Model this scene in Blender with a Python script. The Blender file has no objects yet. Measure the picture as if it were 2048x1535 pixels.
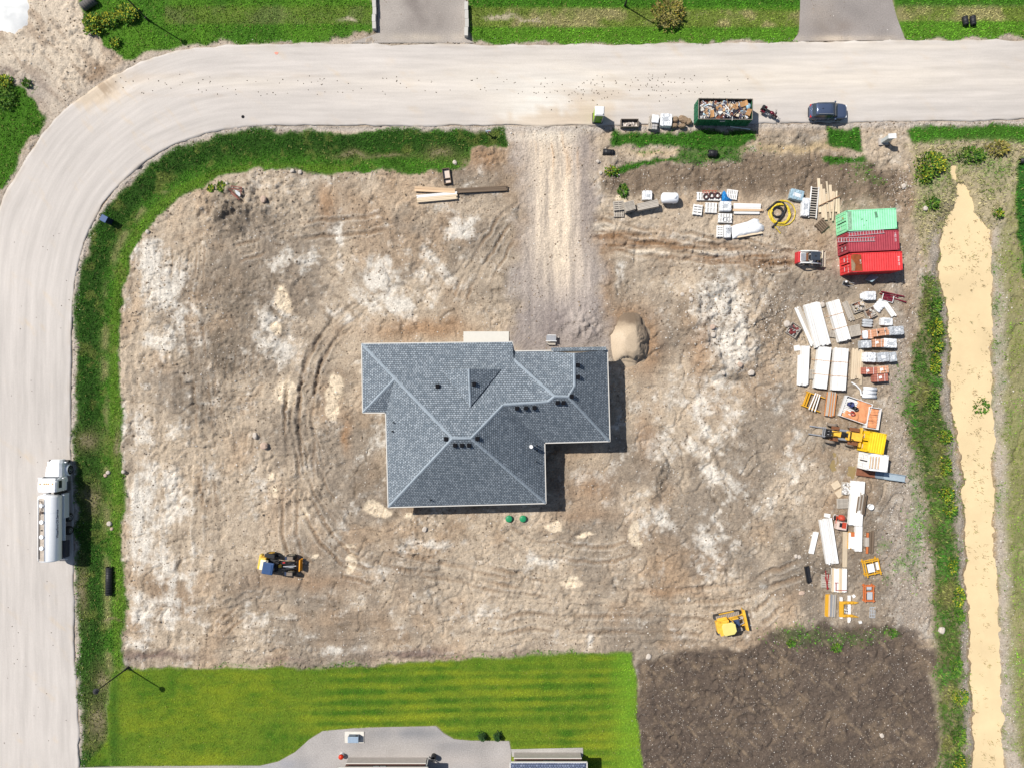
import bpy, math, random
import numpy as np
from mathutils import Vector, Matrix

# ------------------------------------------------------------------ camera, sky, sun, exposure
SC = bpy.context.scene
COL = SC.collection
HC, S = 80.0, 0.06                 # camera height above the ground, metres per photo pixel on the ground
cam_d = bpy.data.cameras.new('camera'); cam = bpy.data.objects.new('camera', cam_d); COL.objects.link(cam)
cam.location = (0, 0, HC); cam.rotation_euler = (0, 0, 0)
cam_d.sensor_fit = 'HORIZONTAL'; cam_d.angle = 2 * math.atan(1024 * S / HC)
cam_d.clip_end = 3000; SC.camera = cam

SUN_EL, SUN_AZ = math.radians(51.5), math.atan2(-0.851, 0.525)     # the sun stands in the upper left
w = bpy.data.worlds.new('World'); SC.world = w; w.use_nodes = True
nt = w.node_tree; bg = nt.nodes['Background']
sky = nt.nodes.new('ShaderNodeTexSky'); sky.sky_type = 'NISHITA'; sky.sun_disc = False
sky.sun_elevation = SUN_EL; sky.sun_rotation = SUN_AZ
nt.links.new(sky.outputs[0], bg.inputs[0]); bg.inputs[1].default_value = 0.075
sun_d = bpy.data.lights.new('sun', 'SUN'); sun_d.energy = 4.65; sun_d.angle = math.radians(0.5); sun_d.color = (1.0, 0.955, 0.89)
sun = bpy.data.objects.new('sun', sun_d); COL.objects.link(sun)
sdir = Vector((math.sin(SUN_AZ) * math.cos(SUN_EL), math.cos(SUN_AZ) * math.cos(SUN_EL), math.sin(SUN_EL)))
sun.rotation_euler = sdir.to_track_quat('Z', 'Y').to_euler(); sun.location = sdir * 120
SC.view_settings.view_transform = 'Standard'; SC.view_settings.look = 'None'
SC.view_settings.gamma = 1.0; SC.view_settings.exposure = 0.40; SC.view_settings.use_curve_mapping = False
SC.cycles.max_bounces = 4; SC.cycles.diffuse_bounces = 2; SC.cycles.glossy_bounces = 2

# ------------------------------------------------------------------ helpers
rng = np.random.default_rng(7); RND = random.Random(11)
KEXP = 1.62                                     # how much brighter than its albedo a sunlit flat surface shows

def lin(c):
    c = c / 255.0
    return c / 12.92 if c <= 0.04045 else ((c + 0.055) / 1.055) ** 2.4
def L(r, g, b, k=None):                         # photo colour of a sunlit surface -> albedo
    k = k or KEXP
    return tuple(min(0.88, lin(v) / k) for v in (r, g, b))
def P(px, py, z=0.0):                           # photo pixel of a point at height z -> its place on the site
    f = S * (HC - z) / HC
    return ((px - 1024) * f, (767.5 - py) * f)

MATS = {}
def mat(name, rgb, rough=0.7, metal=0.0, var=0.12, scale=3.0, bump=0.0, spec=0.3, grain=0.0, rnd=0.0):
    if name in MATS: return MATS[name]
    m = bpy.data.materials.new(name); m.use_nodes = True; t = m.node_tree; b = t.nodes['Principled BSDF']
    b.inputs['Roughness'].default_value = rough; b.inputs['Metallic'].default_value = metal
    b.inputs['Specular IOR Level'].default_value = spec
    tc = t.nodes.new('ShaderNodeTexCoord')
    n = t.nodes.new('ShaderNodeTexNoise'); n.inputs['Scale'].default_value = scale; n.inputs['Detail'].default_value = 6
    n.inputs['Roughness'].default_value = 0.65
    t.links.new(tc.outputs['Object'], n.inputs['Vector'])
    r = t.nodes.new('ShaderNodeMapRange'); r.inputs[1].default_value = 0.25; r.inputs[2].default_value = 0.75
    r.inputs[3].default_value = 1 - var; r.inputs[4].default_value = 1 + var
    t.links.new(n.outputs['Fac'], r.inputs[0])
    val = r.outputs[0]
    if rnd:
        oi = t.nodes.new('ShaderNodeObjectInfo'); r2 = t.nodes.new('ShaderNodeMapRange')
        r2.inputs[3].default_value = 1 - rnd; r2.inputs[4].default_value = 1 + rnd
        t.links.new(oi.outputs['Random'], r2.inputs[0])
        mm = t.nodes.new('ShaderNodeMath'); mm.operation = 'MULTIPLY'
        t.links.new(val, mm.inputs[0]); t.links.new(r2.outputs[0], mm.inputs[1]); val = mm.outputs[0]
    mx = t.nodes.new('ShaderNodeVectorMath'); mx.operation = 'SCALE'; mx.inputs[0].default_value = rgb
    t.links.new(val, mx.inputs['Scale']); t.links.new(mx.outputs[0], b.inputs['Base Color'])
    if bump:
        bp = t.nodes.new('ShaderNodeBump'); bp.inputs['Strength'].default_value = bump; bp.inputs['Distance'].default_value = 0.05
        t.links.new(n.outputs['Fac'], bp.inputs['Height']); t.links.new(bp.outputs[0], b.inputs['Normal'])
    MATS[name] = m; return m
def mat_col(name, rough=0.9, fine=0.12, fscale=9.0, bump=0.5, bscale=14.0, dist=0.06, speck=0.0, spec=0.15, trans=0.0):
    """colour comes from the mesh's own colour layer, fine grain and relief from noise"""
    if name in MATS: return MATS[name]
    m = bpy.data.materials.new(name); m.use_nodes = True; t = m.node_tree; b = t.nodes['Principled BSDF']
    b.inputs['Roughness'].default_value = rough; b.inputs['Specular IOR Level'].default_value = spec
    a = t.nodes.new('ShaderNodeVertexColor'); a.layer_name = 'Col'
    col = a.outputs[0]
    tc = t.nodes.new('ShaderNodeTexCoord')
    if fine:
        n = t.nodes.new('ShaderNodeTexNoise'); n.inputs['Scale'].default_value = fscale; n.inputs['Detail'].default_value = 5
        n.inputs['Roughness'].default_value = 0.7
        t.links.new(tc.outputs['Object'], n.inputs['Vector'])
        r = t.nodes.new('ShaderNodeMapRange'); r.inputs[1].default_value = 0.3; r.inputs[2].default_value = 0.7
        r.inputs[3].default_value = 1 - fine; r.inputs[4].default_value = 1 + fine
        t.links.new(n.outputs['Fac'], r.inputs[0])
        mx = t.nodes.new('ShaderNodeVectorMath'); mx.operation = 'SCALE'
        t.links.new(col, mx.inputs[0]); t.links.new(r.outputs[0], mx.inputs['Scale']); col = mx.outputs[0]
    t.links.new(col, b.inputs['Base Color'])
    if bump:
        n2 = t.nodes.new('ShaderNodeTexNoise'); n2.inputs['Scale'].default_value = bscale; n2.inputs['Detail'].default_value = 4
        t.links.new(tc.outputs['Object'], n2.inputs['Vector'])
        bp = t.nodes.new('ShaderNodeBump'); bp.inputs['Strength'].default_value = bump; bp.inputs['Distance'].default_value = dist
        t.links.new(n2.outputs['Fac'], bp.inputs['Height']); t.links.new(bp.outputs[0], b.inputs['Normal'])
    MATS[name] = m; return m

class MB:
    """collects simple shapes into one mesh"""
    def __init__(self): self.v = []; self.f = []; self.c = []
    def add(self, vs, fs, col=None):
        o = len(self.v); self.v += [tuple(p) for p in vs]; self.f += [tuple(i + o for i in q) for q in fs]
        self.c += [col or (1, 1, 1)] * len(vs); return self
    def box(self, c, s, rz=0.0, ry=0.0, rx=0.0, top=(1, 1), col=None):
        hx, hy, hz = s[0] / 2, s[1] / 2, s[2] / 2
        vs = [Vector((x * hx, y * hy, -hz)) for x, y in ((-1, -1), (1, -1), (1, 1), (-1, 1))]
        vs += [Vector((x * hx * top[0], y * hy * top[1], hz)) for x, y in ((-1, -1), (1, -1), (1, 1), (-1, 1))]
        if rz or ry or rx:
            R = Matrix.Rotation(rz, 3, 'Z') @ Matrix.Rotation(ry, 3, 'Y') @ Matrix.Rotation(rx, 3, 'X'); vs = [R @ p for p in vs]
        vs = [p + Vector(c) for p in vs]
        return self.add(vs, [(3, 2, 1, 0), (4, 5, 6, 7), (0, 1, 5, 4), (1, 2, 6, 5), (2, 3, 7, 6), (3, 0, 4, 7)], col)
    def cyl(self, p0, p1, r0, r1=None, n=12, cap=True, col=None):
        r1 = r0 if r1 is None else r1
        p0, p1 = Vector(p0), Vector(p1); d = (p1 - p0).normalized()
        u = d.orthogonal().normalized(); w_ = d.cross(u)
        vs = []
        for p, r in ((p0, r0), (p1, r1)):
            vs += [p + (u * math.cos(2 * math.pi * i / n) + w_ * math.sin(2 * math.pi * i / n)) * r for i in range(n)]
        fs = [(i, (i + 1) % n, n + (i + 1) % n, n + i) for i in range(n)]
        if cap: fs += [tuple(range(n - 1, -1, -1)), tuple(range(n, 2 * n))]
        return self.add(vs, fs, col)
    def tube(self, pts, r, n=6, closed=False, col=None):
        pts = [Vector(p) for p in pts]; k = len(pts); vs = []; fs = []
        for i, p in enumerate(pts):
            a = pts[(i - 1) % k] if (closed or i > 0) else p; b = pts[(i + 1) % k] if (closed or i < k - 1) else p
            d = (b - a).normalized(); u = d.cross(Vector((0, 0, 1)))
            u = u.normalized() if u.length > 1e-4 else Vector((1, 0, 0)); w_ = d.cross(u)
            rr = r[i] if isinstance(r, (list, tuple)) else r
            vs += [p + (u * math.cos(2 * math.pi * j / n) + w_ * math.sin(2 * math.pi * j / n)) * rr for j in range(n)]
        for i in range(k if closed else k - 1):
            a, b = i * n, ((i + 1) % k) * n
            fs += [(a + j, a + (j + 1) % n, b + (j + 1) % n, b + j) for j in range(n)]
        if not closed: fs += [tuple(range(n - 1, -1, -1)), tuple(range((k - 1) * n, k * n))]
        return self.add(vs, fs, col)
    def prism(self, poly, z0, z1, col=None):
        n = len(poly); a = sum(poly[i][0] * poly[(i + 1) % n][1] - poly[(i + 1) % n][0] * poly[i][1] for i in range(n))
        if a < 0: poly = poly[::-1]
        vs = [(x, y, z0) for x, y in poly] + [(x, y, z1) for x, y in poly]
        fs = [tuple(range(n - 1, -1, -1)), tuple(range(n, 2 * n))] + [(i, (i + 1) % n, n + (i + 1) % n, n + i) for i in range(n)]
        return self.add(vs, fs, col)
    def extr(self, poly, axis, a0, a1, col=None):
        """a side profile pushed along an axis: poly of (u, z); axis 'x' -> u is y, axis 'y' -> u is x"""
        n = len(poly)
        f = (lambda u, z, a: (a, u, z)) if axis == 'x' else (lambda u, z, a: (u, a, z))
        vs = [f(u, z, a0) for u, z in poly] + [f(u, z, a1) for u, z in poly]
        fs = [tuple(range(n - 1, -1, -1)), tuple(range(n, 2 * n))] + [(i, (i + 1) % n, n + (i + 1) % n, n + i) for i in range(n)]
        return self.add(vs, fs, col)
    def loft(self, rings, cap=True, col=None):
        n = len(rings[0]); vs = [p for r in rings for p in r]; fs = []
        for i in range(len(rings) - 1):
            fs += [(i * n + j, i * n + (j + 1) % n, (i + 1) * n + (j + 1) % n, (i + 1) * n + j) for j in range(n)]
        if cap: fs += [tuple(range(n - 1, -1, -1)), tuple(range((len(rings) - 1) * n, len(rings) * n))]
        return self.add(vs, fs, col)
    def build(self, name, m, parent=None, smooth=False, bevel=0.0, loc=None, rz=0.0):
        me = bpy.data.meshes.new(name); me.from_pydata([tuple(p) for p in self.v], [], self.f)
        import bmesh
        bm = bmesh.new(); bm.from_mesh(me); bmesh.ops.recalc_face_normals(bm, faces=bm.faces); bm.to_mesh(me); bm.free()
        if any(c != (1, 1, 1) for c in self.c):
            at = me.color_attributes.new('Col', 'FLOAT_COLOR', 'POINT')
            at.data.foreach_set('color', np.array([(*c, 1) for c in self.c], np.float32).ravel())
        if smooth: me.shade_smooth()
        me.materials.append(m); o = bpy.data.objects.new(name, me); COL.objects.link(o)
        if parent: o.parent = parent
        if loc: o.location = loc
        if rz: o.rotation_euler.z = rz
        if bevel:
            b = o.modifiers.new('bevel', 'BEVEL'); b.width = bevel; b.segments = 2; b.limit_method = 'ANGLE'
        return o

def tag(o, label=None, cat=None, group=None, kind=None):
    if label: o['label'] = label
    if cat: o['category'] = cat
    if group: o['group'] = group
    if kind: o['kind'] = kind
    return o
def thing(name, label, cat, loc=(0, 0, 0), rz=0.0, group=None):
    o = bpy.data.objects.new(name, None); COL.objects.link(o); o.empty_display_size = 0.3
    o.location = loc; o.rotation_euler = (0, 0, rz)
    return tag(o, label, cat, group)
CUBE = {}
def piece(name, m, parent, c, s, rz=0.0, ry=0.0, rx=0.0):
    """one board, slat or block: a shared cube mesh, scaled"""
    if m.name not in CUBE:
        me = bpy.data.meshes.new('block'); h = 0.5
        me.from_pydata([(x, y, z) for z in (-h, h) for x, y in ((-h, -h), (h, -h), (h, h), (-h, h))], [],
                       [(3, 2, 1, 0), (4, 5, 6, 7), (0, 1, 5, 4), (1, 2, 6, 5), (2, 3, 7, 6), (3, 0, 4, 7)])
        me.materials.append(m); CUBE[m.name] = me
    o = bpy.data.objects.new(name, CUBE[m.name]); COL.objects.link(o); o.parent = parent
    o.location = c; o.scale = s; o.rotation_euler = (rx, ry, rz); return o
def np_mesh(name, V, F, m, cols=None, smooth=False, uv=None):
    V = np.asarray(V, np.float32); F = np.asarray(F, np.int32); k = F.shape[1]
    me = bpy.data.meshes.new(name); me.vertices.add(len(V)); me.vertices.foreach_set('co', V.ravel())
    me.loops.add(F.size); me.loops.foreach_set('vertex_index', F.ravel())
    me.polygons.add(len(F)); me.polygons.foreach_set('loop_start', np.arange(0, F.size, k, dtype=np.int32))
    me.update(calc_edges=True)
    if cols is not None:
        at = me.color_attributes.new('Col', 'FLOAT_COLOR', 'POINT')
        c4 = np.ones((len(V), 4), np.float32); c4[:, :3] = cols; at.data.foreach_set('color', c4.ravel())
    if uv is not None:
        ul = me.uv_layers.new(name='UVMap'); ul.data.foreach_set('uv', np.asarray(uv, np.float32)[F.ravel()].ravel())
    if smooth: me.shade_smooth()
    me.materials.append(m); o = bpy.data.objects.new(name, me); COL.objects.link(o); return o

_T = rng.random((256, 256)).astype(np.float32)
def vnoise(x, y, sc, seed=0):
    x = x / sc + 37.7 * seed + 500; y = y / sc + 91.3 * seed + 500
    xi = np.floor(x).astype(np.int32); yi = np.floor(y).astype(np.int32); fx = x - xi; fy = y - yi
    fx = fx * fx * (3 - 2 * fx); fy = fy * fy * (3 - 2 * fy)
    x0 = xi & 255; x1 = (xi + 1) & 255; y0 = yi & 255; y1 = (yi + 1) & 255
    return ((_T[y0, x0] * (1 - fx) + _T[y0, x1] * fx) * (1 - fy) + (_T[y1, x0] * (1 - fx) + _T[y1, x1] * fx) * fy) * 2 - 1
def fbm(x, y, sc, oct=4, seed=0, g=0.55):
    r = 0; a = 1.0; tot = 0
    for i in range(oct):
        c, s_ = math.cos(0.6 * i), math.sin(0.6 * i)
        r = r + a * vnoise(x * c - y * s_, x * s_ + y * c, sc, seed + 5 * i); tot += a; a *= g; sc *= 0.5
    return r / tot * 1.6
def sstep(a, b, x):
    t = np.clip((x - a) / (b - a), 0, 1); return t * t * (3 - 2 * t)
def crom(pts, n=8, closed=False):
    """smooth curve through points"""
    p = [np.array(q, float) for q in pts]; k = len(p); out = []
    for i in range(k if closed else k - 1):
        g = (lambda j: p[j % k]) if closed else (lambda j: p[max(0, min(k - 1, j))])
        a, b, c, d = g(i - 1), g(i), g(i + 1), g(i + 2)
        for j in range(n):
            t = j / n
            out.append(0.5 * (2 * b + (c - a) * t + (2 * a - 5 * b + 4 * c - d) * t * t + (3 * b - a - 3 * c + d) * t ** 3))
    if not closed: out.append(p[-1])
    return np.array(out)
# ------------------------------------------------------------------ the ground: one sheet with real relief
STEP = 0.14
ring = [0.3, 0.8, 1.6, 3, 5.5, 10, 18, 32, 60, 110, 200, 380, 700]
def lines(h):
    inner = np.arange(-h, h + 1e-6, STEP); return np.concatenate([[-h - r for r in ring[::-1]], inner, [inner[-1] + r for r in ring]])
gx, gy = lines(65.0), lines(49.5)
NX, NY = len(gx), len(gy)
X, Y = np.meshgrid(gx, gy); X = X.astype(np.float32); Y = Y.astype(np.float32)
PX = 1024 + X / S; PY = 767.5 - Y / S
WX = PX + 9 * fbm(X, Y, 2.2, 4, 3); WY = PY + 9 * fbm(X, Y, 2.2, 4, 4)         # ragged edges

def window(x0, x1, y0, y1):
    xa, xb = (x0 - 1024) * S, (x1 - 1024) * S; ya, yb = (767.5 - y1) * S, (767.5 - y0) * S
    return slice(np.searchsorted(gy, ya), np.searchsorted(gy, yb)), slice(np.searchsorted(gx, xa), np.searchsorted(gx, xb))
def poly(pts, soft=6, warp=1.0):
    pts = np.array(pts, float); m = np.zeros_like(X)
    pad = soft + 14
    sy, sx = window(pts[:, 0].min() - pad, pts[:, 0].max() + pad, pts[:, 1].min() - pad, pts[:, 1].max() + pad)
    x = PX[sy, sx] + (WX[sy, sx] - PX[sy, sx]) * warp; y = PY[sy, sx] + (WY[sy, sx] - PY[sy, sx]) * warp
    ins = np.zeros(x.shape, bool); d = np.full(x.shape, 99.0, np.float32); x = x.astype(np.float32); y = y.astype(np.float32); gyy, gxx = gy[sy], gx[sx]
    for i in range(len(pts)):
        (ax, ay), (bx, by) = pts[i], pts[(i + 1) % len(pts)]
        r0, r1 = np.searchsorted(gyy, [(767.5 - max(ay, by) - 22) * S, (767.5 - min(ay, by) + 22) * S]); q0, q1 = np.searchsorted(gxx, [(min(ax, bx) - 1024 - pad - 16) * S, (max(ax, bx) - 1024 + pad + 16) * S])
        xs, ys = x[r0:r1], y[r0:r1]; ins[r0:r1] ^= ((ay > ys) != (by > ys)) & (xs < (bx - ax) * (ys - ay) / (by - ay + 1e-9) + ax)
        r0, r1 = np.searchsorted(gyy, [(767.5 - max(ay, by) - pad - 16) * S, (767.5 - min(ay, by) + pad + 16) * S]); xs, ys = x[r0:r1, q0:q1], y[r0:r1, q0:q1]
        if xs.size == 0: continue
        t = np.clip(((xs - ax) * (bx - ax) + (ys - ay) * (by - ay)) / ((bx - ax) ** 2 + (by - ay) ** 2 + 1e-9), 0, 1)
        d[r0:r1, q0:q1] = np.minimum(d[r0:r1, q0:q1], np.hypot(xs - ax - t * (bx - ax), ys - ay - t * (by - ay)))
    sd = np.where(ins, d, -d); m[sy, sx] = sstep(-soft, soft, sd); return m
def polyd(pts, rad):
    """lateral distance (signed, metres) and running length to a curve given in photo pixels"""
    pts = np.array(pts, float); D = np.full(X.shape, 99.0, np.float32); A = np.zeros_like(X); s0 = 0.0
    for i in range(len(pts) - 1):
        ax, ay = (pts[i, 0] - 1024) * S, (767.5 - pts[i, 1]) * S; bx, by = (pts[i + 1, 0] - 1024) * S, (767.5 - pts[i + 1, 1]) * S
        q0, q1 = np.searchsorted(gx, [min(ax, bx) - rad, max(ax, bx) + rad]); r0, r1 = np.searchsorted(gy, [min(ay, by) - rad, max(ay, by) + rad])
        x = X[r0:r1, q0:q1]; y = Y[r0:r1, q0:q1]; ln = math.hypot(bx - ax, by - ay)
        if ln < 1e-6 or x.size == 0: continue
        t = np.clip(((x - ax) * (bx - ax) + (y - ay) * (by - ay)) / ln ** 2, 0, 1)
        dx = x - ax - t * (bx - ax); dy = y - ay - t * (by - ay); d = np.hypot(dx, dy)
        sg = np.sign((bx - ax) * (y - ay) - (by - ay) * (x - ax))
        cur = D[r0:r1, q0:q1]; k = d < np.abs(cur)
        cur[k] = (d * np.where(sg == 0, 1, sg))[k]; A[r0:r1, q0:q1][k] = (s0 + t * ln)[k]; s0 += ln
    return D, A
def polyfade(pts, rad, fade):
    d, s_ = polyd(pts, rad); tot = float(s_.max()); return d, s_, sstep(0.02, fade, s_) * sstep(tot - 0.02, tot - fade, s_)
def blob(px, py, rx, ry, rot=0):
    c, s_ = math.cos(math.radians(rot)), math.sin(math.radians(rot)); R = max(rx, ry) * 2.6
    m = np.zeros_like(X); sy, sx = window(px - R, px + R, py - R, py + R)
    dx = WX[sy, sx] - px; dy = WY[sy, sx] - py
    m[sy, sx] = np.exp(-(((dx * c + dy * s_) / rx) ** 2 + ((-dx * s_ + dy * c) / ry) ** 2)); return m
def mixc(C, rgb, m): return C + (np.array(rgb, np.float32) - C) * m[..., None]

# -- outlines, in photo pixels
ROAD_IN = crom([(2400, 232), (2110, 238), (1900, 243), (1700, 245), (1500, 247), (1300, 250), (1000, 252), (700, 252), (560, 251), (470, 255), (400, 270), (330, 300),
                (270, 340), (220, 391), (185, 446), (162, 505), (150, 562), (144, 640), (142, 760), (142, 900), (146, 1000), (147, 1150), (149, 1300), (155, 1400), (159, 1535), (163, 1900)], 10)
ROAD_OUT = crom([(2400, 74), (2110, 78), (1900, 80), (1700, 83), (1500, 86), (1300, 88), (1000, 90), (700, 88), (560, 88), (450, 91), (370, 98), (300, 117),
                 (230, 150), (160, 195), (105, 242), (62, 300), (28, 355), (2, 405), (-10, 470), (-16, 560), (-18, 700), (-18, 900), (-18, 1150), (-18, 1300), (-18, 1535), (-18, 1900)], 10)
road_poly = np.vstack([ROAD_IN, ROAD_OUT[::-1]])
VERGE = [(1012, 257), (900, 262), (760, 262), (640, 262), (520, 262), (440, 270), (372, 292), (312, 324), (257, 367), (217, 412), (188, 467), (168, 522), (156, 590), (152, 700), (151, 850), (152, 920),
         (152, 1000), (152, 1120), (152, 1250), (158, 1350), (164, 1450), (166, 1560), (166, 1800), (212, 1800), (213, 1460), (210, 1400), (240, 1340), (243, 1290), (246, 1250), (245, 1170), (243, 1050), (248, 960), (243, 880),
         (240, 780), (240, 680), (243, 590), (262, 520), (290, 455), (340, 405), (400, 370), (450, 343), (540, 340), (640, 347), (740, 338), (830, 345), (900, 338), (938, 325), (945, 296), (1012, 294)]
LAWN = [(222, 1352), (250, 1338), (500, 1336), (700, 1336), (800, 1327), (1000, 1313), (1262, 1304), (1270, 1350), (1277, 1450), (1284, 1540), (1290, 2000), (150, 2000), (168, 1540), (212, 1480), (214, 1400)]
YARD = [(-200, 1545), (210, 1532), (430, 1530), (520, 1530), (556, 1522), (590, 1503), (618, 1478), (645, 1461), (700, 1456), (770, 1453), (872, 1451), (888, 1466), (908, 1477), (940, 1480), (1018, 1481), (1022, 1500), (1023, 2000), (-200, 2000)]
TOPL = [(248, 122), (300, 100), (380, 84), (480, 80), (560, 83), (640, 82), (690, 76), (746, 58), (746, -500), (-400, -500), (140, -60), (165, 10), (180, 50), (212, 84)]
TOPM = [(940, 83), (1000, 87), (1200, 88), (1400, 85), (1590, 80), (1601, 40), (1606, -500), (936, -500)]
TOPR = [(1812, 77), (2048, 73), (2400, 72), (2400, -500), (1784, -500), (1796, 40)]
LEFTG = [(-600, 420), (2, 378), (36, 314), (70, 268), (88, 238), (72, 204), (44, 176), (0, 150), (-600, 130)]
SOIL = [(1268, 1322), (1400, 1298), (1500, 1292), (1560, 1262), (1640, 1248), (1760, 1256), (1800, 1236), (1832, 1262), (1865, 1310), (1870, 1400), (1882, 1540), (1890, 2000), (1292, 2000), (1280, 1500)]
SOIL2 = [(1218, 335), (1400, 322), (1600, 306), (1700, 318), (1790, 345), (1802, 400), (1650, 402), (1450, 378), (1300, 392), (1215, 384)]
DRIVE = [(1013, 253), (1180, 253), (1190, 330), (1190, 430), (1203, 540), (1214, 700), (1024, 700), (1030, 560), (1052, 420), (1036, 330)]
WEEDL = [(1845, 545), (1842, 640), (1822, 750), (1812, 830), (1838, 930), (1856, 1030), (1862, 1150), (1868, 1300), (1878, 1450), (1884, 1560), (1890, 2000), (1950, 2000), (1936, 1540), (1926, 1450), (1926, 1300), (1920, 1150), (1905, 1000), (1892, 850), (1882, 770), (1893, 650), (1885, 560)]
DRYTOP = [(1818, 286), (1900, 284), (2048, 284), (2400, 284), (2400, 330), (2040, 335), (2000, 440), (1985, 470), (1930, 440), (1870, 470), (1846, 530), (1826, 440), (1822, 340)]
FARR = [(2004, 440), (2040, 330), (2400, 320), (2400, 2000), (2052, 2000), (2042, 1540), (2020, 1250), (2012, 1000), (2010, 750)]

road_m = poly(np.vstack([ROAD_IN[::3], ROAD_OUT[::-3]]), 4, 0.25)
lawn_m = poly(LAWN, 4, 0.5); yard_m = poly(YARD, 2, 0.1); lawn_m = lawn_m * (1 - yard_m)
verge_m = poly(VERGE, 7); drive_m = poly(DRIVE, 26, 2.2)
soil_m = poly(SOIL, 9, 1.6); soil2_m = poly(SOIL2, 16); weed_m = poly(WEEDL, 14); dry_m = poly(DRYTOP, 12); far_m = poly(FARR, 12)
topl_m = poly(TOPL, 6); topm_m = poly(TOPM, 5); topr_m = poly(TOPR, 5); left_m = poly(LEFTG, 6)
v6 = np.clip(poly([(1224, 262), (1400, 262), (1515, 268), (1510, 284), (1380, 294), (1300, 288), (1228, 290)], 6) + poly([(1650, 252), (1722, 256), (1724, 298), (1660, 288)], 6) +
             poly([(1645, 318), (1726, 312), (1726, 326), (1650, 328)], 5) + poly([(1216, 340), (1290, 322), (1350, 318), (1350, 324), (1290, 330), (1240, 352)], 5) +
             0.75 * poly([(1350, 296), (1480, 286), (1480, 318), (1350, 326)], 9), 0, 1)
v7 = poly([(1816, 256), (1900, 254), (2100, 250), (2400, 250), (2400, 286), (1900, 284), (1828, 282)], 6)

# -- relief
dirt = np.clip(1 - road_m - lawn_m - yard_m - verge_m - topl_m - topm_m - topr_m - left_m - v7, 0, 1)
rough = dirt * (1 - 0.75 * drive_m)
n12 = fbm(X, Y, 9, 3, 11); n3 = fbm(X, Y, 3.2, 4, 12); n1 = fbm(X, Y, 1.1, 4, 13); n04 = fbm(X, Y, 0.55, 3, 14); n02 = fbm(X, Y, 0.34, 2, 15)
smooth_m = np.clip(sum(blob(a, b, rx, ry) for a, b, rx, ry in ((1160, 960, 50, 60), (850, 650, 130, 30), (700, 1265, 420, 34), (1250, 1265, 260, 30), (1180, 1030, 90, 30), (1270, 870, 40, 70), (560, 480, 90, 40), (300, 900, 40, 300), (720, 900, 40, 120), (1260, 560, 60, 60), (940, 420, 90, 40), (600, 780, 60, 60), (1000, 1100, 200, 40), (1370, 480, 170, 50))), 0, 1)
grit = sstep(-0.1, 0.5, fbm(X, Y, 5, 3, 16)) * (1 - 0.85 * smooth_m)
mv = sstep(520, 400, PX) * sstep(440, 500, PY); mh = sstep(1150, 1210, PY) * sstep(1600, 1500, PX); scr = mv * fbm(X + 0.3 * n3, Y * 0.10, 0.75, 3, 19, .7) + mh * fbm(X * 0.10, Y + 0.3 * n3, 0.75, 3, 20, .7)
md = sstep(1230, 1330, PX) * sstep(1560, 1500, PX) * sstep(740, 800, PY) * sstep(1180, 1100, PY) + sstep(480, 560, PX) * sstep(1000, 900, PX) * sstep(380, 430, PY) * sstep(680, 620, PY); scr = scr + md * fbm((X + Y) * 0.7, (X - Y) * 0.10, 0.8, 3, 26, .7)
ridg = 1 - np.abs(fbm(X, Y, 0.8, 3, 17)); ridg2 = 1 - np.abs(fbm(X * 1.15 + 0.3 * n1, Y, 0.42, 2, 18))
Z = -0.05 + rough * (0.10 * n12 + 0.09 * n3 + 0.07 * n1 + 0.10 * scr + (0.12 + 0.88 * grit) * (0.075 * n04 + 0.045 * n02 + 0.08 * ridg ** 3 + 0.05 * ridg2 ** 2))
# blade scrapes and cracks: thin curved lines that drop away
a1 = vnoise(X + 2.2 * n3, Y + 2.2 * fbm(X, Y, 3.0, 2, 21), 2.6, 22); a2 = vnoise(X + 1.2 * n1, Y * 1.6 + 1.5 * n3, 1.7, 23)
clod = sstep(-0.15, 0.45, fbm(X, Y, 6, 2, 24))
Z -= rough * (0.22 * np.exp(-(a1 / 0.085) ** 2) * (1 - clod) + 0.18 * np.exp(-(a2 / 0.095) ** 2) * clod)
Z += rough * clod * 0.13 * np.abs(fbm(X, Y, 0.7, 3, 25))
# heaps of turned earth
ROUGHS = [(450, 425, 45, 55, 0, .9), (520, 400, 70, 40, 0, .4), (1315, 950, 16, 55, 10, .35), (1565, 610, 28, 90, 0, .30), (1170, 655, 34, 36, 0, .75), (1130, 640, 30, 26, 0, .25), (1650, 1150, 60, 45, 0, .22), (480, 400, 50, 30, 0, .25),
          (980, 310, 40, 30, 0, .15), (1225, 320, 14, 50, 0, .35), (1560, 270, 50, 20, 0, .25), (545, 640, 30, 40, 0, .2), (1760, 370, 40, 30, 0, .25), (1440, 650, 70, 80, 0, .28)]
for (a, b, rx, ry, ro, h) in ROUGHS:
    m = blob(a, b, rx, ry, ro); Z += rough * m * h * (0.35 + 0.75 * np.clip(0.5 + 0.6 * n1 + 0.35 * n04, 0, 1.6)) + drive_m * m * h * (0.6 + 0.35 * n04)
Z += drive_m * (0.02 * n1 + 0.015 * n02 + 0.05 * fbm(X + 0.2 * n3, Y * 0.07, 0.65, 3, 38, .75)) + soil_m * (0.04 * n1 + 0.03 * n02 + 0.05 * fbm((X + Y) * 0.8, (X - Y) * 0.10, 0.7, 3, 27, .7)) + soil2_m * 0.05 * n02
Z += (lawn_m + verge_m + topl_m + topm_m + topr_m + left_m + v7) * 0.035 * n1
Z += yard_m * 0.008 * n02
mnd = sstep(0.22, 0.62, np.maximum(blob(1445, 625, 88, 85), blob(1462, 700, 66, 56))); Z += 1.0 * mnd * rough * (0.85 + 0.25 * n1); Z += 0.35 * sstep(0.3, 0.7, blob(1320, 950, 20, 60, 8)) * (0.6 + 0.5 * n04)
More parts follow.
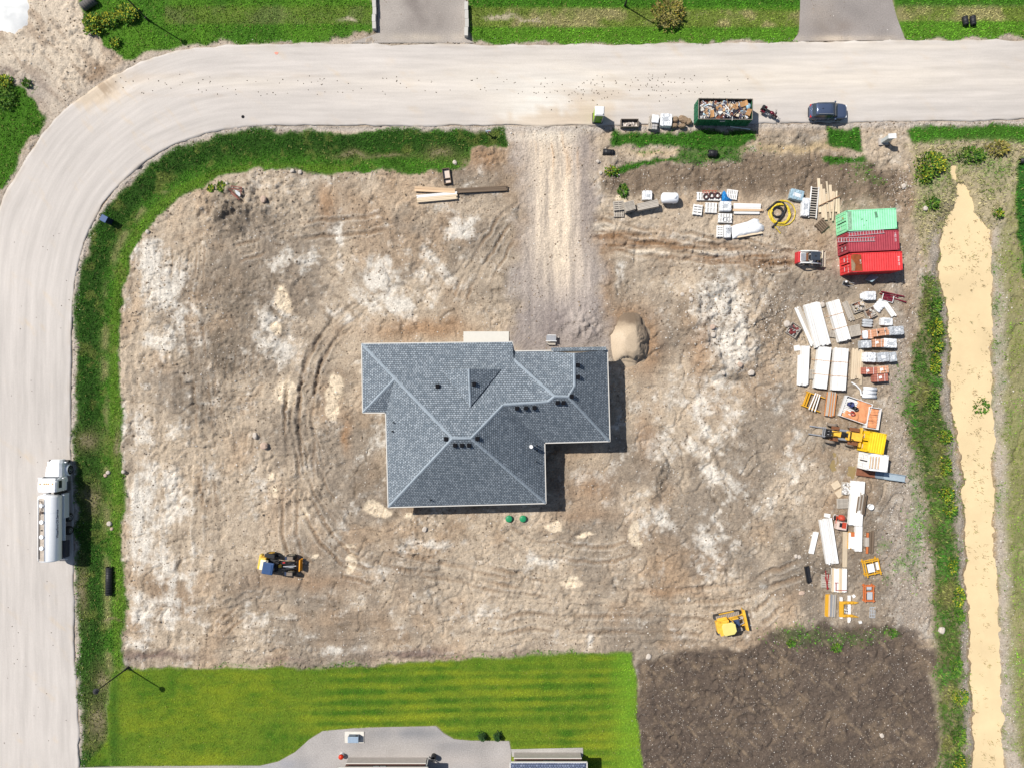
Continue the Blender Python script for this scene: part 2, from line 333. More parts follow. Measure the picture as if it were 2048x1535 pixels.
dv, _ = polyd(ROAD_IN, 9); swale = np.exp(-((np.abs(dv) - 3.2) / 1.6) ** 2) * verge_m; Z -= 0.30 * swale
# wheel and track ruts
RUT = np.zeros_like(X); BERM = np.zeros_like(X)
def ruts(pts, gauge=1.9, wd=0.26, depth=0.13, lug=0.5, k=1.0, sub=0.0):
    d, s_, fd = polyfade(crom(pts, 6), gauge / 2 + 1.6, 1.6 if gauge > .1 else .6); q = np.array(pts, float); w_ = window(q[:, 0].min() - 60, q[:, 0].max() + 60, q[:, 1].min() - 60, q[:, 1].max() + 60)
    d, s_, k, n4, dt = d[w_], s_[w_], k * fd[w_], n04[w_], dirt[w_]; sd = pts[0][0] * .013 + pts[-1][1] * .007; d = d + 0.34 * vnoise(s_, s_ * 0 + sd, 3.4, 41) + 0.14 * vnoise(s_, s_ * 0 + sd, 1.1, 42) + 0.07 * n4; k = k * np.clip(.62 + .95 * vnoise(s_, s_ * 0 + 3 * sd, 3.0, 43), 0.4, 1.15)
    for side in ((-1, 1) if gauge > 0.1 else (0,)):
        e = np.abs(d - side * gauge / 2); r = np.exp(-(e / wd) ** 2) * dt
        b = np.exp(-((e - 2.0 * wd) / (0.6 * wd)) ** 2) * dt
        Z[w_] += k * b * depth * 0.55 * (0.7 + 0.6 * n4) - k * r * depth * (1 + lug * 0.5 * np.sign(np.sin(s_ * 2 * math.pi / 0.62)))
        RUT[w_] = np.maximum(RUT[w_], r * k); BERM[w_] = np.maximum(BERM[w_], b * k)
WESTC = [(735, 608), (690, 640), (650, 690), (622, 745), (612, 820), (615, 900), (640, 975), (690, 1055), (750, 1105), (860, 1132), (1000, 1152), (1150, 1178), (1290, 1198), (1400, 1190), (1500, 1168), (1610, 1128)]
ruts(WESTC[:9], 1.7, 0.20, 0.25, 0.2); ruts(WESTC[7:], 1.7, 0.24, 0.19, 0.5)
ruts([(p[0] - 14 + 9 * (i % 2), p[1] + 14) for i, p in enumerate(WESTC[:8])], 1.8, 0.18, 0.20, 0.2); ruts([(p[0] - 14, p[1] + 12 - 10 * (i % 2)) for i, p in enumerate(WESTC[8:])], 1.8, 0.22, 0.10, 0.5); ruts([(p[0] + 10 - 12 * (i % 2), p[1] - 4) for i, p in enumerate(WESTC[3:8])], 1.7, 0.16, 0.14, 0.2)
ruts([(p[0] - 26, p[1] + 30 + 4 * (i % 2)) for i, p in enumerate(WESTC[2:9])], 1.7, 0.2, 0.16)
ruts([(600, 690), (592, 760), (588, 850), (584, 950), (580, 1040), (590, 1110), (640, 1140), (760, 1150)], 1.7, 0.2, 0.10)
ruts([(1058, 395), (1005, 455), (960, 515), (930, 570), (918, 610)], 1.5, 0.18, 0.13, 0.2); ruts([(1064, 430), (1020, 480), (985, 530), (950, 590)], 1.6, 0.16, 0.09, 0.2)
ruts([(1188, 448), (1240, 470), (1300, 485), (1380, 497), (1470, 505), (1600, 520)], 1.5, 0.26, 0.22, 0.3, 1.5); ruts([(1190, 462), (1260, 490), (1340, 507), (1450, 512), (1590, 530)], 1.5, 0.24, 0.2, 0.3, 1.5); ruts([(10, 20), (60, 70), (120, 125), (200, 185)], 1.9, 0.25, 0.15, 0.2, 1.4); ruts([(60, -20), (110, 60), (170, 120), (230, 160)], 1.9, 0.22, 0.12, 0.2, 1.4); ruts([(-20, 95), (60, 125), (120, 180), (150, 215)], 1.8, 0.22, 0.12, 0.2, 1.4); ruts([(1195, 440), (1290, 470), (1420, 488), (1590, 512)], 1.6, 0.2, 0.14, 0.3, 1.4)
ruts([(1215, 520), (1232, 560), (1250, 610), (1290, 640)], 1.4, 0.18, 0.06)
ruts([(380, 640), (400, 720), (410, 850), (415, 980), (425, 1080)], 1.8, 0.22, 0.06); ruts([(455, 510), (520, 490), (600, 465), (690, 455), (780, 440)], 1.9, 0.2, 0.10, 0.1)
ruts([(1420, 1262), (1340, 1245), (1200, 1250), (1050, 1245), (900, 1262)], 1.9, 0.24, 0.05, 1.2); ruts([(1500, 1240), (1560, 1200), (1620, 1160)], 1.8, 0.24, 0.10, 1.0)
ruts([(540, 1190), (480, 1230), (430, 1275)], 1.6, 0.18, 0.10, 0.2); ruts([(520, 1180), (470, 1200), (410, 1240)], 1.6, 0.18, 0.09, 0.2)
ruts([(1000, 1060), (1060, 1090), (1180, 1110), (1280, 1090)], 1.8, 0.2, 0.06, 0.8); ruts([(1480, 1200), (1500, 1260)], 1.6, 0.2, 0.06, 0.3)
for i in range(9):
    x0 = 285 + 16 * i; ruts([(x0, 470 + 9 * (i % 3)), (x0 - 4, 560), (x0 - 8, 640 - 12 * (i % 4))], 0.0, 0.12, 0.10, 0.0, 0.8)
    x0 = 420 + 12 * i; ruts([(x0, 690), (x0 - 3 + 3 * (i % 3), 800), (x0 + 2, 900 + 14 * (i % 5))], 0.0, 0.13, 0.07, 0.0, 0.6)
for i in range(16):
    x0 = 640 + 32 * i; ruts([(x0, 1205 + 8 * (i % 3)), (x0 - 6, 1240 - 6 * (i % 4))], 0.0, 0.10, 0.06, 0.0, 0.7)
# right-hand ditch and its pools
WZ = -0.62
DITCH = [(1922, 396, 3), (1924, 420, 18), (1930, 456, 48), (1931, 490, 54), (1932, 560, 51), (1940, 640, 42), (1941, 760, 41), (1948, 850, 37), (1955, 950, 31), (1961, 1100, 29), (1966, 1250, 29), (1974, 1400, 29), (1977, 1535, 29), (1990, 2000, 29)]
kf = (HC - WZ) / HC
dd, _ = polyd([(1024 + (a - 1024) * kf, 767.5 + (b - 767.5) * kf) for a, b, c in DITCH], 9)
hw = np.interp(PY, [b for a, b, c in DITCH], [c * S for a, b, c in DITCH]).astype(np.float32)
e = np.abs(dd) + 0.35 * fbm(X, Y, 1.6, 3, 51); t_ = e - hw
prof = np.where(t_ < 0, WZ + np.maximum(t_ * 0.5, -0.35), np.minimum(WZ + t_ * 0.34, 0.0))
ditch = (np.abs(dd) < 8) * (PY > 392) * (prof < -0.02); Z = np.where(ditch, np.minimum(Z, prof + 0.04 * n04), Z)
bank = np.clip(1 - np.abs(t_ - 0.9) / 1.3, 0, 1) * (np.abs(dd) < 8)
for (a, b, rx, ry) in ((1912, 335, 12, 20), (1925, 378, 16, 22), (1935, 405, 14, 14)):
    m = blob(a, b, rx, ry); Z -= 0.95 * m
for (a, b, rx, ry) in ((1669, 930, 7, 20), (1702, 938, 8, 22), (1671, 905, 8, 6)): Z -= 0.22 * blob(a, b, rx, ry)
pad_m = poly([(726, 690), (1216, 690), (1220, 885), (1092, 885), (1092, 1008), (778, 1012), (772, 826), (728, 826)], 30, 0.3)
Z = Z * (1 - pad_m) - 0.05 * pad_m
Z = np.where(road_m > 0.5, -0.09, Z * (1 - 0.6 * sstep(0.02, 0.5, road_m)))
for pl in ([(757, -80), (931, -80), (934, 84), (756, 84)], [(1604, -80), (1782, -80), (1810, 84), (1594, 84)], YARD):
    Z = np.where(poly(pl, 2, 0) > 0.45, np.minimum(Z, -0.06), Z)
FLATS = []                                             # places levelled under stacked goods, filled before the mesh is made

# -- soil, stone dust and turf colours (the ground's own, but for the mound's painted shaded flank)
TAN, PALE, BROWN, GREYB, ORNG, CREAM = L(190, 172, 150), L(250, 243, 230), L(150, 125, 100), L(142, 130, 116), L(194, 164, 132), L(250, 230, 200)
C = np.zeros(X.shape + (3,), np.float32) + np.array(L(203, 185, 162), np.float32)
C = mixc(C, BROWN, sstep(0.0, 0.9, n12 * 0.6 + n3 * 0.6) * 0.7); C = mixc(C, GREYB, sstep(-0.1, 0.6, fbm(X, Y, 7, 4, 31)) * 0.7)
C = mixc(C, ORNG, sstep(0.2, 0.8, fbm(X, Y, 5, 4, 32)) * 0.4)
pf = np.zeros_like(X)
PALES = [(300, 520, 34, 60, .9), (335, 590, 60, 70, .9), (350, 680, 55, 60, .8), (280, 860, 30, 60, .8), (285, 1010, 35, 110, .9), (340, 1010, 40, 70, .7), (330, 1130, 55, 60, .8), (320, 1230, 60, 50, .9), (285, 1285, 40, 30, .7),
         (400, 1240, 50, 36, .6), (280, 1110, 30, 60, .7), (350, 860, 40, 30, .5), (760, 560, 60, 50, .8), (800, 600, 65, 36, .9), (860, 540, 50, 40, .7), (720, 636, 50, 22, .7), (930, 460, 40, 26, .6), (560, 700, 40, 30, .6),
         (610, 520, 20, 40, .7), (678, 490, 9, 70, .8), (1445, 615, 62, 66, 1.0), (1462, 690, 50, 50, .9), (1425, 760, 55, 36, .6), (1400, 810, 60, 50, .7), (1450, 840, 44, 44, .6), (1380, 885, 40, 30, .6), (1440, 960, 50, 40, .7),
         (1180, 950, 60, 18, .5), (1320, 1050, 60, 30, .6), (1420, 1090, 40, 60, .7), (1080, 1122, 60, 12, .6), (870, 1090, 60, 10, .6), (520, 1240, 60, 10, .6), (650, 1300, 50, 10, .5), (560, 520, 30, 20, .6), (540, 640, 30, 30, .7),
         (1590, 900, 22, 70, .7), (1570, 800, 30, 40, .5), (1240, 1000, 40, 30, .4), (1330, 880, 60, 50, .5), (760, 870, 30, 60, .4), (735, 760, 30, 60, .4), (1800, 1250, 14, 30, .8), (1845, 1270, 12, 30, .8), (640, 360, 60, 18, .4),
         (1350, 480, 60, 12, .6), (1450, 512, 90, 8, .8), (1240, 540, 14, 40, .6), (430, 950, 30, 60, .3), (1520, 1000, 40, 50, .4), (960, 1240, 90, 16, .35), (1180, 1275, 10, 20, .8), (1110, 1270, 8, 20, .7), (700, 1010, 26, 20, .4)]
for a, b, rx, ry, k in PALES: pf = np.maximum(pf, blob(a, b, rx, ry) * k)
patch = fbm(X, Y, 2.6, 5, 33, 0.65); patch2 = fbm(X * 1.0, Y, 1.0, 4, 34, 0.7)
patch3 = fbm(X + 0.5 * n1, Y, 0.55, 3, 134, 0.75)
pale = sstep(0.16, 0.92, pf * 0.95 + 0.36 * patch + 0.34 * patch2 + 0.24 * patch3 + 0.20 * scr + 0.02)
C = mixc(C, PALE, pale * 0.78)
for a, b, rx, ry, k in [(450, 430, 42, 52, .9), (440, 690, 42, 150, .85), (500, 620, 30, 40, .6), (420, 1000, 24, 70, .5), (590, 900, 30, 160, .3), (1500, 560, 60, 22, .4), (1240, 610, 24, 50, .35), (470, 560, 60, 30, .4), (400, 790, 40, 60, .5), (1562, 620, 30, 95, .8), (1650, 1150, 66, 60, .7), (1225, 300, 18, 40, .5), (1320, 955, 16, 50, .6), (1560, 275, 60, 25, .5), (1590, 1100, 50, 80, .4), (520, 440, 60, 40, .5), (1740, 640, 110, 260, .35), (1780, 1000, 60, 250, .5), (1640, 880, 40, 60, .5)]:  # the long blob right of the mound paints its shaded slope, plus dark stones
    C = mixc(C, L(112, 101, 88), blob(a, b, rx, ry) * k * np.clip(0.65 + 0.6 * n1, 0, 1))
for a, b, rx, ry, k in [(1258, 640, 40, 34, .8), (1300, 690, 20, 50, .6), (850, 660, 115, 22, .8), (690, 870, 10, 32, .9), (1235, 478, 50, 16, .8), (1215, 555, 14, 60, .5), (1180, 980, 50, 40, .6), (1170, 1030, 80, 14, .4), (1290, 700, 30, 60, .5), (1400, 700, 20, 60, .6), (560, 1020, 30, 60, .3), (970, 320, 36, 26, .7), (650, 410, 14, 40, .7), (1290, 870, 20, 50, .5), (600, 1160, 120, 20, .5), (1330, 1180, 60, 10, .5)]:
    C = mixc(C, L(176, 140, 106), blob(a, b, rx, ry) * k)
for a, b, rx, ry, k in [(300, 1312, 90, 12, .9), (560, 1318, 60, 5, .5), (830, 1308, 80, 10, .9), (1000, 1300, 60, 6, .4)]: C = mixc(C, L(126, 106, 98), blob(a, b, rx, ry) * k)
for a, b, rx, ry in [(570, 785, 24, 26), (668, 775, 20, 30), (665, 820, 14, 24), (1140, 1168, 24, 14), (755, 1020, 34, 13), (820, 1028, 16, 10), (700, 1128, 13, 20), (565, 598, 18, 34), (552, 660, 16, 14), (535, 955, 9, 9), (610, 1020, 9, 12), (700, 1100, 14, 6), (1105, 1050, 24, 6), (1240, 398, 14, 12), (1165, 1070, 20, 5), (630, 1110, 10, 6), (545, 982, 6, 12), (1270, 1068, 14, 30)]:
    C = mixc(C, CREAM, sstep(0.35, 0.6, blob(a, b, rx, ry)) * 0.9)
C = mixc(C, L(140, 116, 92), sstep(0.2, 0.9, RUT) * 0.55); C = mixc(C, PALE, sstep(0.4, 1, BERM) * 0.16)
b1 = poly([(1186, 432), (1260, 462), (1400, 490), (1600, 500), (1660, 505), (1660, 545), (1500, 530), (1340, 520), (1240, 512), (1200, 505)], 14)
C = mixc(C, L(146, 112, 80), b1 * sstep(-0.15, 0.5, fbm(X * 0.2, Y * 1.4, 0.9, 3, 35)) * 0.8); C = mixc(C, L(240, 226, 204), b1 * sstep(0.3, 0.7, fbm(X * 0.2, Y * 1.4, 0.9, 3, 135)) * 0.7)
C = mixc(C, L(128, 112, 94), dirt * sstep(0.3, 0.9, fbm(X - 0.4 * n1, Y, 0.9, 4, 135, 0.75) - 0.5 * scr) * 0.55)
C *= (1 + (0.08 + 0.14 * grit) * fbm(X, Y, 0.45, 3, 36, 0.8) + 0.08 * n02)[..., None]
# top-left dirt track, pale and silty
tl = poly([(-400, -400), (-20, -60), (150, -60), (168, 15), (185, 62), (225, 100), (252, 130), (235, 155), (160, 200), (105, 246), (80, 215), (40, 176), (0, 150), (-400, 150)], 8)
C = C + (np.array(L(232, 216, 194), np.float32) - C) * (tl * 0.8)[..., None]
C = mixc(C, L(170, 148, 126), tl * sstep(0.1, 0.6, fbm(X + Y, (X - Y) * 0.22, 1.2, 3, 37)) * 0.6); C = mixc(C, L(172, 160, 150), tl * np.clip(blob(70, 180, 50, 30, 35), 0, 1) * 0.7); C = mixc(C, L(160, 134, 108), np.clip(tl + road_m, 0, 1) * np.clip(blob(200, 148, 34, 26, -35) * 1.2 * (0.7 + 0.6 * n1), 0, 1) * 0.8); C = mixc(C, L(120, 104, 96), tl * np.clip(blob(22, 142, 20, 8, 20) + blob(225, 98, 22, 7, 35), 0, 1) * 0.8)
# site access: stone chips, tan mud dragged up its middle
dg = np.array(L(184, 172, 163), np.float32); C = C + (dg - C) * drive_m[..., None]
strk = fbm(X * 1.0 + 0.2 * n3, Y * 0.07, 0.65, 4, 38, .75)
cen = drive_m * np.exp(-((PX - 1102 - 0.05 * (PY - 300)) / 52) ** 2) * sstep(640, 480, PY)
C = mixc(C, L(238, 219, 194), np.clip(cen * (1.0 + 0.55 * strk), 0, 1)); C *= (1 + 0.22 * drive_m * strk)[..., None]; C = mixc(C, L(250, 238, 218), drive_m * np.clip(blob(1085, 262, 70, 22) * 1.0, 0, 1) * 0.8)
C = mixc(C, L(198, 160, 122), drive_m * sstep(0.15, 0.7, strk) * blob(1120, 300, 60, 50) * 0.7)
C = mixc(C, L(146, 135, 131), drive_m * sstep(560, 660, PY) * np.clip(0.5 + 0.7 * n3, 0, 1) * 0.8); C = mixc(C, L(146, 134, 128), drive_m * sstep(1145, 1175, PX) * sstep(560, 460, PY) * 0.6)
# dark topsoil
C = mixc(C, L(106, 93, 82), soil_m); C = mixc(C, L(138, 120, 100), soil_m * sstep(0.0, 0.7, fbm(X * 0.8 + Y * 0.8, X - Y, 2.2, 4, 39)) * 0.55); C = mixc(C, L(92, 80, 71), soil_m * sstep(0.1, 0.6, fbm(X, Y, 3, 4, 40)) * 0.5); C = mixc(C, L(160, 140, 116), soil_m * sstep(0.45, 0.8, fbm((X + Y) * 0.8, (X - Y) * 0.16, 0.5, 3, 43, .7)) * 0.5)
C = mixc(C, L(136, 118, 99), soil2_m * 0.9); C = mixc(C, L(104, 90, 76), soil2_m * sstep(0.0, 0.6, fbm(X * 1.5, Y * 0.4, 1.3, 3, 42)) * 0.7)
# stony strip between materials yard and ditch
stony = poly([(1795, 500), (1815, 700), (1800, 830), (1838, 950), (1855, 1100), (1862, 1280), (1790, 1240), (1760, 1100), (1790, 950), (1790, 800), (1780, 600)], 16)
C = mixc(C, L(178, 166, 152), stony * 0.75); C = mixc(C, L(204, 194, 178), stony * sstep(0.2, 0.8, patch2) * 0.8)
# shoulders of the road
sh = np.exp(-((np.abs(dv) - 0.25) / 0.5) ** 2) * (1 - road_m); C = mixc(C, L(205, 194, 182), np.clip(sh, 0, 1) * 0.9)
dvo, _ = polyd(ROAD_OUT, 3); sh = np.exp(-((np.abs(dvo) - 0.1) / 0.7) ** 2) * (1 - road_m); C = mixc(C, L(196, 182, 166), np.clip(sh, 0, 1) * 0.85)
# stone-lined ditch sides
C = mixc(C, L(186, 174, 158), np.clip(bank * 1.4, 0, 1) * (PY > 430)); C = mixc(C, L(176, 150, 112), (np.abs(dd) < 8) * sstep(0.65, 0.0, t_) * (PY > 385) * 0.85)
C = mixc(C, L(204, 180, 140), np.clip(sum(blob(a, b, rx, ry) for a, b, rx, ry in ((1912, 335, 14, 24), (1925, 378, 18, 24), (1560, 296, 60, 9), (1640, 292, 50, 9), (1310, 305, 50, 8))), 0, 1) * 0.8)
C = mixc(C, L(188, 176, 160), poly([(1990, 430), (2004, 440), (2012, 700), (2012, 900), (2018, 1150), (2030, 1400), (2040, 1560), (2012, 1560), (2005, 1300), (1998, 1050), (1992, 800), (1990, 600)], 7) * 0.9)
# earth under the turf
DRYG, DKG, MIDG, BRG = L(180, 168, 118), L(50, 92, 26), L(80, 132, 34), L(106, 160, 42)
C = mixc(C, L(72, 92, 40), np.clip(verge_m + topl_m + topm_m + topr_m + left_m + v6 + v7, 0, 1) * 0.92)
C = mixc(C, L(104, 134, 44), lawn_m); C = mixc(C, L(118, 116, 72), weed_m * 0.8); C = mixc(C, L(192, 178, 144), dry_m * 0.8); C = mixc(C, L(150, 146, 96), far_m * 0.8)
# -- turf: where it grows, how tall, what green
GD = np.zeros_like(X); GH = np.full_like(X, 0.13); GC = np.zeros_like(C)
def turf(m, dens, h, rgb):
    global GD, GH, GC
    GC = mixc(GC, rgb, np.where(GD > 0.01, m, np.ones_like(m) * (m > 0.02))); GD = GD * (1 - m) + dens * m; GH = GH * (1 - m) + h * m
gpatch = fbm(X, Y, 3.0, 4, 61); gfine = fbm(X, Y, 0.9, 3, 62)
turf(verge_m, 44, 0.17, MIDG); 
inner, _ = polyd(ROAD_IN, 9); inner = np.abs(inner)
GC = mixc(GC, DKG, verge_m * sstep(4.4, 2.4, inner) * 0.85); GC = mixc(GC, L(112, 152, 44), verge_m * sstep(4.2, 5.0, inner) * (PX < 700) * 0.8)
dryline = verge_m * np.exp(-((inner - 3.9) / 0.5) ** 2) * (PY > 380) * sstep(-0.2, 0.4, gpatch); GC = mixc(GC, DRYG, dryline * 0.7); GD *= 1 - 0.5 * dryline
for a, b, rx, ry in ((700, 305, 46, 8), (780, 308, 40, 6), (880, 308, 40, 14), (930, 322, 14, 10), (175, 880, 26, 24), (180, 1000, 22, 40), (235, 890, 10, 40), (160, 1180, 10, 60), (225, 1240, 30, 3), (190, 1440, 30, 50), (200, 1360, 20, 30)):
    m = blob(a, b, rx, ry) * verge_m; GD *= 1 - 0.6 * m; GC = mixc(GC, L(128, 122, 74), m * 0.75); C = mixc(C, L(178, 160, 134), m * 0.8)
for tm in (topl_m, topm_m, topr_m): turf(tm, 42, 0.15, BRG)
rough_t = np.clip(topm_m * sstep(58, 50, PY) * sstep(16, 26, PY + 0.012 * (1600 - PX)) + topr_m * sstep(46, 38, PY) * sstep(4, 12, PY) + topl_m * sstep(52, 44, PY) * sstep(6, 20, PY) * (PX > 330) * 0.7, 0, 1)
GC = mixc(GC, L(134, 150, 62), rough_t * 0.8); GC = mixc(GC, DRYG, rough_t * sstep(-0.1, 0.5, gpatch) * 0.8); GD *= 1 - 0.45 * rough_t * sstep(0.1, 0.6, gfine); C = mixc(C, L(176, 160, 128), rough_t * 0.6)
GC = mixc(GC, L(70, 130, 28), (topm_m + topr_m) * sstep(20, 8, PY) * 0.8); GC = mixc(GC, L(60, 116, 28), topl_m * np.clip(0.4 + gpatch, 0, 1) * 0.6)
for a, b, rx, ry in ((1000, 38, 40, 7), (700, 42, 30, 6), (1060, 44, 40, 4)): m = blob(a, b, rx, ry); GD *= 1 - 0.9 * m; C = mixc(C, L(205, 190, 166), m * 0.9)
turf(left_m, 34, 0.17, L(84, 138, 32)); turf(v6, 30, 0.17, L(66, 124, 30)); turf(v7, 34, 0.15, L(76, 134, 34))
edge_p = verge_m * sstep(0.25, 0.7, fbm(X, Y, 1.6, 4, 68, .7)); GC = mixc(GC, L(140, 146, 72), edge_p * 0.5); GD *= 1 - 0.35 * edge_p
turf(lawn_m, 40, 0.075, L(122, 150, 42))
stripe = np.sin((PY - 1310 + 0.02 * (PX - 700)) * 2 * math.pi / 22.0 + 1.2 * fbm(X * 0.1, Y, 2.0, 2, 63)); lw = sstep(500, 760, PX) * sstep(1290, 1200, PX)
GC = mixc(GC, L(66, 118, 26), lawn_m * np.clip(0.30 + 0.34 * stripe * (0.2 + 0.8 * lw) * (0.6 + 0.6 * fbm(X * 0.15, Y * 0.6, 4, 2, 163)) + 0.5 * gpatch + 0.35 * gfine, 0, 1) * 0.8); GC = mixc(GC, L(168, 178, 44), lawn_m * np.clip(-0.25 * stripe * lw + 0.7 * fbm(X * 0.4, Y, 2.5, 5, 64, .7) + 0.1, 0, 1) * 0.8)
GC = mixc(GC, L(134, 186, 52), lawn_m * sstep(1200, 1262, PX) * 0.6); GC = mixc(GC, L(58, 106, 30), lawn_m * np.exp(-((PX - 228) / 12) ** 2) * 0.6)
C = C + (GC * 0.8 - C) * lawn_m[..., None]
turf(weed_m * 0.8, 22, 0.40, L(72, 104, 36)); GC = mixc(GC, L(122, 118, 66), weed_m * sstep(-0.1, 0.5, gpatch) * 0.75); GC = mixc(GC, L(62, 120, 34), weed_m * sstep(0.15, 0.55, fbm(X, Y, 4, 3, 66)) * 0.75); GD *= 1 - 0.5 * weed_m * sstep(0.2, 0.6, fbm(X, Y, 1.4, 3, 166))
turf(dry_m * 0.75, 13, 0.34, L(176, 166, 122)); GC = mixc(GC, L(112, 128, 58), dry_m * sstep(0.1, 0.6, gpatch) * 0.8)
shore = (np.abs(dd) < 8) * np.exp(-((t_ - 0.25) / 0.3) ** 2) * (PY > 400) * sstep(0.0, 0.5, fbm(X, Y, 1.8, 3, 69)); turf(shore * 0.8, 14, 0.28, L(120, 134, 62)); turf(np.clip(bank, 0, 1) * (PY > 420) * sstep(0.15, 0.6, fbm(X, Y, 2.4, 3, 70)) * 0.7, 12, 0.22, L(104, 140, 50))
turf(far_m * 0.75, 15, 0.16, L(134, 150, 60)); fg = far_m * sstep(-0.1, 0.5, gpatch); GC = mixc(GC, L(104, 152, 40), fg * 0.9); GD *= 1 - 0.55 * far_m * sstep(0.1, 0.6, fbm(X, Y, 5, 3, 67))
m = poly([(2030, 318), (2400, 318), (2400, 700), (2046, 560), (2034, 420)], 5); GC = mixc(GC, L(44, 112, 28), m); GD = np.maximum(GD, 36 * m)
for a, b, rx, ry in ((1995, 540, 10, 30), (1996, 620, 9, 34), (1998, 700, 9, 30), (2000, 760, 8, 20), (1990, 800, 10, 30), (1965, 812, 22, 20), (1990, 900, 8, 20), (2000, 1000, 10, 40), (1860, 360, 34, 30), (1850, 410, 26, 20), (1930, 320, 40, 18), (1990, 340, 30, 30), (1840, 1050, 20, 40), (1825, 1100, 18, 60), (1800, 1130, 16, 20), (1775, 1160, 12, 10), (1830, 970, 10, 90), (1818, 780, 20, 40), (1745, 355, 20, 8), (1770, 1090, 12, 10), (1600, 1270, 50, 20), (1700, 1275, 50, 14), (1780, 1265, 24, 10), (1670, 1295, 10, 8), (1580, 1283, 8, 6), (1246, 383, 8, 14), (440, 375, 10, 8), (480, 1328, 60, 4), (700, 1330, 120, 4), (1100, 1306, 150, 4), (260, 1335, 16, 4), (455, 372, 12, 8), (55, 170, 10, 8), (1720, 340, 20, 14), (1290, 300, 30, 6), (1460, 300, 60, 8)):
    m = blob(a, b, rx, ry) * 0.8; turf(m * (GD < 14), 16, 0.22, L(86, 136, 40))
GC = mixc(GC, L(96, 126, 44), blob(2010, 900, 30, 500) * 0.4)
tm_ = np.clip(GD / 26 - 0.1, 0, 1) * (lawn_m < 0.5) * 0.9; C = C + (GC * 0.72 - C) * tm_[..., None]
GC *= (1.12 + 0.22 * gpatch + 0.24 * gfine)[..., None]
GD *= (1 - road_m) * (1 - yard_m) * (Z > WZ + 0.02); GD[(np.abs(X) > 66) | (np.abs(Y) > 50)] = 0
for pl in ([(755, -80), (933, -80), (936, 88), (754, 88)], [(1602, -80), (1784, -80), (1812, 84), (1592, 84)], [(1022, 1497), (1166, 1497), (1166, 1600), (1022, 1600)]): GD *= 1 - poly(pl, 1, 0)

def gz(x, y):
    i = min(max(np.searchsorted(gy, y), 1), NY - 1); j = min(max(np.searchsorted(gx, x), 1), NX - 1); return float(Z[i, j])
def level(x, y, r=1.0):
    """mean height of the ground round a spot; presses the earth flat under what will stand there"""
    i0, i1 = np.searchsorted(gy, [y - r, y + r]); j0, j1 = np.searchsorted(gx, [x - r, x + r])
    return float(np.mean(Z[i0:i1 + 1, j0:j1 + 1]))
def settle(x, y, hx, hy, rz, z, soft=0.35):
    r = math.hypot(hx, hy) + soft; i0, i1 = np.searchsorted(gy, [y - r, y + r]); j0, j1 = np.searchsorted(gx, [x - r, x + r])
    dx = X[i0:i1, j0:j1] - x; dy = Y[i0:i1, j0:j1] - y; c, s_ = math.cos(rz), math.sin(rz)
    u = np.abs(dx * c + dy * s_) - hx; v = np.abs(-dx * s_ + dy * c) - hy; d = np.maximum(u, v)
    m = 1 - sstep(0.0, soft, d); Z[i0:i1, j0:j1] = Z[i0:i1, j0:j1] * (1 - m) + z * m; GD[i0:i1, j0:j1] *= 1 - (d < 0.05)
def spot(px, py, h, hx, hy, ang=0.0, flat=True):
    """photo pixel of the middle of a thing's top, its height -> (x, y, ground height) with the ground settled under it"""
    x, y = P(px, py, h - 0.03); rz = math.radians(ang); z = min(0.03, max(-0.14, level(x, y, max(0.3, min(hx, hy)))))
    if flat: settle(x, y, hx, hy, rz, z)
    return x, y, z, rz
# ------------------------------------------------------------------ road, driveways, yard, water
m_road = bpy.data.materials.new('dusty_asphalt'); m_road.use_nodes = True
def road_mat(m):
    t = m.node_tree; b = t.nodes['Principled BSDF']; b.inputs['Roughness'].default_value = 0.9; b.inputs['Specular IOR Level'].default_value = 0.15
    vc = t.nodes.new('ShaderNodeVertexColor'); vc.layer_name = 'Col'
    uv = t.nodes.new('ShaderNodeUVMap'); mp = t.nodes.new('ShaderNodeMapping'); mp.inputs['Scale'].default_value = (1.0, 0.07, 1)
    n1_ = t.nodes.new('ShaderNodeTexNoise'); n1_.inputs['Scale'].default_value = 1.5; n1_.inputs['Detail'].default_value = 8; n1_.inputs['Roughness'].default_value = 0.62
    n2_ = t.nodes.new('ShaderNodeTexNoise'); n2_.inputs['Scale'].default_value = 18; n2_.inputs['Detail'].default_value = 4
    tc = t.nodes.new('ShaderNodeTexCoord')
    t.links.new(uv.outputs[0], mp.inputs[0]); t.links.new(mp.outputs[0], n1_.inputs['Vector']); t.links.new(tc.outputs['Object'], n2_.inputs['Vector'])
    r1 = t.nodes.new('ShaderNodeMapRange'); r1.inputs[1].default_value = .3; r1.inputs[2].default_value = .7; r1.inputs[3].default_value = .88; r1.inputs[4].default_value = 1.11
    r2 = t.nodes.new('ShaderNodeMapRange'); r2.inputs[1].default_value = .3; r2.inputs[2].default_value = .7; r2.inputs[3].default_value = .93; r2.inputs[4].default_value = 1.07
    t.links.new(n1_.outputs['Fac'], r1.inputs[0]); t.links.new(n2_.outputs['Fac'], r2.inputs[0])
    mm = t.nodes.new('ShaderNodeMath'); mm.operation = 'MULTIPLY'; t.links.new(r1.outputs[0], mm.inputs[0]); t.links.new(r2.outputs[0], mm.inputs[1])
    sc_ = t.nodes.new('ShaderNodeVectorMath'); sc_.operation = 'SCALE'; t.links.new(vc.outputs[0], sc_.inputs[0]); t.links.new(mm.outputs[0], sc_.inputs['Scale'])
    t.links.new(sc_.outputs[0], b.inputs['Base Color'])
    bp = t.nodes.new('ShaderNodeBump'); bp.inputs['Strength'].default_value = .25; bp.inputs['Distance'].default_value = .02; t.links.new(n2_.outputs['Fac'], bp.inputs['Height']); t.links.new(bp.outputs[0], b.inputs['Normal'])
road_mat(m_road)
NW = 40
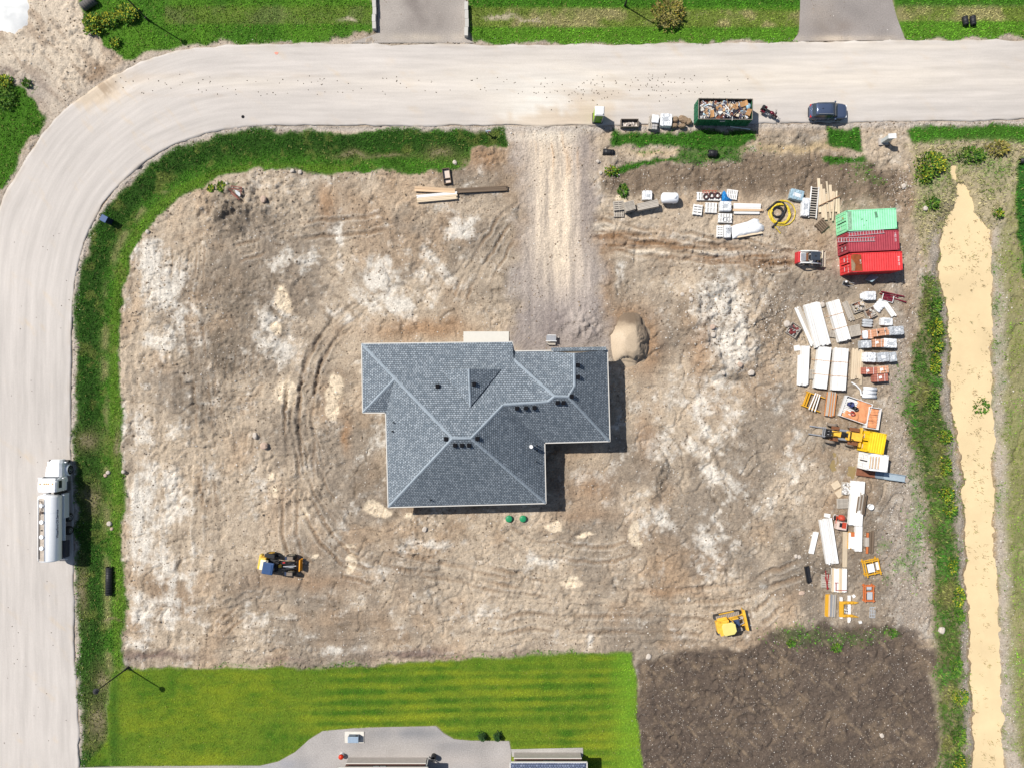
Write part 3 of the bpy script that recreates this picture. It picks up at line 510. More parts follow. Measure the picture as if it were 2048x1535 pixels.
def resample(c, n):
    c = np.asarray(c); s_ = np.concatenate([[0], np.cumsum(np.hypot(*np.diff(c, axis=0).T))]); q = np.linspace(0, s_[-1], n)
    return np.stack([np.interp(q, s_, c[:, 0]), np.interp(q, s_, c[:, 1])], 1)
NR = 620
# pair the two edges by their own share of the way round the bend
ri = np.vstack([resample(ROAD_IN[:int(len(ROAD_IN) * .36)], NR // 3)[:-1], resample(ROAD_IN[int(len(ROAD_IN) * .36) - 1:int(len(ROAD_IN) * .72)], NR // 3)[:-1], resample(ROAD_IN[int(len(ROAD_IN) * .72) - 1:], NR // 3)])
ro = np.vstack([resample(ROAD_OUT[:int(len(ROAD_OUT) * .36)], NR // 3)[:-1], resample(ROAD_OUT[int(len(ROAD_OUT) * .36) - 1:int(len(ROAD_OUT) * .72)], NR // 3)[:-1], resample(ROAD_OUT[int(len(ROAD_OUT) * .72) - 1:], NR // 3)])
nr = len(ri); u = np.linspace(0, 1, NW + 1)[None, :]
RPX = ri[:, :1] * (1 - u) + ro[:, :1] * u; RPY = ri[:, 1:] * (1 - u) + ro[:, 1:] * u
jit = 3.2 * fbm(RPX, RPY, 30, 3, 71) * np.exp(-np.minimum(u, 1 - u) / 0.03)
nrm = (ro - ri) / np.hypot(*(ro - ri).T)[:, None]; RPX = RPX + nrm[:, :1] * jit; RPY = RPY + nrm[:, 1:] * jit
rx_, ry_ = (RPX - 1024) * S, (767.5 - RPY) * S
crown = 0.01 + 0.10 * (u * (1 - u)) + 0 * rx_; crown = crown + 0.006 * fbm(rx_, ry_, 1.5, 3, 72)
rc = np.zeros(rx_.shape + (3,), np.float32) + np.array(L(219, 211, 203), np.float32)
def rb(px, py, a, b): return np.exp(-(((RPX - px) / a) ** 2 + ((RPY - py) / b) ** 2))
dust = np.clip(rb(1090, 200, 110, 80) + 0.75 * rb(1090, 170, 420, 45) + 0.8 * rb(1700, 150, 460, 46) + 0.85 * rb(200, 170, 60, 40) + 0.6 * rb(450, 165, 280, 16) + .9 * rb(1700, 92, 90, 10) + .6 * rb(1880, 92, 60, 8), 0, 1) * np.clip(.8 + .35 * fbm(rx_, ry_ * 3, 6, 3, 73), 0, 1.2)
rc = rc + (np.array(L(238, 227, 212), np.float32) - rc) * np.clip(dust, 0, 1)[..., None]
bri = np.clip(rb(1070, 225, 60, 40) * 1.2 + .5 * rb(1080, 165, 150, 30), 0, 1); rc = rc + (np.array(L(252, 246, 234), np.float32) - rc) * bri[..., None] * 0.8
rc = rc + (np.array(L(206, 184, 158), np.float32) - rc) * (np.clip(.8 * rb(1200, 190, 90, 26) + .8 * rb(240, 165, 60, 22) + .5 * rb(480, 152, 200, 6) + .5 * rb(460, 188, 190, 6), 0, 1) * sstep(-.2, .5, fbm(rx_ * .4, ry_ * 2, 1.5, 3, 74)))[..., None] * 0.6
al0 = np.concatenate([[0], np.cumsum(np.hypot(np.diff(rx_[:, NW // 2]), np.diff(ry_[:, NW // 2])))])[:, None] + 0 * rx_
lane = np.sin(u * math.pi * 9 + 0 * rx_) * .02 + .03 * np.exp(-((u - .82) / .06) ** 2) - .03 * np.exp(-((u - .12) / .08) ** 2); rc *= (1 + lane)[..., None]
rc *= (1 - .05 * np.exp(-u / .02))[..., None]
dn = fbm(rx_ + ry_, (rx_ - ry_) * .3, 1.4, 4, 75, .7); spill = np.clip(sstep(.15, .75, 1.25 * rb(185, 172, 62, 40) + .45 * dn), 0, 1); rc = rc + (np.array(L(226, 206, 180), np.float32) - rc) * spill[..., None] * .85; rc = rc + (np.array(L(170, 144, 116), np.float32) - rc) * (spill * sstep(.1, .6, -dn))[..., None] * .6
fan = np.clip(sstep(.2, .8, 1.1 * rb(1095, 252, 100, 26) + .8 * rb(1180, 215, 90, 22) + .5 * fbm(rx_, ry_ * .5, .9, 4, 76, .7)), 0, 1) * rb(1120, 235, 170, 50); rc = rc + (np.array(L(216, 190, 158), np.float32) - rc) * np.clip(fan, 0, 1)[..., None] * .6
pch = fbm(rx_, ry_, 9, 4, 80); rc *= (1 + .045 * pch)[..., None]
wheelp = sum(np.exp(-((u - c_) / .028) ** 2) for c_ in (.16, .33, .55, .72)) + 0 * rx_; rc *= (1 + .035 * wheelp * np.clip(.5 + fbm(al0, u * 3 + 0 * rx_, 14, 3, 81), 0, 1.5))[..., None]
edge_d = np.clip(np.exp(-u / .03) + np.exp(-(1 - u) / .03) + 0 * rx_, 0, 1) * sstep(-.1, .5, fbm(rx_, ry_, 1.2, 4, 82)); rc = rc + (np.array(L(196, 182, 164), np.float32) - rc) * edge_d[..., None] * .6
al = np.concatenate([[0], np.cumsum(np.hypot(np.diff(rx_[:, NW // 2]), np.diff(ry_[:, NW // 2])))])[:, None] + 0 * rx_
RV = np.stack([rx_, ry_, crown], -1).reshape(-1, 3); k = NW + 1
RF = np.array([(i * k + j, (i + 1) * k + j, (i + 1) * k + j + 1, i * k + j + 1) for i in range(nr - 1) for j in range(NW)])
# edges of the asphalt turn down to the shoulder
lo = np.stack([rx_[:, 0], ry_[:, 0], 0 * rx_[:, 0] - .09], -1); hi_ = np.stack([rx_[:, -1], ry_[:, -1], 0 * rx_[:, 0] - .09], -1)
n0 = len(RV); RV = np.vstack([RV, lo, hi_]); colr = np.vstack([rc.reshape(-1, 3), rc[:, 0], rc[:, -1]]); RUV = np.vstack([np.stack([u * 9.6 + 0 * rx_, al], -1).reshape(-1, 2), np.stack([0 * al[:, 0], al[:, 0]], -1), np.stack([0 * al[:, 0] + 9.6, al[:, 0]], -1)])
RF = np.vstack([RF, [(i * k, n0 + i, n0 + i + 1, (i + 1) * k) for i in range(nr - 1)], [(i * k + NW, (i + 1) * k + NW, n0 + nr + i + 1, n0 + nr + i) for i in range(nr - 1)]])
tag(np_mesh('road', RV, RF, m_road, colr, True, RUV), kind='structure')

m_gravel = mat_col('stone_chips', 0.95, 0.22, 7.0, 0.8, 22.0, 0.05)
def sheet(name, poly_px, rgb, z, step=0.35, spots=(), kf=0.0, amp=.12):
    """a sheet of stone chips laid on the ground, with its own colours"""
    q = np.array(poly_px, float); x0, x1 = q[:, 0].min(), q[:, 0].max(); y0, y1 = q[:, 1].min(), q[:, 1].max()
    me = bpy.data.meshes.new(name); import bmesh
    bm = bmesh.new(); vs = [bm.verts.new(((a - 1024) * S, (767.5 - b) * S, z)) for a, b in q]; bm.faces.new(vs)
    sp = step / S
    for ax, lo_, hi2 in ((0, x0, x1), (1, y0, y1)):
        c = lo_ + sp
        while c < hi2:
            co = ((c - 1024) * S, 0, 0) if ax == 0 else (0, (767.5 - c) * S, 0)
            bmesh.ops.bisect_plane(bm, geom=bm.verts[:] + bm.edges[:] + bm.faces[:], plane_co=co, plane_no=(1, 0, 0) if ax == 0 else (0, 1, 0)); c += sp
    bmesh.ops.recalc_face_normals(bm, faces=bm.faces)
    if bm.faces[:] and bm.faces[:][0].normal.z < 0: bmesh.ops.reverse_faces(bm, faces=bm.faces)
    bm.to_mesh(me); bm.free(); n = len(me.vertices); co = np.zeros(n * 3, np.float32); me.vertices.foreach_get('co', co); co = co.reshape(-1, 3)
    cc = np.zeros((n, 3), np.float32) + np.array(rgb, np.float32); px_ = 1024 + co[:, 0] / S; py_ = 767.5 - co[:, 1] / S
    for (a, b, rx, ry, rgb2, kk) in spots:
        mm = np.exp(-(((px_ - a) / rx) ** 2 + ((py_ - b) / ry) ** 2)) * kk * np.clip(.8 + .5 * fbm(co[:, 0], co[:, 1], 1.6, 3, 77), 0, 1.2); cc += (np.array(rgb2, np.float32) - cc) * np.clip(mm, 0, 1)[:, None]
    cc *= (1 + amp * fbm(co[:, 0], co[:, 1], 2.4, 4, 78))[:, None]
    co[:, 2] += 0.012 * fbm(co[:, 0], co[:, 1], .8, 3, 79); me.vertices.foreach_set('co', co.ravel())
    at = me.color_attributes.new('Col', 'FLOAT_COLOR', 'POINT'); c4 = np.ones((n, 4), np.float32); c4[:, :3] = cc; at.data.foreach_set('color', c4.ravel())
    me.shade_smooth(); me.materials.append(m_gravel); o = bpy.data.objects.new(name, me); COL.objects.link(o); return tag(o, kind='structure')
sheet('driveway', [(757, -90), (931, -90), (933, 60), (936, 79), (948, 86), (700, 86), (735, 74), (756, 66)], L(188, 179, 170), 0.004, .3,
      [(835, 0, 26, 60, L(140, 130, 124), .9), (880, 40, 40, 30, L(160, 150, 142), .6), (840, 76, 60, 8, L(224, 210, 192), 1), (910, 76, 30, 8, L(216, 202, 184), 1)])
sheet('driveway', [(1604, -90), (1781, -90), (1784, 0), (1794, 36), (1809, 76), (1812, 80), (1585, 83), (1598, 66)], L(172, 164, 158), 0.004, .3,
      [(1670, 55, 50, 20, L(150, 138, 128), .7), (1690, 78, 90, 7, L(228, 210, 188), 1), (1640, 20, 30, 50, L(182, 170, 158), .6)])
sheet('gravel_yard', YARD, L(192, 186, 181), 0.004, .45,
      [(820, 1465, 90, 14, L(156, 156, 158), .8), (900, 1490, 50, 10, L(160, 158, 158), .6), (700, 1490, 60, 16, L(176, 172, 170), .5), (560, 1530, 60, 14, L(168, 170, 178), .6), (900, 1520, 100, 10, L(208, 198, 190), .6)])

m_water = mat('silty_water', L(252, 226, 178), 0.3, 0, 0.12, 0.2, 0, 0.3)
WP = []
for i, (a, b, c) in enumerate(DITCH): WP.append((a - c - 12, b))
WP = WP + [(a + c + 12, b) for a, b, c in DITCH[::-1]]; WP[0] = (1895, 318); WP[-1] = (1955, 318)
mb = MB(); mb.add([(*P(a, b, WZ), WZ) for a, b in WP], [tuple(range(len(WP) - 1, -1, -1))]); tag(mb.build('ditch_water', m_water), kind='structure')
m_pud = mat('puddle_water', L(172, 150, 104), 0.12, 0, 0.08, 2.0, 0, 0.5)
for (a, b, rx, ry) in ((1669, 930, 6, 17), (1702, 940, 7, 20)):
    x, y = P(a, b); zz = level(x, y, .3) + .05
    mb = MB(); mb.add([(x + 1.5 * rx * S * math.cos(t), y + 1.5 * ry * S * math.sin(t), zz) for t in np.linspace(0, 2 * math.pi, 24, False)], [tuple(range(24))]); tag(mb.build('puddle', m_pud), kind='structure')
mb = MB(); c_ = [P(927, 663), P(1018, 663), P(1018, 705), P(927, 705)]; mb.prism(c_, -0.1, 0.07)
tag(mb.build('concrete_pad', mat('pale_concrete', L(240, 236, 226), 0.9, 0, .04, 2.0), bevel=.02), kind='structure')
m_ground = mat_col('site_earth', 0.95, 0.30, 5.0, 1.0, 5.2, 0.105)
_i = np.arange(NY * NX).reshape(NY, NX)
GF = np.stack([_i[:-1, :-1], _i[:-1, 1:], _i[1:, 1:], _i[1:, :-1]], -1).reshape(-1, 4)
ground = tag(np_mesh('ground', np.stack([X, Y, Z], -1).reshape(-1, 3), GF, m_ground, C.reshape(-1, 3), True), kind='structure')
# ------------------------------------------------------------------ the new house
def shingle_mat(name, rgb, rgb2, course=0.25):
    m = bpy.data.materials.new(name); m.use_nodes = True; t = m.node_tree; b = t.nodes['Principled BSDF']
    b.inputs['Roughness'].default_value = .85; b.inputs['Specular IOR Level'].default_value = .25
    uv = t.nodes.new('ShaderNodeUVMap'); br = t.nodes.new('ShaderNodeTexBrick')
    br.inputs['Color1'].default_value = (*rgb, 1); br.inputs['Color2'].default_value = (*rgb2, 1); br.inputs['Mortar'].default_value = (*[c * .36 for c in rgb], 1)
    br.inputs['Scale'].default_value = 1.0; br.inputs['Brick Width'].default_value = .30; br.inputs['Row Height'].default_value = course; br.inputs['Mortar Size'].default_value = .032
    br.inputs['Bias'].default_value = -.1; br.offset = .37; br.inputs['Mortar Smooth'].default_value = .3
    t.links.new(uv.outputs[0], br.inputs['Vector'])
    n = t.nodes.new('ShaderNodeTexNoise'); n.inputs['Scale'].default_value = 4.5; n.inputs['Detail'].default_value = 7; n.inputs['Roughness'].default_value = .85
    tc = t.nodes.new('ShaderNodeTexCoord'); t.links.new(tc.outputs['Object'], n.inputs['Vector'])
    r = t.nodes.new('ShaderNodeMapRange'); r.inputs[1].default_value = .3; r.inputs[2].default_value = .7; r.inputs[3].default_value = .66; r.inputs[4].default_value = 1.36
    t.links.new(n.outputs['Fac'], r.inputs[0]); sc_ = t.nodes.new('ShaderNodeVectorMath'); sc_.operation = 'SCALE'
    t.links.new(br.outputs['Color'], sc_.inputs[0]); t.links.new(r.outputs[0], sc_.inputs['Scale']); t.links.new(sc_.outputs[0], b.inputs['Base Color'])
    bp = t.nodes.new('ShaderNodeBump'); bp.inputs['Strength'].default_value = .7; bp.inputs['Distance'].default_value = .03; bp.invert = True
    t.links.new(br.outputs['Fac'], bp.inputs['Height']); t.links.new(bp.outputs[0], b.inputs['Normal']); return m
m_shin = shingle_mat('blue_grey_shingles', L(130, 142, 153), L(176, 186, 195))
m_cap = mat('ridge_shingles', L(168, 180, 190), .85, 0, .15, 3, .3)
m_fascia = mat('white_gutter', L(236, 232, 224), .5, 0, .03); m_soffit = mat('soffit', (.7, .69, .66), .7)
m_dark = mat('black_vent', (.005, .005, .007), .7, 0, .1, 3, 0, .1); m_white = mat('white_metal', (.66, .66, .65), .35, 0, .04)
m_stone = mat('pale_stone_cladding', L(190, 178, 160), .85, 0, .2, 2.5, .4); m_glass = mat('window_glass', (.03, .04, .05), .08, 0, 0, 1, 0, .6)
house = thing('bungalow', 'new bungalow with blue grey hipped shingle roof in the middle of the muddy lot', 'house', (0, 0, 0))
EV = 3.7
RVX = dict(A=(724, 688, EV), B=(1024, 684, EV), B2=(1027, 703, EV), D=(1214, 700, EV), E=(1219, 881, EV), F=(1088.5, 884.5, EV), G=(1091, 1005, EV), H=(777, 1013, EV), I=(772, 824, EV), J=(726, 824, EV),
           k=(790, 757, 5.35), m1=(905, 876, 8.4), m2=(942, 876, 8.4), q=(1006.5, 809, 6.65), r1=(1096, 803, 6.6), t1=(1109, 792, 6.85), t2=(1136.5, 793, 6.8), w1=(1149, 772, 6.2), w0=(1148.5, 706, 6.2),
           c=(1027.5, 719, 4.5), v=(1085, 702, EV), dl=(882, 740.5, 5.1), dr=(1002, 738, 5.1), dp=(937.5, 737, 6.95), db=(940.5, 813, 6.95))
R3 = {}
for k_, (a, b, z) in RVX.items(): z = EV + (z - EV) * 1.2; R3[k_] = Vector((*P(a, b, z), z))
planes = [('A', 'B', 'c', 'r1', 'q', 'm2', 'm1', 'k'), ('J', 'A', 'k'), ('I', 'J', 'k'), ('H', 'I', 'k', 'm1'), ('G', 'H', 'm1', 'm2'), ('F', 'G', 'm2', 'q'), ('E', 'F', 'q', 'r1', 't1', 't2'), ('D', 'E', 't2', 'w1', 'w0'),
          ('B2', 'v', 'w1', 't2', 't1', 'c'), ('c', 't1', 'r1'), ('v', 'w0', 'w1'), ('B', 'B2', 'c'), ('dl', 'dp', 'db'), ('dr', 'db', 'dp')]
def roof_slab(name, pts, m, parent, e_dir, thick=0.10):
    """one roof slope; its shingle courses run along e_dir"""
    import bmesh
    pts = [Vector(p) for p in pts]; n = Vector((0, 0, 0))
    for i in range(len(pts)): n += (pts[i]).cross(pts[(i + 1) % len(pts)])
    if n.z < 0: pts = pts[::-1]; n = -n
    n.normalize(); me = bpy.data.meshes.new(name); k_ = len(pts); lowp = [p - Vector((0, 0, thick)) for p in pts]
    me.from_pydata([tuple(p) for p in pts + lowp], [], [tuple(range(k_)), tuple(range(2 * k_ - 1, k_ - 1, -1))] + [((i + 1) % k_, i, k_ + i, k_ + (i + 1) % k_) for i in range(k_)])
    e_dir = (Vector(e_dir) - n * Vector(e_dir).dot(n)).normalized(); up = n.cross(e_dir).normalized(); o0 = pts[0]
    ul = me.uv_layers.new(name='UVMap')
    for lp in me.loops:
        q = me.vertices[lp.vertex_index].co - o0; ul.data[lp.index].uv = (q.dot(e_dir) + 50, q.dot(up) + 50)
    me.materials.append(m); o = bpy.data.objects.new(name, me); COL.objects.link(o); o.parent = parent; return o
EDG = {0: ('A', 'B'), 1: ('J', 'A'), 2: ('I', 'J'), 3: ('H', 'I'), 4: ('G', 'H'), 5: ('F', 'G'), 6: ('E', 'F'), 7: ('D', 'E'), 8: ('B2', 'v'), 9: ('H', 'I'), 10: ('H', 'I'), 11: ('A', 'B'), 12: ('dp', 'db'), 13: ('dp', 'db')}
for i, pl in enumerate(planes):
    a, b = EDG[i]; pts = [R3[q] + Vector((0, 0, .02 if i > 11 else 0)) for q in pl]; roof_slab('roof_slope', pts, m_shin, house, R3[b] - R3[a])
gab = MB(); dl_, dr_, dp_ = [R3[q] + Vector((0, -.05, -.16)) for q in ('dl', 'dr', 'dp')]
gab.add([dl_, dr_, dp_, dl_ + Vector((0, -.2, -.4)), dr_ + Vector((0, -.2, -.4)), dp_ + Vector((0, -.2, -.05))], [(0, 1, 2), (0, 3, 4, 1), (1, 4, 5, 2), (2, 5, 3, 0), (5, 4, 3)]); gab.build('dormer_gable', m_stone, house)
# front gable over the garage with its little pent roof
mb = MB(); v_, w_, D_ = [R3[q] + Vector((0, -.1, -.2)) for q in ('v', 'w0', 'D')]; mb.add([v_, D_, w_, v_ + Vector((0, -.25, 0)), D_ + Vector((0, -.25, 0)), w_ + Vector((0, -.25, 0))], [(0, 1, 2), (0, 3, 4, 1), (1, 4, 5, 2), (2, 5, 3, 0), (5, 4, 3)]); mb.build('gable', m_stone, house)
a_, b_ = R3['v'] + Vector((1.0, 0, .35)), R3['D'] + Vector((-.1, 0, .35)); roof_slab('pent_roof', [a_ + Vector((0, .38, -.42)), b_ + Vector((0, .38, -.42)), b_ + Vector((0, -.05, .1)), a_ + Vector((0, -.05, .1))], m_shin, house, b_ - a_, .06)
def cap(p, q, wd=.30, name='ridge_cap', lift=.03):
    p, q = Vector(p), Vector(q); d = (q - p); side = Vector((d.y, -d.x, 0)).normalized() * wd / 2; ln = d.length; n = max(1, int(ln / .62)); mb = MB()
    for i in range(n):                                   # overlapping cap shingles
        s0 = p + d * (i / n); s1 = p + d * ((i + 1.08) / n if i < n - 1 else 1); k_ = 1 + .18 * (RND.random() - .5); l0, l1 = Vector((0, 0, lift + .035)), Vector((0, 0, lift + .008))
        dz = Vector((0, 0, .10 * wd / .3))
        mb.add([s0 - side * k_ - dz + l0, s0 + l0, s0 + side * k_ - dz + l0, s1 - side * k_ - dz + l1, s1 + l1, s1 + side * k_ - dz + l1], [(0, 1, 4, 3), (1, 2, 5, 4), (0, 2, 1), (3, 4, 5)])
    return mb.build(name, m_cap, house)
for a, b in (('A', 'k'), ('k', 'm1'), ('J', 'k'), ('H', 'm1'), ('m1', 'm2'), ('G', 'm2'), ('m2', 'q'), ('q', 'r1'), ('r1', 't1'), ('t1', 't2'), ('t2', 'w1'), ('w1', 'w0'), ('E', 't2'), ('c', 't1')): cap(R3[a], R3[b])
cap(R3['dp'], R3['db'], .22)
OUT = ['A', 'B', 'B2', 'D', 'E', 'F', 'G', 'H', 'I', 'J']
for i, a in enumerate(OUT):                               # gutters
    p, q = R3[a], R3[OUT[(i + 1) % len(OUT)]]; d = q - p; nrm_ = Vector((-d.y, d.x, 0)).normalized(); c_ = (p + q) / 2 + nrm_ * .05
    g = MB().box(c_ - Vector((0, 0, .07)), (d.length + .11, .12, .13), math.atan2(d.y, d.x)).build('gutter', m_fascia, house)
inset = []
cx_, cy_ = sum(R3[a].x for a in OUT) / 10, sum(R3[a].y for a in OUT) / 10
for i, a in enumerate(OUT):                               # walls stand half a metre inside the eaves
    p0, p, p1 = R3[OUT[i - 1]], R3[a], R3[OUT[(i + 1) % 10]]
    d0, d1 = (p - p0).xy.normalized(), (p1 - p).xy.normalized(); n0_, n1_ = Vector((d0.y, -d0.x)), Vector((d1.y, -d1.x)); inset.append((p.x + .45 * (n0_.x + n1_.x), p.y + .45 * (n0_.y + n1_.y)))
mb = MB(); k_ = len(inset); mb.add([(x, y, -.4) for x, y in inset] + [(x, y, EV - .1) for x, y in inset], [(i, (i + 1) % k_, k_ + (i + 1) % k_, k_ + i) for i in range(k_)]); mb.build('wall', m_stone, house)
mb = MB(); mb.add([(R3[a].x, R3[a].y, EV - .12) for a in OUT], [tuple(range(10))]); mb.build('soffit', m_soffit, house)
def wall_part(name, i, f, z, w_, h, m, dep=.08, parent=None):
    (x0, y0), (x1, y1) = inset[i], inset[(i + 1) % k_]; d = Vector((x1 - x0, y1 - y0)); n = Vector((-d.y, d.x)).normalized(); c = Vector((x0, y0)) + d * f + n * dep * .3
    return MB().box((c.x, c.y, z), (w_, dep, h), math.atan2(d.y, d.x)).build(name, m, parent or house)
for (i, f, z, w_, h) in ((0, .15, 1.7, 1.8, 1.4), (0, .4, 1.7, 1.8, 1.4), (3, .5, 1.7, 1.6, 1.2), (4, .5, 1.6, 2.4, 1.4), (6, .2, 1.6, 1.8, 1.4), (6, .75, 1.6, 1.8, 1.4), (7, .5, 1.7, 1.5, 1.2), (9, .5, 1.7, 1.5, 1.2), (5, .5, 1.7, 1.4, 1.2)):
    o = wall_part('window', i, f, z, w_ + .16, h + .16, m_fascia); wall_part('pane', i, f, z, w_, h, m_glass, .12, o)
wall_part('garage_door', 2, .55, 1.25, 5.0, 2.4, m_fascia, .1); wall_part('front_door', 0, .86, 1.15, 1.1, 2.2, m_dark, .1)
def roof_z(px, py):
    """height of the roof met by the sight line through a photo pixel"""
    best = None; eye = Vector((0, 0, HC)); d = Vector((*P(px, py, 0), 0)) - eye
    from mathutils.geometry import intersect_ray_tri
    for i, pl in enumerate(planes):
        v = [R3[q] for q in pl]
        for j in range(1, len(v) - 1):
            h = intersect_ray_tri(v[0], v[j], v[j + 1], d, eye, True)
            if h and (best is None or h.z > best.z): best = h
    return best or Vector((*P(px, py, 5), 5))
for (a, b) in ((1156, 730), (1156, 754), (1143, 792.5), (1115, 805), (1127, 805), (1034, 816), (1052, 815.5), (1069, 815), (892, 877), (910, 889.5), (924, 889.5), (938, 889.5), (955, 876.5), (875, 772), (948, 768)):
    p = roof_z(a, b); MB().box((p.x, p.y, p.z + .12), (.46, .46, .3), 0, top=(.85, .85)).build('roof_vent', m_dark, house)
for (a, b, m, r, h) in ((787, 844, m_dark, .06, .45), (785, 862, m_dark, .09, .3), (862, 999, m_dark, .07, .4), (1072, 922, m_dark, .06, .5), (1062, 891, m_white, .17, .9), (1074, 890, m_dark, .09, .35), (1074, 900, m_dark, .08, .35)):
    p = roof_z(a, b); q = MB().cyl((p.x, p.y, p.z - .1), (p.x, p.y, p.z + h), r, r, 10)
    if m is m_white: q.cyl((p.x, p.y, p.z + h), (p.x, p.y, p.z + h + .12), r * 1.35, r * 1.2, 10)
    q.build('flue' if m is m_white else 'vent_pipe', m, house)

# ------------------------------------------------------------------ the neighbour's brick house at the bottom edge
nb = thing('brick_house', 'red brick house with grey concrete base and bluish roof at the bottom edge', 'house', (0, -50, 0))
def nbl(p): return Vector(p) - Vector((0, -50, 0))
m_conc = mat('foundation_concrete', L(206, 196, 186), .9, 0, .12, 3, .3)
m_brick = bpy.data.materials.new('red_brick'); m_brick.use_nodes = True; _t = m_brick.node_tree; _b = _t.nodes['Principled BSDF']; _br = _t.nodes.new('ShaderNodeTexBrick'); _b.inputs['Roughness'].default_value = .9
_br.inputs['Color1'].default_value = (*L(140, 84, 70), 1); _br.inputs['Color2'].default_value = (*L(112, 66, 58), 1); _br.inputs['Mortar'].default_value = (*L(150, 130, 118), 1); _br.inputs['Scale'].default_value = 1; _br.inputs['Brick Width'].default_value = .21; _br.inputs['Row Height'].default_value = .075; _br.inputs['Mortar Size'].default_value = .008
_tc = _t.nodes.new('ShaderNodeTexCoord'); _mp = _t.nodes.new('ShaderNodeMapping'); _mp.inputs['Rotation'].default_value = (math.radians(90), 0, 0); _t.links.new(_tc.outputs['Object'], _mp.inputs[0]); _t.links.new(_mp.outputs[0], _br.inputs['Vector']); _t.links.new(_br.outputs['Color'], _b.inputs['Base Color'])
m_roof2 = shingle_mat('slate_blue_shingles', L(104, 116, 146), L(146, 156, 180))
def wing(x0, x1, yn, ys, f, e, wins):
    MB().box(nbl(((x0 + x1) / 2, (yn + ys) / 2, f / 2 - .3)), (x1 - x0, yn - ys, f + .6)).build('foundation', m_conc, nb)
    MB().box(nbl(((x0 + x1) / 2, (yn + ys) / 2, (f + e) / 2)), (x1 - x0 - .06, yn - ys - .06, e - f)).build('wall', m_brick, nb)
    MB().box(nbl(((x0 + x1) / 2, yn, f + .03)), (x1 - x0 + .06, .14, .10)).build('sill_course', m_fascia, nb)
    for wx, ww in wins:
        fr = MB().box(nbl((wx, yn, f + .95)), (ww + .14, .12, .72)).build('window', m_dark, nb)
        for s_ in (-1, 1): MB().box(nbl((wx + s_ * ww / 4, yn, f + .95)), (ww / 2 - .10, .17, .5)).build('pane', mat('bright_pane', (.6, .62, .62), .2), fr)
    ov = .42; xa, xb, ya, yb = x0 - ov, x1 + ov, yn + ov, ys - ov; hx = (xb - xa) / 2; rh = hx * .5
    pk0, pk1 = nbl(((xa + xb) / 2, ya - hx, e + rh)), nbl(((xa + xb) / 2, yb, e + rh)); c = [nbl(q) for q in ((xa, ya, e), (xb, ya, e), (xb, yb, e), (xa, yb, e))]
    for q, e_ in (((c[0], c[1], pk0), c[1] - c[0]), ((c[1], c[2], pk1, pk0), c[2] - c[1]), ((c[3], c[0], pk0, pk1), c[0] - c[3])): roof_slab('roof_slope', q, m_roof2, nb, e_)
    for p, q in ((c[0], c[1]), (c[1], c[2]), (c[3], c[0])):
        d = q - p; n = Vector((d.y, -d.x, 0)).normalized(); MB().box((p + q) / 2 - n * -.05 * -1 + Vector((0, 0, -.06)), (d.length + .12, .13, .14), math.atan2(d.y, d.x)).build('gutter', m_fascia, nb)
wing(0.25, 8.2, -44.15, -62, 1.25, 2.95, [(4.3, 1.4)])
wing(-19.6, -10.2, -44.75, -62, 1.25, 3.0, [(-15.5, 1.6)])
MB().box(nbl((-5.7, -66, 1.4)), (28, 8, 3.4)).build('wall', m_brick, nb)
roof_slab('roof_slope', [nbl(q) for q in ((-20.2, -61.6, 3.05), (8.8, -61.6, 3.05), (8.8, -66, 5.2), (-20.2, -66, 5.2))], m_roof2, nb, (1, 0, 0)); roof_slab('roof_slope', [nbl(q) for q in ((-20.2, -70.4, 3.05), (8.8, -70.4, 3.05), (8.8, -66, 5.2), (-20.2, -66, 5.2))], m_roof2, nb, (1, 0, 0))
MB().box(nbl((-10.0, -44.65, 1.5)), (.10, .10, 3.0)).build('downspout', m_fascia, nb)
m_strip = L(196, 192, 186)
sheet('gravel_strip', [(1022, 1497), (1166, 1494), (1166, 1512), (1024, 1512)], m_strip, 0.006, .3)
# ------------------------------------------------------------------ vehicles and machines
def text_mesh(name, s_, size, m, parent, M4, depth=.004):
    cu = bpy.data.curves.new(name, 'FONT'); cu.body = s_; cu.size = size; cu.extrude = depth; cu.align_x = 'CENTER'; cu.align_y = 'CENTER'
    to = bpy.data.objects.new(name, cu); COL.objects.link(to); dg = bpy.context.evaluated_depsgraph_get(); me = bpy.data.meshes.new_from_object(to.evaluated_get(dg))
    bpy.data.objects.remove(to); me.materials.clear(); me.materials.append(m); o = bpy.data.objects.new(name, me); COL.objects.link(o); o.parent = parent; o.matrix_local = M4; return o
m_tyre = mat('tyre_rubber', (.022, .021, .02), .85, 0, .25, 6); m_rim = mat('rim_metal', (.55, .55, .56), .4, .3); m_blk = mat('black_plastic', (.018, .018, .02), .5); m_steel = mat('grey_steel', (.30, .31, .33), .5, .3, .2)
m_amber = mat('amber_lens', (.8, .4, .05), .3); m_red = mat('red_lens', (.5, .02, .02), .3); m_lamp = mat('lamp_lens', (.8, .82, .85), .15)
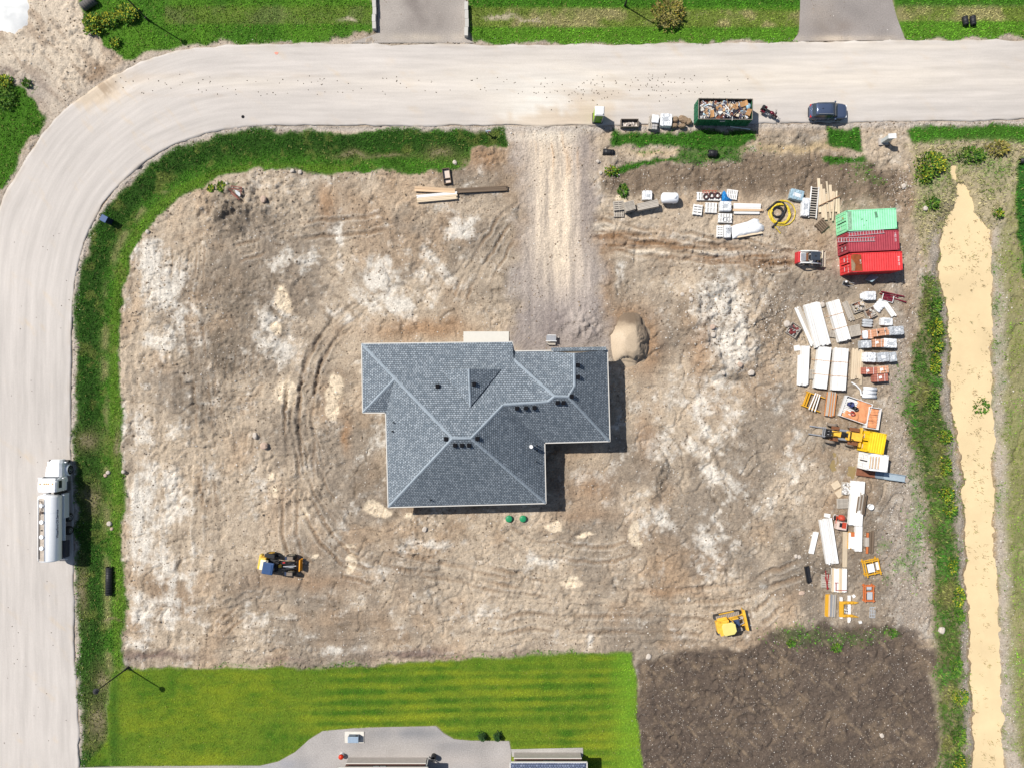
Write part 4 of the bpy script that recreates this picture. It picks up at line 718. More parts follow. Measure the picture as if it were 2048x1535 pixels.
def wheel(parent, c, r, wd, axis='y', tm=None, rm=None):
    tm = tm or m_tyre; rm = rm or m_rim; c = Vector(c); a = Vector((1, 0, 0)) if axis == 'x' else Vector((0, 1, 0)); rings = []
    def ring(off, rad, n=22):
        u = Vector((0, 0, 1)); w_ = a.cross(u); return [tuple(c + a * off + (u * math.cos(2 * math.pi * i / n) + w_ * math.sin(2 * math.pi * i / n)) * rad) for i in range(n)]
    t = MB().loft([ring(-wd / 2, r * .58), ring(-wd / 2, r * .9), ring(-wd * .38, r), ring(wd * .38, r), ring(wd / 2, r * .9), ring(wd / 2, r * .58)]).build('wheel', tm, parent, True)
    rb_ = MB()
    for s_ in (-1, 1): rb_.loft([ring(s_ * wd * .5, r * .56), ring(s_ * wd * .53, r * .54), ring(s_ * wd * .40, r * .30), ring(s_ * wd * .52, r * .16), ring(s_ * wd * .52, .01)])
    rb_.build('rim', rm, t); return t
def ell(cx, cz, rx, rz_, y, n=28, flat=0): return [(cx + rx * math.cos(2 * math.pi * i / n), y, cz + rz_ * math.sin(2 * math.pi * i / n)) for i in range(n)]

def tanker():
    t = thing('tanker_truck', 'white tanker truck parked at the edge of the road on the left', 'truck', (-53.8, -14.85, .06))
    wm = mat('truck_white', (.80, .81, .82), .25, 0, .03, 2, 0, .5); gm = mat('truck_pale_grey', (.55, .59, .64), .35, 0, .05)
    ch = MB().box((0, -.2, .85), (.95, 11.2, .28)); ch.box((0, 5.7, .62), (2.3, .3, .4)); ch.build('chassis', m_blk, t)
    tk = []
    for y, k_ in ((-5.75, .55), (-5.65, .93), (-5.5, 1), (1.75, 1), (1.9, .93), (2.0, .55)): tk.append(ell(0, 2.32, 1.25 * k_, .98 * k_, y, 36))
    tank = MB().loft(tk).build('tank', wm, t, True)
    for y in (-3.6, -1.8, .0): MB().loft([ell(0, 2.32, 1.258, .988, y - .04, 36), ell(0, 2.32, 1.258, .988, y + .04, 36)], cap=False).build('tank_band', wm, tank, True)
    MB().box((-.28, -1.9, 3.29), (.62, 7.2, .05)).build('walkway', mat('worn_tread_plate', L(214, 200, 184), .7, .1, .3, 5), tank)
    rl = MB()
    for x in (-.60, .06): rl.tube([(x, -5.5, 3.36), (x, 1.6, 3.36)], .03)
    rl.build('rail', m_steel, tank)
    pp = MB(); pp.tube([(-.52, 1.4, 3.36), (-.2, 1.4, 3.42), (-.1, .8, 3.42), (-.3, .3, 3.42), (-.52, -.2, 3.42), (-.56, -5.2, 3.42)], .035); pp.box((-.2, .1, 3.4), (.3, .2, .16)); pp.build('hose', mat('rusty_pipe', L(110, 92, 80), .8), tank)
    for y in (.9, -1.0, -2.7, -4.0): MB().cyl((-.25, y, 3.3), (-.25, y, 3.42), .26, .24, 16).build('hatch', wm, tank)
    MB().box((-.25, -1.95, 3.33), (.18, .12, .1)).build('valve_cap', m_blk, tank)
    # hood, cab
    hd = []
    for y, wd, z0, z1 in ((5.95, .62, .55, 1.35), (5.6, .85, .5, 1.72), (4.9, .98, .5, 1.86), (4.0, 1.02, .5, 1.98)):
        hd.append([(-wd, y, z0), (-wd, y, z1 - .3), (-wd * .72, y, z1), (wd * .72, y, z1), (wd, y, z1 - .3), (wd, y, z0)])
    MB().loft(hd).build('hood', wm, t, bevel=.06)
    for s_ in (-1, 1):
        f = [];
        for i in range(9):
            a = math.pi * i / 8; f.append([(s_ * .95, 4.65 + .72 * math.cos(a), .55 + .70 * math.sin(a)), (s_ * 1.26, 4.65 + .70 * math.cos(a), .55 + .66 * math.sin(a)), (s_ * 1.26, 4.65 + .6 * math.cos(a), .5 + .58 * math.sin(a)), (s_ * .95, 4.65 + .6 * math.cos(a), .5 + .58 * math.sin(a))])
        MB().loft(f).build('fender', wm, t, True)
        MB().box((s_ * .98, 5.62, 1.05), (.26, .12, .22)).build('headlight', m_lamp, t); MB().box((s_ * 1.42, 3.9, 1.95), (.14, .1, .5)).add([(s_ * 1.1, 3.9, 1.95), (s_ * 1.4, 3.92, 2.0), (s_ * 1.4, 3.88, 2.0)], [(0, 1, 2)]).build('mirror', wm, t)
    cb = []
    for y, z0, z1, wd in ((4.05, .8, 1.95, 1.02), (3.75, .8, 2.75, 1.08), (3.5, .8, 2.92, 1.12), (2.7, .8, 2.95, 1.12), (2.35, .8, 2.88, 1.1)):
        cb.append([(-wd, y, z0), (-wd, y, z1 - .2), (-wd * .86, y, z1), (wd * .86, y, z1), (wd, y, z1 - .2), (wd, y, z0)])
    cab = MB().loft(cb).build('cab', wm, t, bevel=.05)
    MB().add([(-.92, 4.045, 2.0), (.92, 4.045, 2.0), (.92, 3.80, 2.62), (-.92, 3.80, 2.62)], [(0, 1, 2, 3)]).build('windscreen', m_glass, cab)
    for s_ in (-1, 1): MB().box((s_ * 1.105, 3.2, 2.2), (.05, .85, .55)).build('side_window', m_glass, cab)
    for x in (-.72, -.25, 0, .25, .72): MB().box((x, 3.35, 2.96), (.12, .16, .07)).build('marker_light', m_amber, cab)
    MB().box((0, 3.83, 2.78), (1.9, .22, .06), rx=-.4).build('sun_visor', wm, cab)
    MB().cyl((1.05, 2.15, .9), (1.05, 2.15, 3.0), .09, .09, 10).build('exhaust_stack', m_blk, t); MB().tube([(.4, 2.25, 1.3), (.7, 2.2, 1.6), (1.1, 2.2, 1.5), (1.2, 2.3, 1.2)], .06).build('hose', m_blk, t)
    for s_ in (-1, 1):
        MB().box((s_ * .98, 2.75, .8), (.52, 1.1, .5)).build('fuel_tank', mat('dark_aluminium', (.12, .13, .15), .4, .5), t)
        MB().box((s_ * 1.07, .55, 1.25), (.36, 2.9, .9)).build('side_cabinet', gm, t, bevel=.03); MB().box((s_ * 1.04, -2.15, 1.55), (.5, 2.7, .08)).build('mudguard', gm, t)
        MB().box((s_ * 1.02, -4.6, 1.1), (.44, 1.9, .75)).build('hose_box', mat('dark_box', (.05, .05, .07), .5), t)
    MB().tube([(-1.15, -5.85, 1.0), (1.2, -5.85, 1.0)], .06).build('rear_bumper', gm, t)
    for s_ in (-1, 1):
        wheel(t, (s_ * 1.08, 4.65, .52), .52, .32, 'x')
        for y in (-1.0, -2.55): wheel(t, (s_ * .98, y, .52), .52, .5, 'x')
    # lettering down the tank's side, read from behind forwards
    th = math.radians(24); nx, nz_ = math.cos(th) / 1.25, math.sin(th) / .98; nl = math.hypot(nx, nz_); n = Vector((nx / nl, 0, nz_ / nl)); p = Vector((1.265 * math.cos(th), -1.3, 2.32 + .99 * math.sin(th)))
    xa = Vector((0, 1, 0)); ya = n.cross(xa); M4 = Matrix(((xa.x, ya.x, n.x, p.x), (xa.y, ya.y, n.y, p.y), (xa.z, ya.z, n.z, p.z), (0, 0, 0, 1)))
    text_mesh('lettering', 'Waterford Oil Service', .36, mat('dark_blue_print', (.01, .012, .04), .5), tank, M4, .012)
tanker()

def suv():
    x, y = P(1657.5, 222, 1.0); t = thing('suv', 'slate blue suv parked on the dusty road', 'car', (x, y, .08))
    pm = mat('slate_blue_paint', (.075, .10, .165), .22, .35, .04, 2, 0, .6)
    def sec(xx, hw, z0, zb, zt): return [(xx, -hw, z0 + .12), (xx, -hw * 1.0, zb - .18), (xx, -hw * .96, zb), (xx, -hw * .80, zt), (xx, hw * .80, zt), (xx, hw * .96, zb), (xx, hw, zb - .18), (xx, hw, z0 + .12), (xx, hw * .85, z0), (xx, -hw * .85, z0)]
    st = [(-2.22, .60, .45, .80, .90), (-2.12, .80, .32, .93, 1.0), (-1.75, .91, .25, 1.0, 1.06), (-.9, .93, .22, 1.0, 1.06), (.3, .93, .22, .98, 1.04), (1.0, .92, .24, .95, 1.03), (1.6, .89, .26, .90, .99), (2.0, .80, .30, .82, .92), (2.2, .56, .42, .68, .78)]
    body = MB().loft([sec(*s_) for s_ in st]).build('body', pm, t, True, .03)
    gh = []
    for xx, hw, hz in ((-2.02, .70, 1.03), (-1.55, .74, 1.52), (-1.0, .76, 1.56), (.1, .76, 1.56), (.45, .74, 1.52), (1.02, .70, 1.02)): gh.append([(xx, -hw - .10, 1.0), (xx, -hw, hz), (xx, hw, hz), (xx, hw + .10, 1.0)])
    MB().loft(gh).build('window_glass', m_glass, t, bevel=.03)
    rf = [];
    for xx, hw, hz in ((-1.72, .64, 1.50), (-1.5, .70, 1.565), (-.9, .72, 1.61), (-.2, .72, 1.61), (.36, .68, 1.575)): rf.append([(xx, -hw, hz - .05), (xx, -hw * .9, hz), (xx, hw * .9, hz), (xx, hw, hz - .05)])
    roof = MB().loft(rf).build('roof', pm, t, True)
    for s_ in (-1, 1):
        MB().tube([(-1.5, s_ * .62, 1.6), (-.6, s_ * .64, 1.67), (.25, s_ * .62, 1.61)], .025).build('roof_rail', m_steel, roof)
        MB().box((.72, s_ * 1.02, 1.05), (.16, .2, .14)).build('mirror', pm, t, bevel=.02)
        MB().box((2.06, s_ * .56, .74), (.2, .34, .14)).build('headlight', m_lamp, t); MB().box((-2.12, s_ * .64, .88), (.14, .26, .2)).build('tail_light', m_red, t)
        for xx in (-.62, .25): MB().box((xx, s_ * .80, 1.3), (.07, .05, .52), rx=s_ * .18).build('door_pillar', pm, t)
        for xx in (-.95, -.05): MB().box((xx, s_ * .945, .86), (.2, .03, .04)).build('door_handle', m_rim, t)
        for xx in (-1.35, 1.38): wheel(t, (xx, s_ * .80, .34), .34, .24, 'y')
    MB().box((-1.0, 0, 1.63), (.14, .05, .07)).build('antenna', m_blk, roof); MB().box((-1.98, 0, .98), (.16, 1.3, .05), ry=.9).build('rear_spoiler', pm, t)
    MB().box((.62, -.45, 1.33), (.02, .3, .22), ry=-.85).build('paper', mat('paper_white', (.7, .7, .7), .8), t); MB().box((2.15, 0, .48), (.12, 1.0, .16)).build('front_bumper', m_blk, t); MB().box((-2.18, 0, .46), (.12, 1.1, .18)).build('rear_bumper', m_blk, t)
suv()

def motorcycle():
    x, y = P(1538, 225.5, .6); t = thing('motorcycle', 'dark red touring motorcycle parked between the dumpster and the suv', 'motorcycle', (x, y, .08), math.radians(-31))
    rm = mat('wine_red_paint', (.12, .008, .02), .25, .2, .05, 3, 0, .6)
    for xx in (-.75, .82):
        w_ = []; n = 20
        wheel(t, (xx, 0, .32), .32, .15 if xx < 0 else .12, 'y')
    MB().loft([[(.05, -.10, .72), (.05, .10, .72), (.05, .13, .84), (.05, -.13, .84)], [(.3, -.17, .70), (.3, .17, .70), (.3, .17, .93), (.3, -.17, .93)], [(.58, -.09, .74), (.58, .09, .74), (.58, .08, .90), (.58, -.08, .90)]]).build('fuel_tank', rm, t, True)
    MB().box((.1, 0, .45), (.6, .34, .4)).cyl((.1, -.28, .42), (.1, .28, .42), .14, n=10).build('engine', m_steel, t); MB().box((-.22, 0, .78), (.62, .30, .12), top=(.9, .8)).build('seat', m_blk, t, bevel=.03)
    MB().box((-.92, 0, .86), (.36, .56, .34), top=(.85, .85)).build('top_case', m_blk, t, bevel=.04)
    for s_ in (-1, 1):
        MB().box((-.72, s_ * .32, .55), (.52, .2, .36)).build('saddlebag', rm, t, bevel=.05); MB().tube([(.86, s_ * .09, .32), (.62, s_ * .10, .95)], .03).build('fork', m_rim, t)
        MB().tube([(.60, s_ * .08, 1.0), (.52, s_ * .36, 1.08), (.42, s_ * .44, 1.05)], .022).build('handlebar', m_blk, t); MB().cyl((-.1, s_ * .2, .3), (-.95, s_ * .22, .3), .05, n=8).build('exhaust', m_rim, t)
        MB().box((.58, s_ * .34, 1.2), (.03, .14, .09)).build('mirror', m_blk, t)
    MB().box((.72, 0, .95), (.24, .42, .32), top=(.6, .7)).build('fairing', rm, t, bevel=.04); MB().box((.68, 0, 1.2), (.03, .36, .26), ry=-.5).build('windshield', m_glass, t); MB().box((.85, 0, .66), (.5, .16, .05)).build('mudguard', rm, t)
motorcycle()

def dumpster():
    h = 2.1; x, y = P(1451, 218.5, h); t = thing('dumpster', 'green roll off dumpster heaped with building waste beside the road', 'dumpster', (x, y, .02), math.radians(-.7))
    gm = mat('dumpster_green', (.015, .11, .055), .5, 0, .25, 3); im = mat('dumpster_inside', (.05, .045, .04), .8, .1, .3, 4); LX, LY = 3.15, 1.2
    MB().box((0, 0, .2), (2 * LX, 2 * LY, .1)).box((0, .5, .09), (2 * LX, .14, .14)).box((0, -.5, .09), (2 * LX, .14, .14)).build('floor', gm, t)
    for s_ in (-1, 1): MB().box((0, s_ * LY, 1.15), (2 * LX, .07, 1.85)).box((0, s_ * (LY - .045), 1.15), (2 * LX - .1, .02, 1.8)).build('side_wall', gm, t)
    for s_ in (-1, 1): MB().box((s_ * LX, 0, 1.15), (.07, 2 * LY, 1.85)).build('end_gate' if s_ < 0 else 'end_wall', gm, t)
    for s_ in (-1, 1):
        MB().box((0, s_ * (LY - .06), 1.3), (2 * LX - .14, .02, 1.5)).build('inner_lining', im, t)
        for i in range(9): piece('side_rib', gm, t, (-LX + .3 + i * .72, s_ * (LY + .06), 1.15), (.09, .08, 1.8))
        MB().tube([(-LX, s_ * LY, h), (LX, s_ * LY, h)], .055, 6).build('rim', mat('worn_rim', L(150, 140, 128), .6, .2, .3, 4), t)
        MB().tube([(s_ * LX, -LY, h), (s_ * LX, LY, h)], .055, 6).build('rim', MATS['worn_rim'], t)
    for z in (.6, 1.15, 1.7): piece('gate_bar', gm, t, (-LX - .06, 0, z), (.08, 2.3, .09))
    for yy in (-.75, 0, .75): piece('gate_bar', gm, t, (-LX - .05, yy, 1.15), (.07, .08, 1.7))
    for s_ in (-1, 1): wheel(t, (-LX + .3, s_ * .9, .12), .12, .14, 'y', m_steel, m_steel)
    sg = MB().box((-.25, -LY - .11, 1.75), (.62, .02, .24)).build('sign_plate', m_white, t)
    text_mesh('lettering', 'BIN RENTAL', .12, m_dark, sg, Matrix.Translation((-.25, -LY - .122, 1.75)) @ Matrix.Rotation(math.pi / 2, 4, 'X'))
    # what was thrown in
    wcols = [(.6, .6, .58), (.66, .66, .68), (.62, .62, .6), (.42, .27, .15), (.30, .18, .10), (.52, .44, .34), (.05, .05, .06), (.04, .04, .06), (.40, .54, .62), (.16, .06, .04), (.2, .2, .22), (.46, .36, .25), (.6, .58, .52), (.07, .06, .09)]
    r = random.Random(5); mb = MB(); mb.box((0, 0, 1.1), (2 * LX - .2, 2 * LY - .2, .9), col=(.2, .16, .13))
    for i in range(520):
        xx, yy = r.uniform(-LX + .25, LX - .25), r.uniform(-LY + .25, LY - .25); top_ = 1.55 + .45 * math.cos(xx / LX * 1.2) * math.cos(yy / LY * 1.1); zz = top_ + r.uniform(-.35, .12); kind = r.random(); c = r.choice(wcols); k_ = r.uniform(.75, 1.1); c = tuple(min(.85, v * k_) for v in c)
        s_ = (r.uniform(.6, 1.7), r.uniform(.05, .12), r.uniform(.03, .08)) if kind < .45 else ((r.uniform(.3, .8), r.uniform(.25, .6), r.uniform(.02, .05)) if kind < .8 else (r.uniform(.2, .5), r.uniform(.2, .45), r.uniform(.15, .35)))
        mb.box((xx * (1 - .15 * s_[0] / 1.7), yy * (1 - .35 * s_[0] / 1.7), zz), s_, r.uniform(0, 3.14), r.uniform(-.45, .45), r.uniform(-.4, .4), col=c)
    o = mb.build('building_waste', mat_col('waste', .8, .1, 12, .2)); o.location = (x, y, .02); o.rotation_euler.z = math.radians(-.7)
    tag(o, 'heap of boards, cardboard and plastic filling the green dumpster', 'waste', kind='stuff')
    bc = mat('cardboard', L(206, 158, 108), .85, 0, .1, 3)
    for (a, b, sx, sy, rz, lab) in ((1487, 208, .75, .6, .3, 'large tan cardboard box near the top right corner of the dumpster'), (1468.5, 213, .6, .5, -.1, 'square cardboard carton in the upper right half of the dumpster'), (1497, 226, .7, .5, 1.2, 'cardboard sheet at the right end of the dumpster'), (1437, 216, .6, .4, .5, 'brown cardboard piece left of the middle of the dumpster'), (1424, 228, .35, .8, .1, 'narrow upright cardboard strip in the left half of the dumpster')):
        bx, by = P(a, b, 2.1); e = thing('cardboard_box', lab, 'box', (bx, by, 2.02), rz, 'cardboard in the dumpster')
        MB().box((0, 0, 0), (sx, sy, .24), 0, .12, .1).build('carton', bc, e); MB().box((sx * .4, 0, .16), (sx * .5, sy, .02), 0, -.6, 0).build('flap', bc, e)
    bx, by = P(1497, 213, 2.1); e = thing('plastic_bag', 'light blue plastic bag in the right corner of the dumpster', 'bag', (bx, by, 1.98)); mb = MB()
    for s_ in range(1): mb.loft([[(.30 * k_ * math.cos(a) * (1 + .15 * math.sin(3 * a)), .4 * k_ * math.sin(a), z) for a in np.linspace(0, 2 * math.pi, 12, False)] for z, k_ in ((-.1, .8), (.08, 1), (.2, .75), (.27, .3))])
    mb.build('bag', mat('pale_blue_film', L(168, 206, 224), .35, 0, .2, 5, .4), e, True)
dumpster()

def container(name, label, quad, length_from, rgb, h=2.59, marks=(), rust=None, group='shipping containers', inner=None):
    """quad: photo pixels of the roof's corners: door-end north, far north, far south, door-end south"""
    c = [Vector((*P(a, b, h), 0)) for a, b in quad]; ex = ((c[1] - c[0]) + (c[2] - c[3])) / 2; LX = ex.length; W = ((c[0] - c[3]).length + (c[1] - c[2]).length) / 2; rz = math.atan2(ex.y, ex.x); ctr = sum(c, Vector()) / 4
    z0 = level(ctr.x, ctr.y, 1.2); settle(ctr.x, ctr.y, LX / 2, W / 2, rz, z0)
    t = thing(name, label, 'container', (ctr.x, ctr.y, z0), rz, group); h = h - z0
    m = mat(name + str(rgb), rgb, .5, .1, .22, 1.2, .05); hx, hy = LX / 2, W / 2; fr = MB()
    for sx in (-1, 1):
        for sy in (-1, 1): fr.box((sx * (hx - .07), sy * (hy - .07), h / 2), (.14, .14, h - .02))
        for z in (.08, h - .09): fr.box((sx * (hx - .06), 0, z), (.12, 2 * hy - .28, .16))
    for sy in (-1, 1):
        for z in (.08, h - .07): fr.box((0, sy * (hy - .05), z), (2 * hx - .28, .10, .14))
    fr.build('frame', m, t)
    def corr(n, ln, dep, f):
        vs = []; fs = []; k_ = n * 4
        for i in range(k_ + 1):
            a = -ln / 2 + ln * i / k_; o = dep if (i % 4) in (1, 2) else 0; vs += [f(a, o, 0), f(a, o, 1)]
        return vs, [(2 * i, 2 * i + 2, 2 * i + 3, 2 * i + 1) for i in range(k_)]
    n = max(6, int(LX / .28))
    for sy in (-1, 1): MB().add(*corr(n, 2 * hx - .24, .045, lambda a, o, e_, sy=sy: (a, sy * (hy - .03 - o), .15 if e_ == 0 else h - .14))).build('side_wall', m, t)
    MB().add(*corr(8, 2 * hy - .24, .045, lambda a, o, e_: (hx - .04 - o, a, .15 if e_ == 0 else h - .16))).build('end_wall', m, t)
    MB().add(*corr(n, 2 * hx - .2, .022, lambda a, o, e_: (a, (hy - .09) * (-1 if e_ == 0 else 1), h - .045 + o))).build('roof', m, t)
    for sy in (-1, 1):
        d = MB().box((-hx + .05, sy * hy / 2, h / 2), (.06, hy - .14, h - .3)).build('door', m, t)
        for z in (.22, .4, .6, .78): piece('door_panel', m, d, (-hx + .03, sy * hy / 2, h * z), (.05, hy - .3, .12))
        for yy in (.3, .72): MB().cyl((-hx - .02, sy * hy * yy, .2), (-hx - .02, sy * hy * yy, h - .2), .022, n=6).build('lock_rod', m_rim if inner else m, d)
        MB().box((-hx - .05, sy * hy * .5, 1.2), (.04, .5, .05)).build('handle', m_rim, d)
    for sx in (-1, 1):
        for sy in (-1, 1):
            for z in (.06, h - .04): piece('corner_casting', mat('dark_casting' + str(rgb), tuple(v * .5 for v in rgb), .6), t, (sx * (hx - .08), sy * (hy - .08), z), (.18, .17, .13))
    for (s_, sz, mx_, my_, rot, on) in marks:
        if on == 'roof': M4 = Matrix.Translation((mx_, my_, h - .012)) @ Matrix.Rotation(rot, 4, 'Z')
        elif on == 'door': M4 = Matrix.Translation((-hx - .012, mx_, my_)) @ Matrix(((0, 0, -1, 0), (-1, 0, 0, 0), (0, 1, 0, 0), (0, 0, 0, 1)))
        else: M4 = Matrix.Translation((mx_, -hy - .004, my_)) @ Matrix.Rotation(math.pi / 2, 4, 'X')
        text_mesh('lettering', s_, sz, m_white, t, M4)
    return t, hx, hy, h, z0
cg, chx, chy, chh, cz0 = container('shipping_container', 'light green shipping container, northernmost of the three side by side', [(1692, 421), (1791, 416), (1795.5, 457.5), (1695, 462.5)], 0, (.27, .66, .38))
MB().box((-chx + .35, 0, chh - .018), (.5, 2 * chy - .3, .02)).build('roof_patch', mat('worn_green_patch', (.22, .36, .24), .7, .1, .5, 4), cg)
for (a, b, sx, sy) in ((.55, .55, .3, .7), (-.9, -.6, .12, .12), (-.6, -.1, .14, .1), (-1.1, .1, .2, .1)): MB().box((a, b, chh - .016), (sx, sy, .018), .2).build('stain', mat('oil_stain', (.10, .22, .13), .7, 0, .5, 8), cg)
MB().add([(-chx - .03, .35, 1.75), (-chx - .03, .5, 1.9), (-chx - .03, .65, 1.75), (-chx - .03, .5, 1.6)], [(0, 1, 2, 3)]).build('warning_placard', mat('placard_orange', L(224, 140, 40), .5), cg)
ca, ahx, ahy, ahh, az0 = container('shipping_container', 'faded crimson shipping container in the middle of three with two ladders on it', [(1695, 465), (1795.8, 459.5), (1801, 500), (1697.8, 504)], 0, (.32, .045, .06), marks=(('LU 2261', .30, 2.55, .35, math.pi / 2, 'roof'), ('22G1', .26, -.6, 1.9, 0, 'door')))
cb_, bhx, bhy, bhh, bz0 = container('shipping_container', 'bright red shipping container with a rusty brown roof patch, southernmost of three', [(1699.5, 507.5), (1803, 502), (1807, 540.5), (1703.2, 544)], 0, (.62, .045, .045), marks=(('LU 4418', .30, 2.6, 0, math.pi / 2, 'roof'), ('LU 4418', .24, -.6, 2.0, 0, 'door'), ('HAMB', .3, .55, 1.9, 0, 'door'), ('22G1', .2, .55, 1.2, 0, 'door'), ('TARE', .22, -2.35, 2.1, 0, 'side')))
MB().add([(-bhx + .05, -bhy + .1, bhh - .008), (-bhx + 1.35, -bhy + .12, bhh - .008), (-bhx + 1.25, bhy - .2, bhh - .008), (-bhx + .4, bhy - .08, bhh - .008), (-bhx + .05, bhy - .3, bhh - .008)], [(0, 1, 2, 3, 4)]).build('rust_patch', mat('rusty_brown', L(160, 84, 44), .85, 0, .45, 2.0), cb_)
MB().add([(-bhx + .08, -bhy + .15, bhh - .004), (-bhx + .45, -bhy + .15, bhh - .004), (-bhx + .55, -.2, bhh - .004), (-bhx + .3, .25, bhh - .004), (-bhx + .08, .5, bhh - .004)], [(0, 1, 2, 3, 4)]).build('mud_patch', mat('dry_mud_patch', L(170, 146, 116), .9, 0, .4, 3), cb_)
text_mesh('lettering', 'L 44', .26, m_white, cb_, Matrix.Translation((-bhx + 1.15, .1, bhh + .0)) @ Matrix.Rotation(math.pi / 2, 4, 'Z'))
container('yellow_container', 'small yellow storage container right behind the forklift', [(1740, 861.5), (1772.8, 867), (1768, 909), (1735.5, 903)], 0, (.80, .52, .02), 2.35, group=None)
wc, whx, why, whh, wz0 = container('white_container', 'small white storage container with slatted boards on its roof beside the yellow one', [(1737, 905.5), (1778, 909.5), (1774.5, 944), (1735, 939)], 0, (.76, .76, .74), 2.2, group=None)

def ladder(label, a, b, z, wd=.44, m=None, rung=.31, tilt=0):
    p, q = Vector((*P(*a, z), z)), Vector((*P(*b, z), z)); d = q - p; n = Vector((-d.y, d.x, 0)).normalized() * wd / 2; m = m or mat('ladder_aluminium', (.55, .52, .52), .45, .3)
    ctr = (p + q) / 2; t = thing('ladder', label, 'ladder', ctr, math.atan2(d.y, d.x)); ln = d.length
    for s_ in (-1, 1): piece('rail', m, t, (0, s_ * wd / 2, 0), (ln, .04, .085))
    k_ = int(ln / rung)
    for i in range(k_): piece('rung', m, t, (-ln / 2 + (i + .5) * ln / k_, 0, 0), (.045, wd - .04, .035))
    return t
ladder('aluminium ladder lying nearest the green container on the crimson roof', (1696, 469), (1769, 462.5), 2.637); ladder('aluminium ladder overhanging the doors of the crimson container', (1674.5, 480.5), (1750, 478.5), 2.637)
m_yel = mat('machine_yellow', (.70, .40, .045), .5, 0, .28, 3, 0, .4); m_paley = mat('faded_yellow_roof', L(250, 236, 140), .5, 0, .06, 2); m_rustm = mat('rusty_steel', L(140, 92, 62), .85, 0, .3, 5); m_mudty = mat('muddy_tyre', L(150, 136, 122), .95, 0, .3, 6, .3)
def machine(name, label, cat, px, py, ang, hx, hy, zc):
    x, y = P(px, py, zc); z = level(x, y, 1.2); settle(x, y, hx, hy, math.radians(ang), z); return thing(name, label, cat, (x, y, z), math.radians(ang))

def skid_steer():
    t = machine('skid_steer', 'white skid steer loader with black cab roof facing the containers', 'loader', 1624, 515.5, -1.5, 1.7, .9, 1.0); wm = mat('machine_white', (.68, .67, .64), .4, 0, .12, 3)
    MB().extr([(-1.6, .35), (-1.65, 1.15), (-1.35, 1.3), (-.1, 1.05), (.5, .9), (.5, .35)], 'y', -.52, .52).build('body', wm, t, bevel=.03); MB().box((-1.62, 0, .8), (.32, 1.35, .95), top=(.8, .95)).build('rear_door', mat('machine_red', (.48, .03, .035), .45, 0, .1), t, bevel=.03)
    MB().box((-1.15, 0, 1.32), (.6, .85, .06)).build('engine_cover', m_steel, t); MB().box((-.72, 0, 1.31), (.25, .9, .1)).build('vent_grille', m_rustm, t)
    for sx in (-.5, .42):
        for s_ in (-1, 1): piece('cab_post', m_blk, t, (sx, s_ * .45, 1.5), (.07, .07, 1.0))
    MB().box((-.03, 0, 2.02), (1.15, 1.05, .10), top=(.92, .92)).build('cab_roof', mat('cab_roof_black', (.035, .045, .06), .45, 0, .2, 3), t, bevel=.03); MB().box((-.05, 0, 2.09), (.18, .14, .05)).build('roof_hatch', m_blk, t); MB().box((.46, 0, 1.5), (.03, .9, .85)).build('windscreen', m_glass, t); MB().box((-.15, 0, .95), (.5, .5, .12)).box((-.37, 0, 1.2), (.1, .5, .5)).build('seat', m_blk, t)
    for s_ in (-1, 1):
        MB().tube([(-1.5, s_ * .68, 1.35), (-.6, s_ * .70, 1.5), (.5, s_ * .70, 1.4), (1.05, s_ * .68, .95), (1.3, s_ * .66, .5)], .085, 6).build('lift_arm', wm, t); MB().box((-1.38, s_ * .68, 1.0), (.2, .16, .8)).build('arm_post', wm, t)
        for xx in (-1.0, .25): wheel(t, (xx, s_ * .72, .4), .4, .28, 'y', m_mudty, wm)
        MB().cyl((-1.1, s_ * .62, .8), (-.1, s_ * .62, 1.3), .05, n=8).build('cylinder', m_steel, t)
    bm_ = mat('worn_bucket', L(226, 212, 188), .7, .1, .25, 4); MB().extr([(1.28, .75), (1.32, .3), (1.46, .2), (1.98, .2), (1.98, .26), (1.5, .29), (1.42, .42), (1.40, .8)], 'y', -.95, .95).build('bucket', bm_, t)
    for s_ in (-1, 1): MB().extr([(1.30, .78), (1.33, .24), (1.98, .2), (1.6, .55)], 'y', s_ * .95 - .02, s_ * .95 + .02).build('bucket_cheek', bm_, t)
skid_steer()

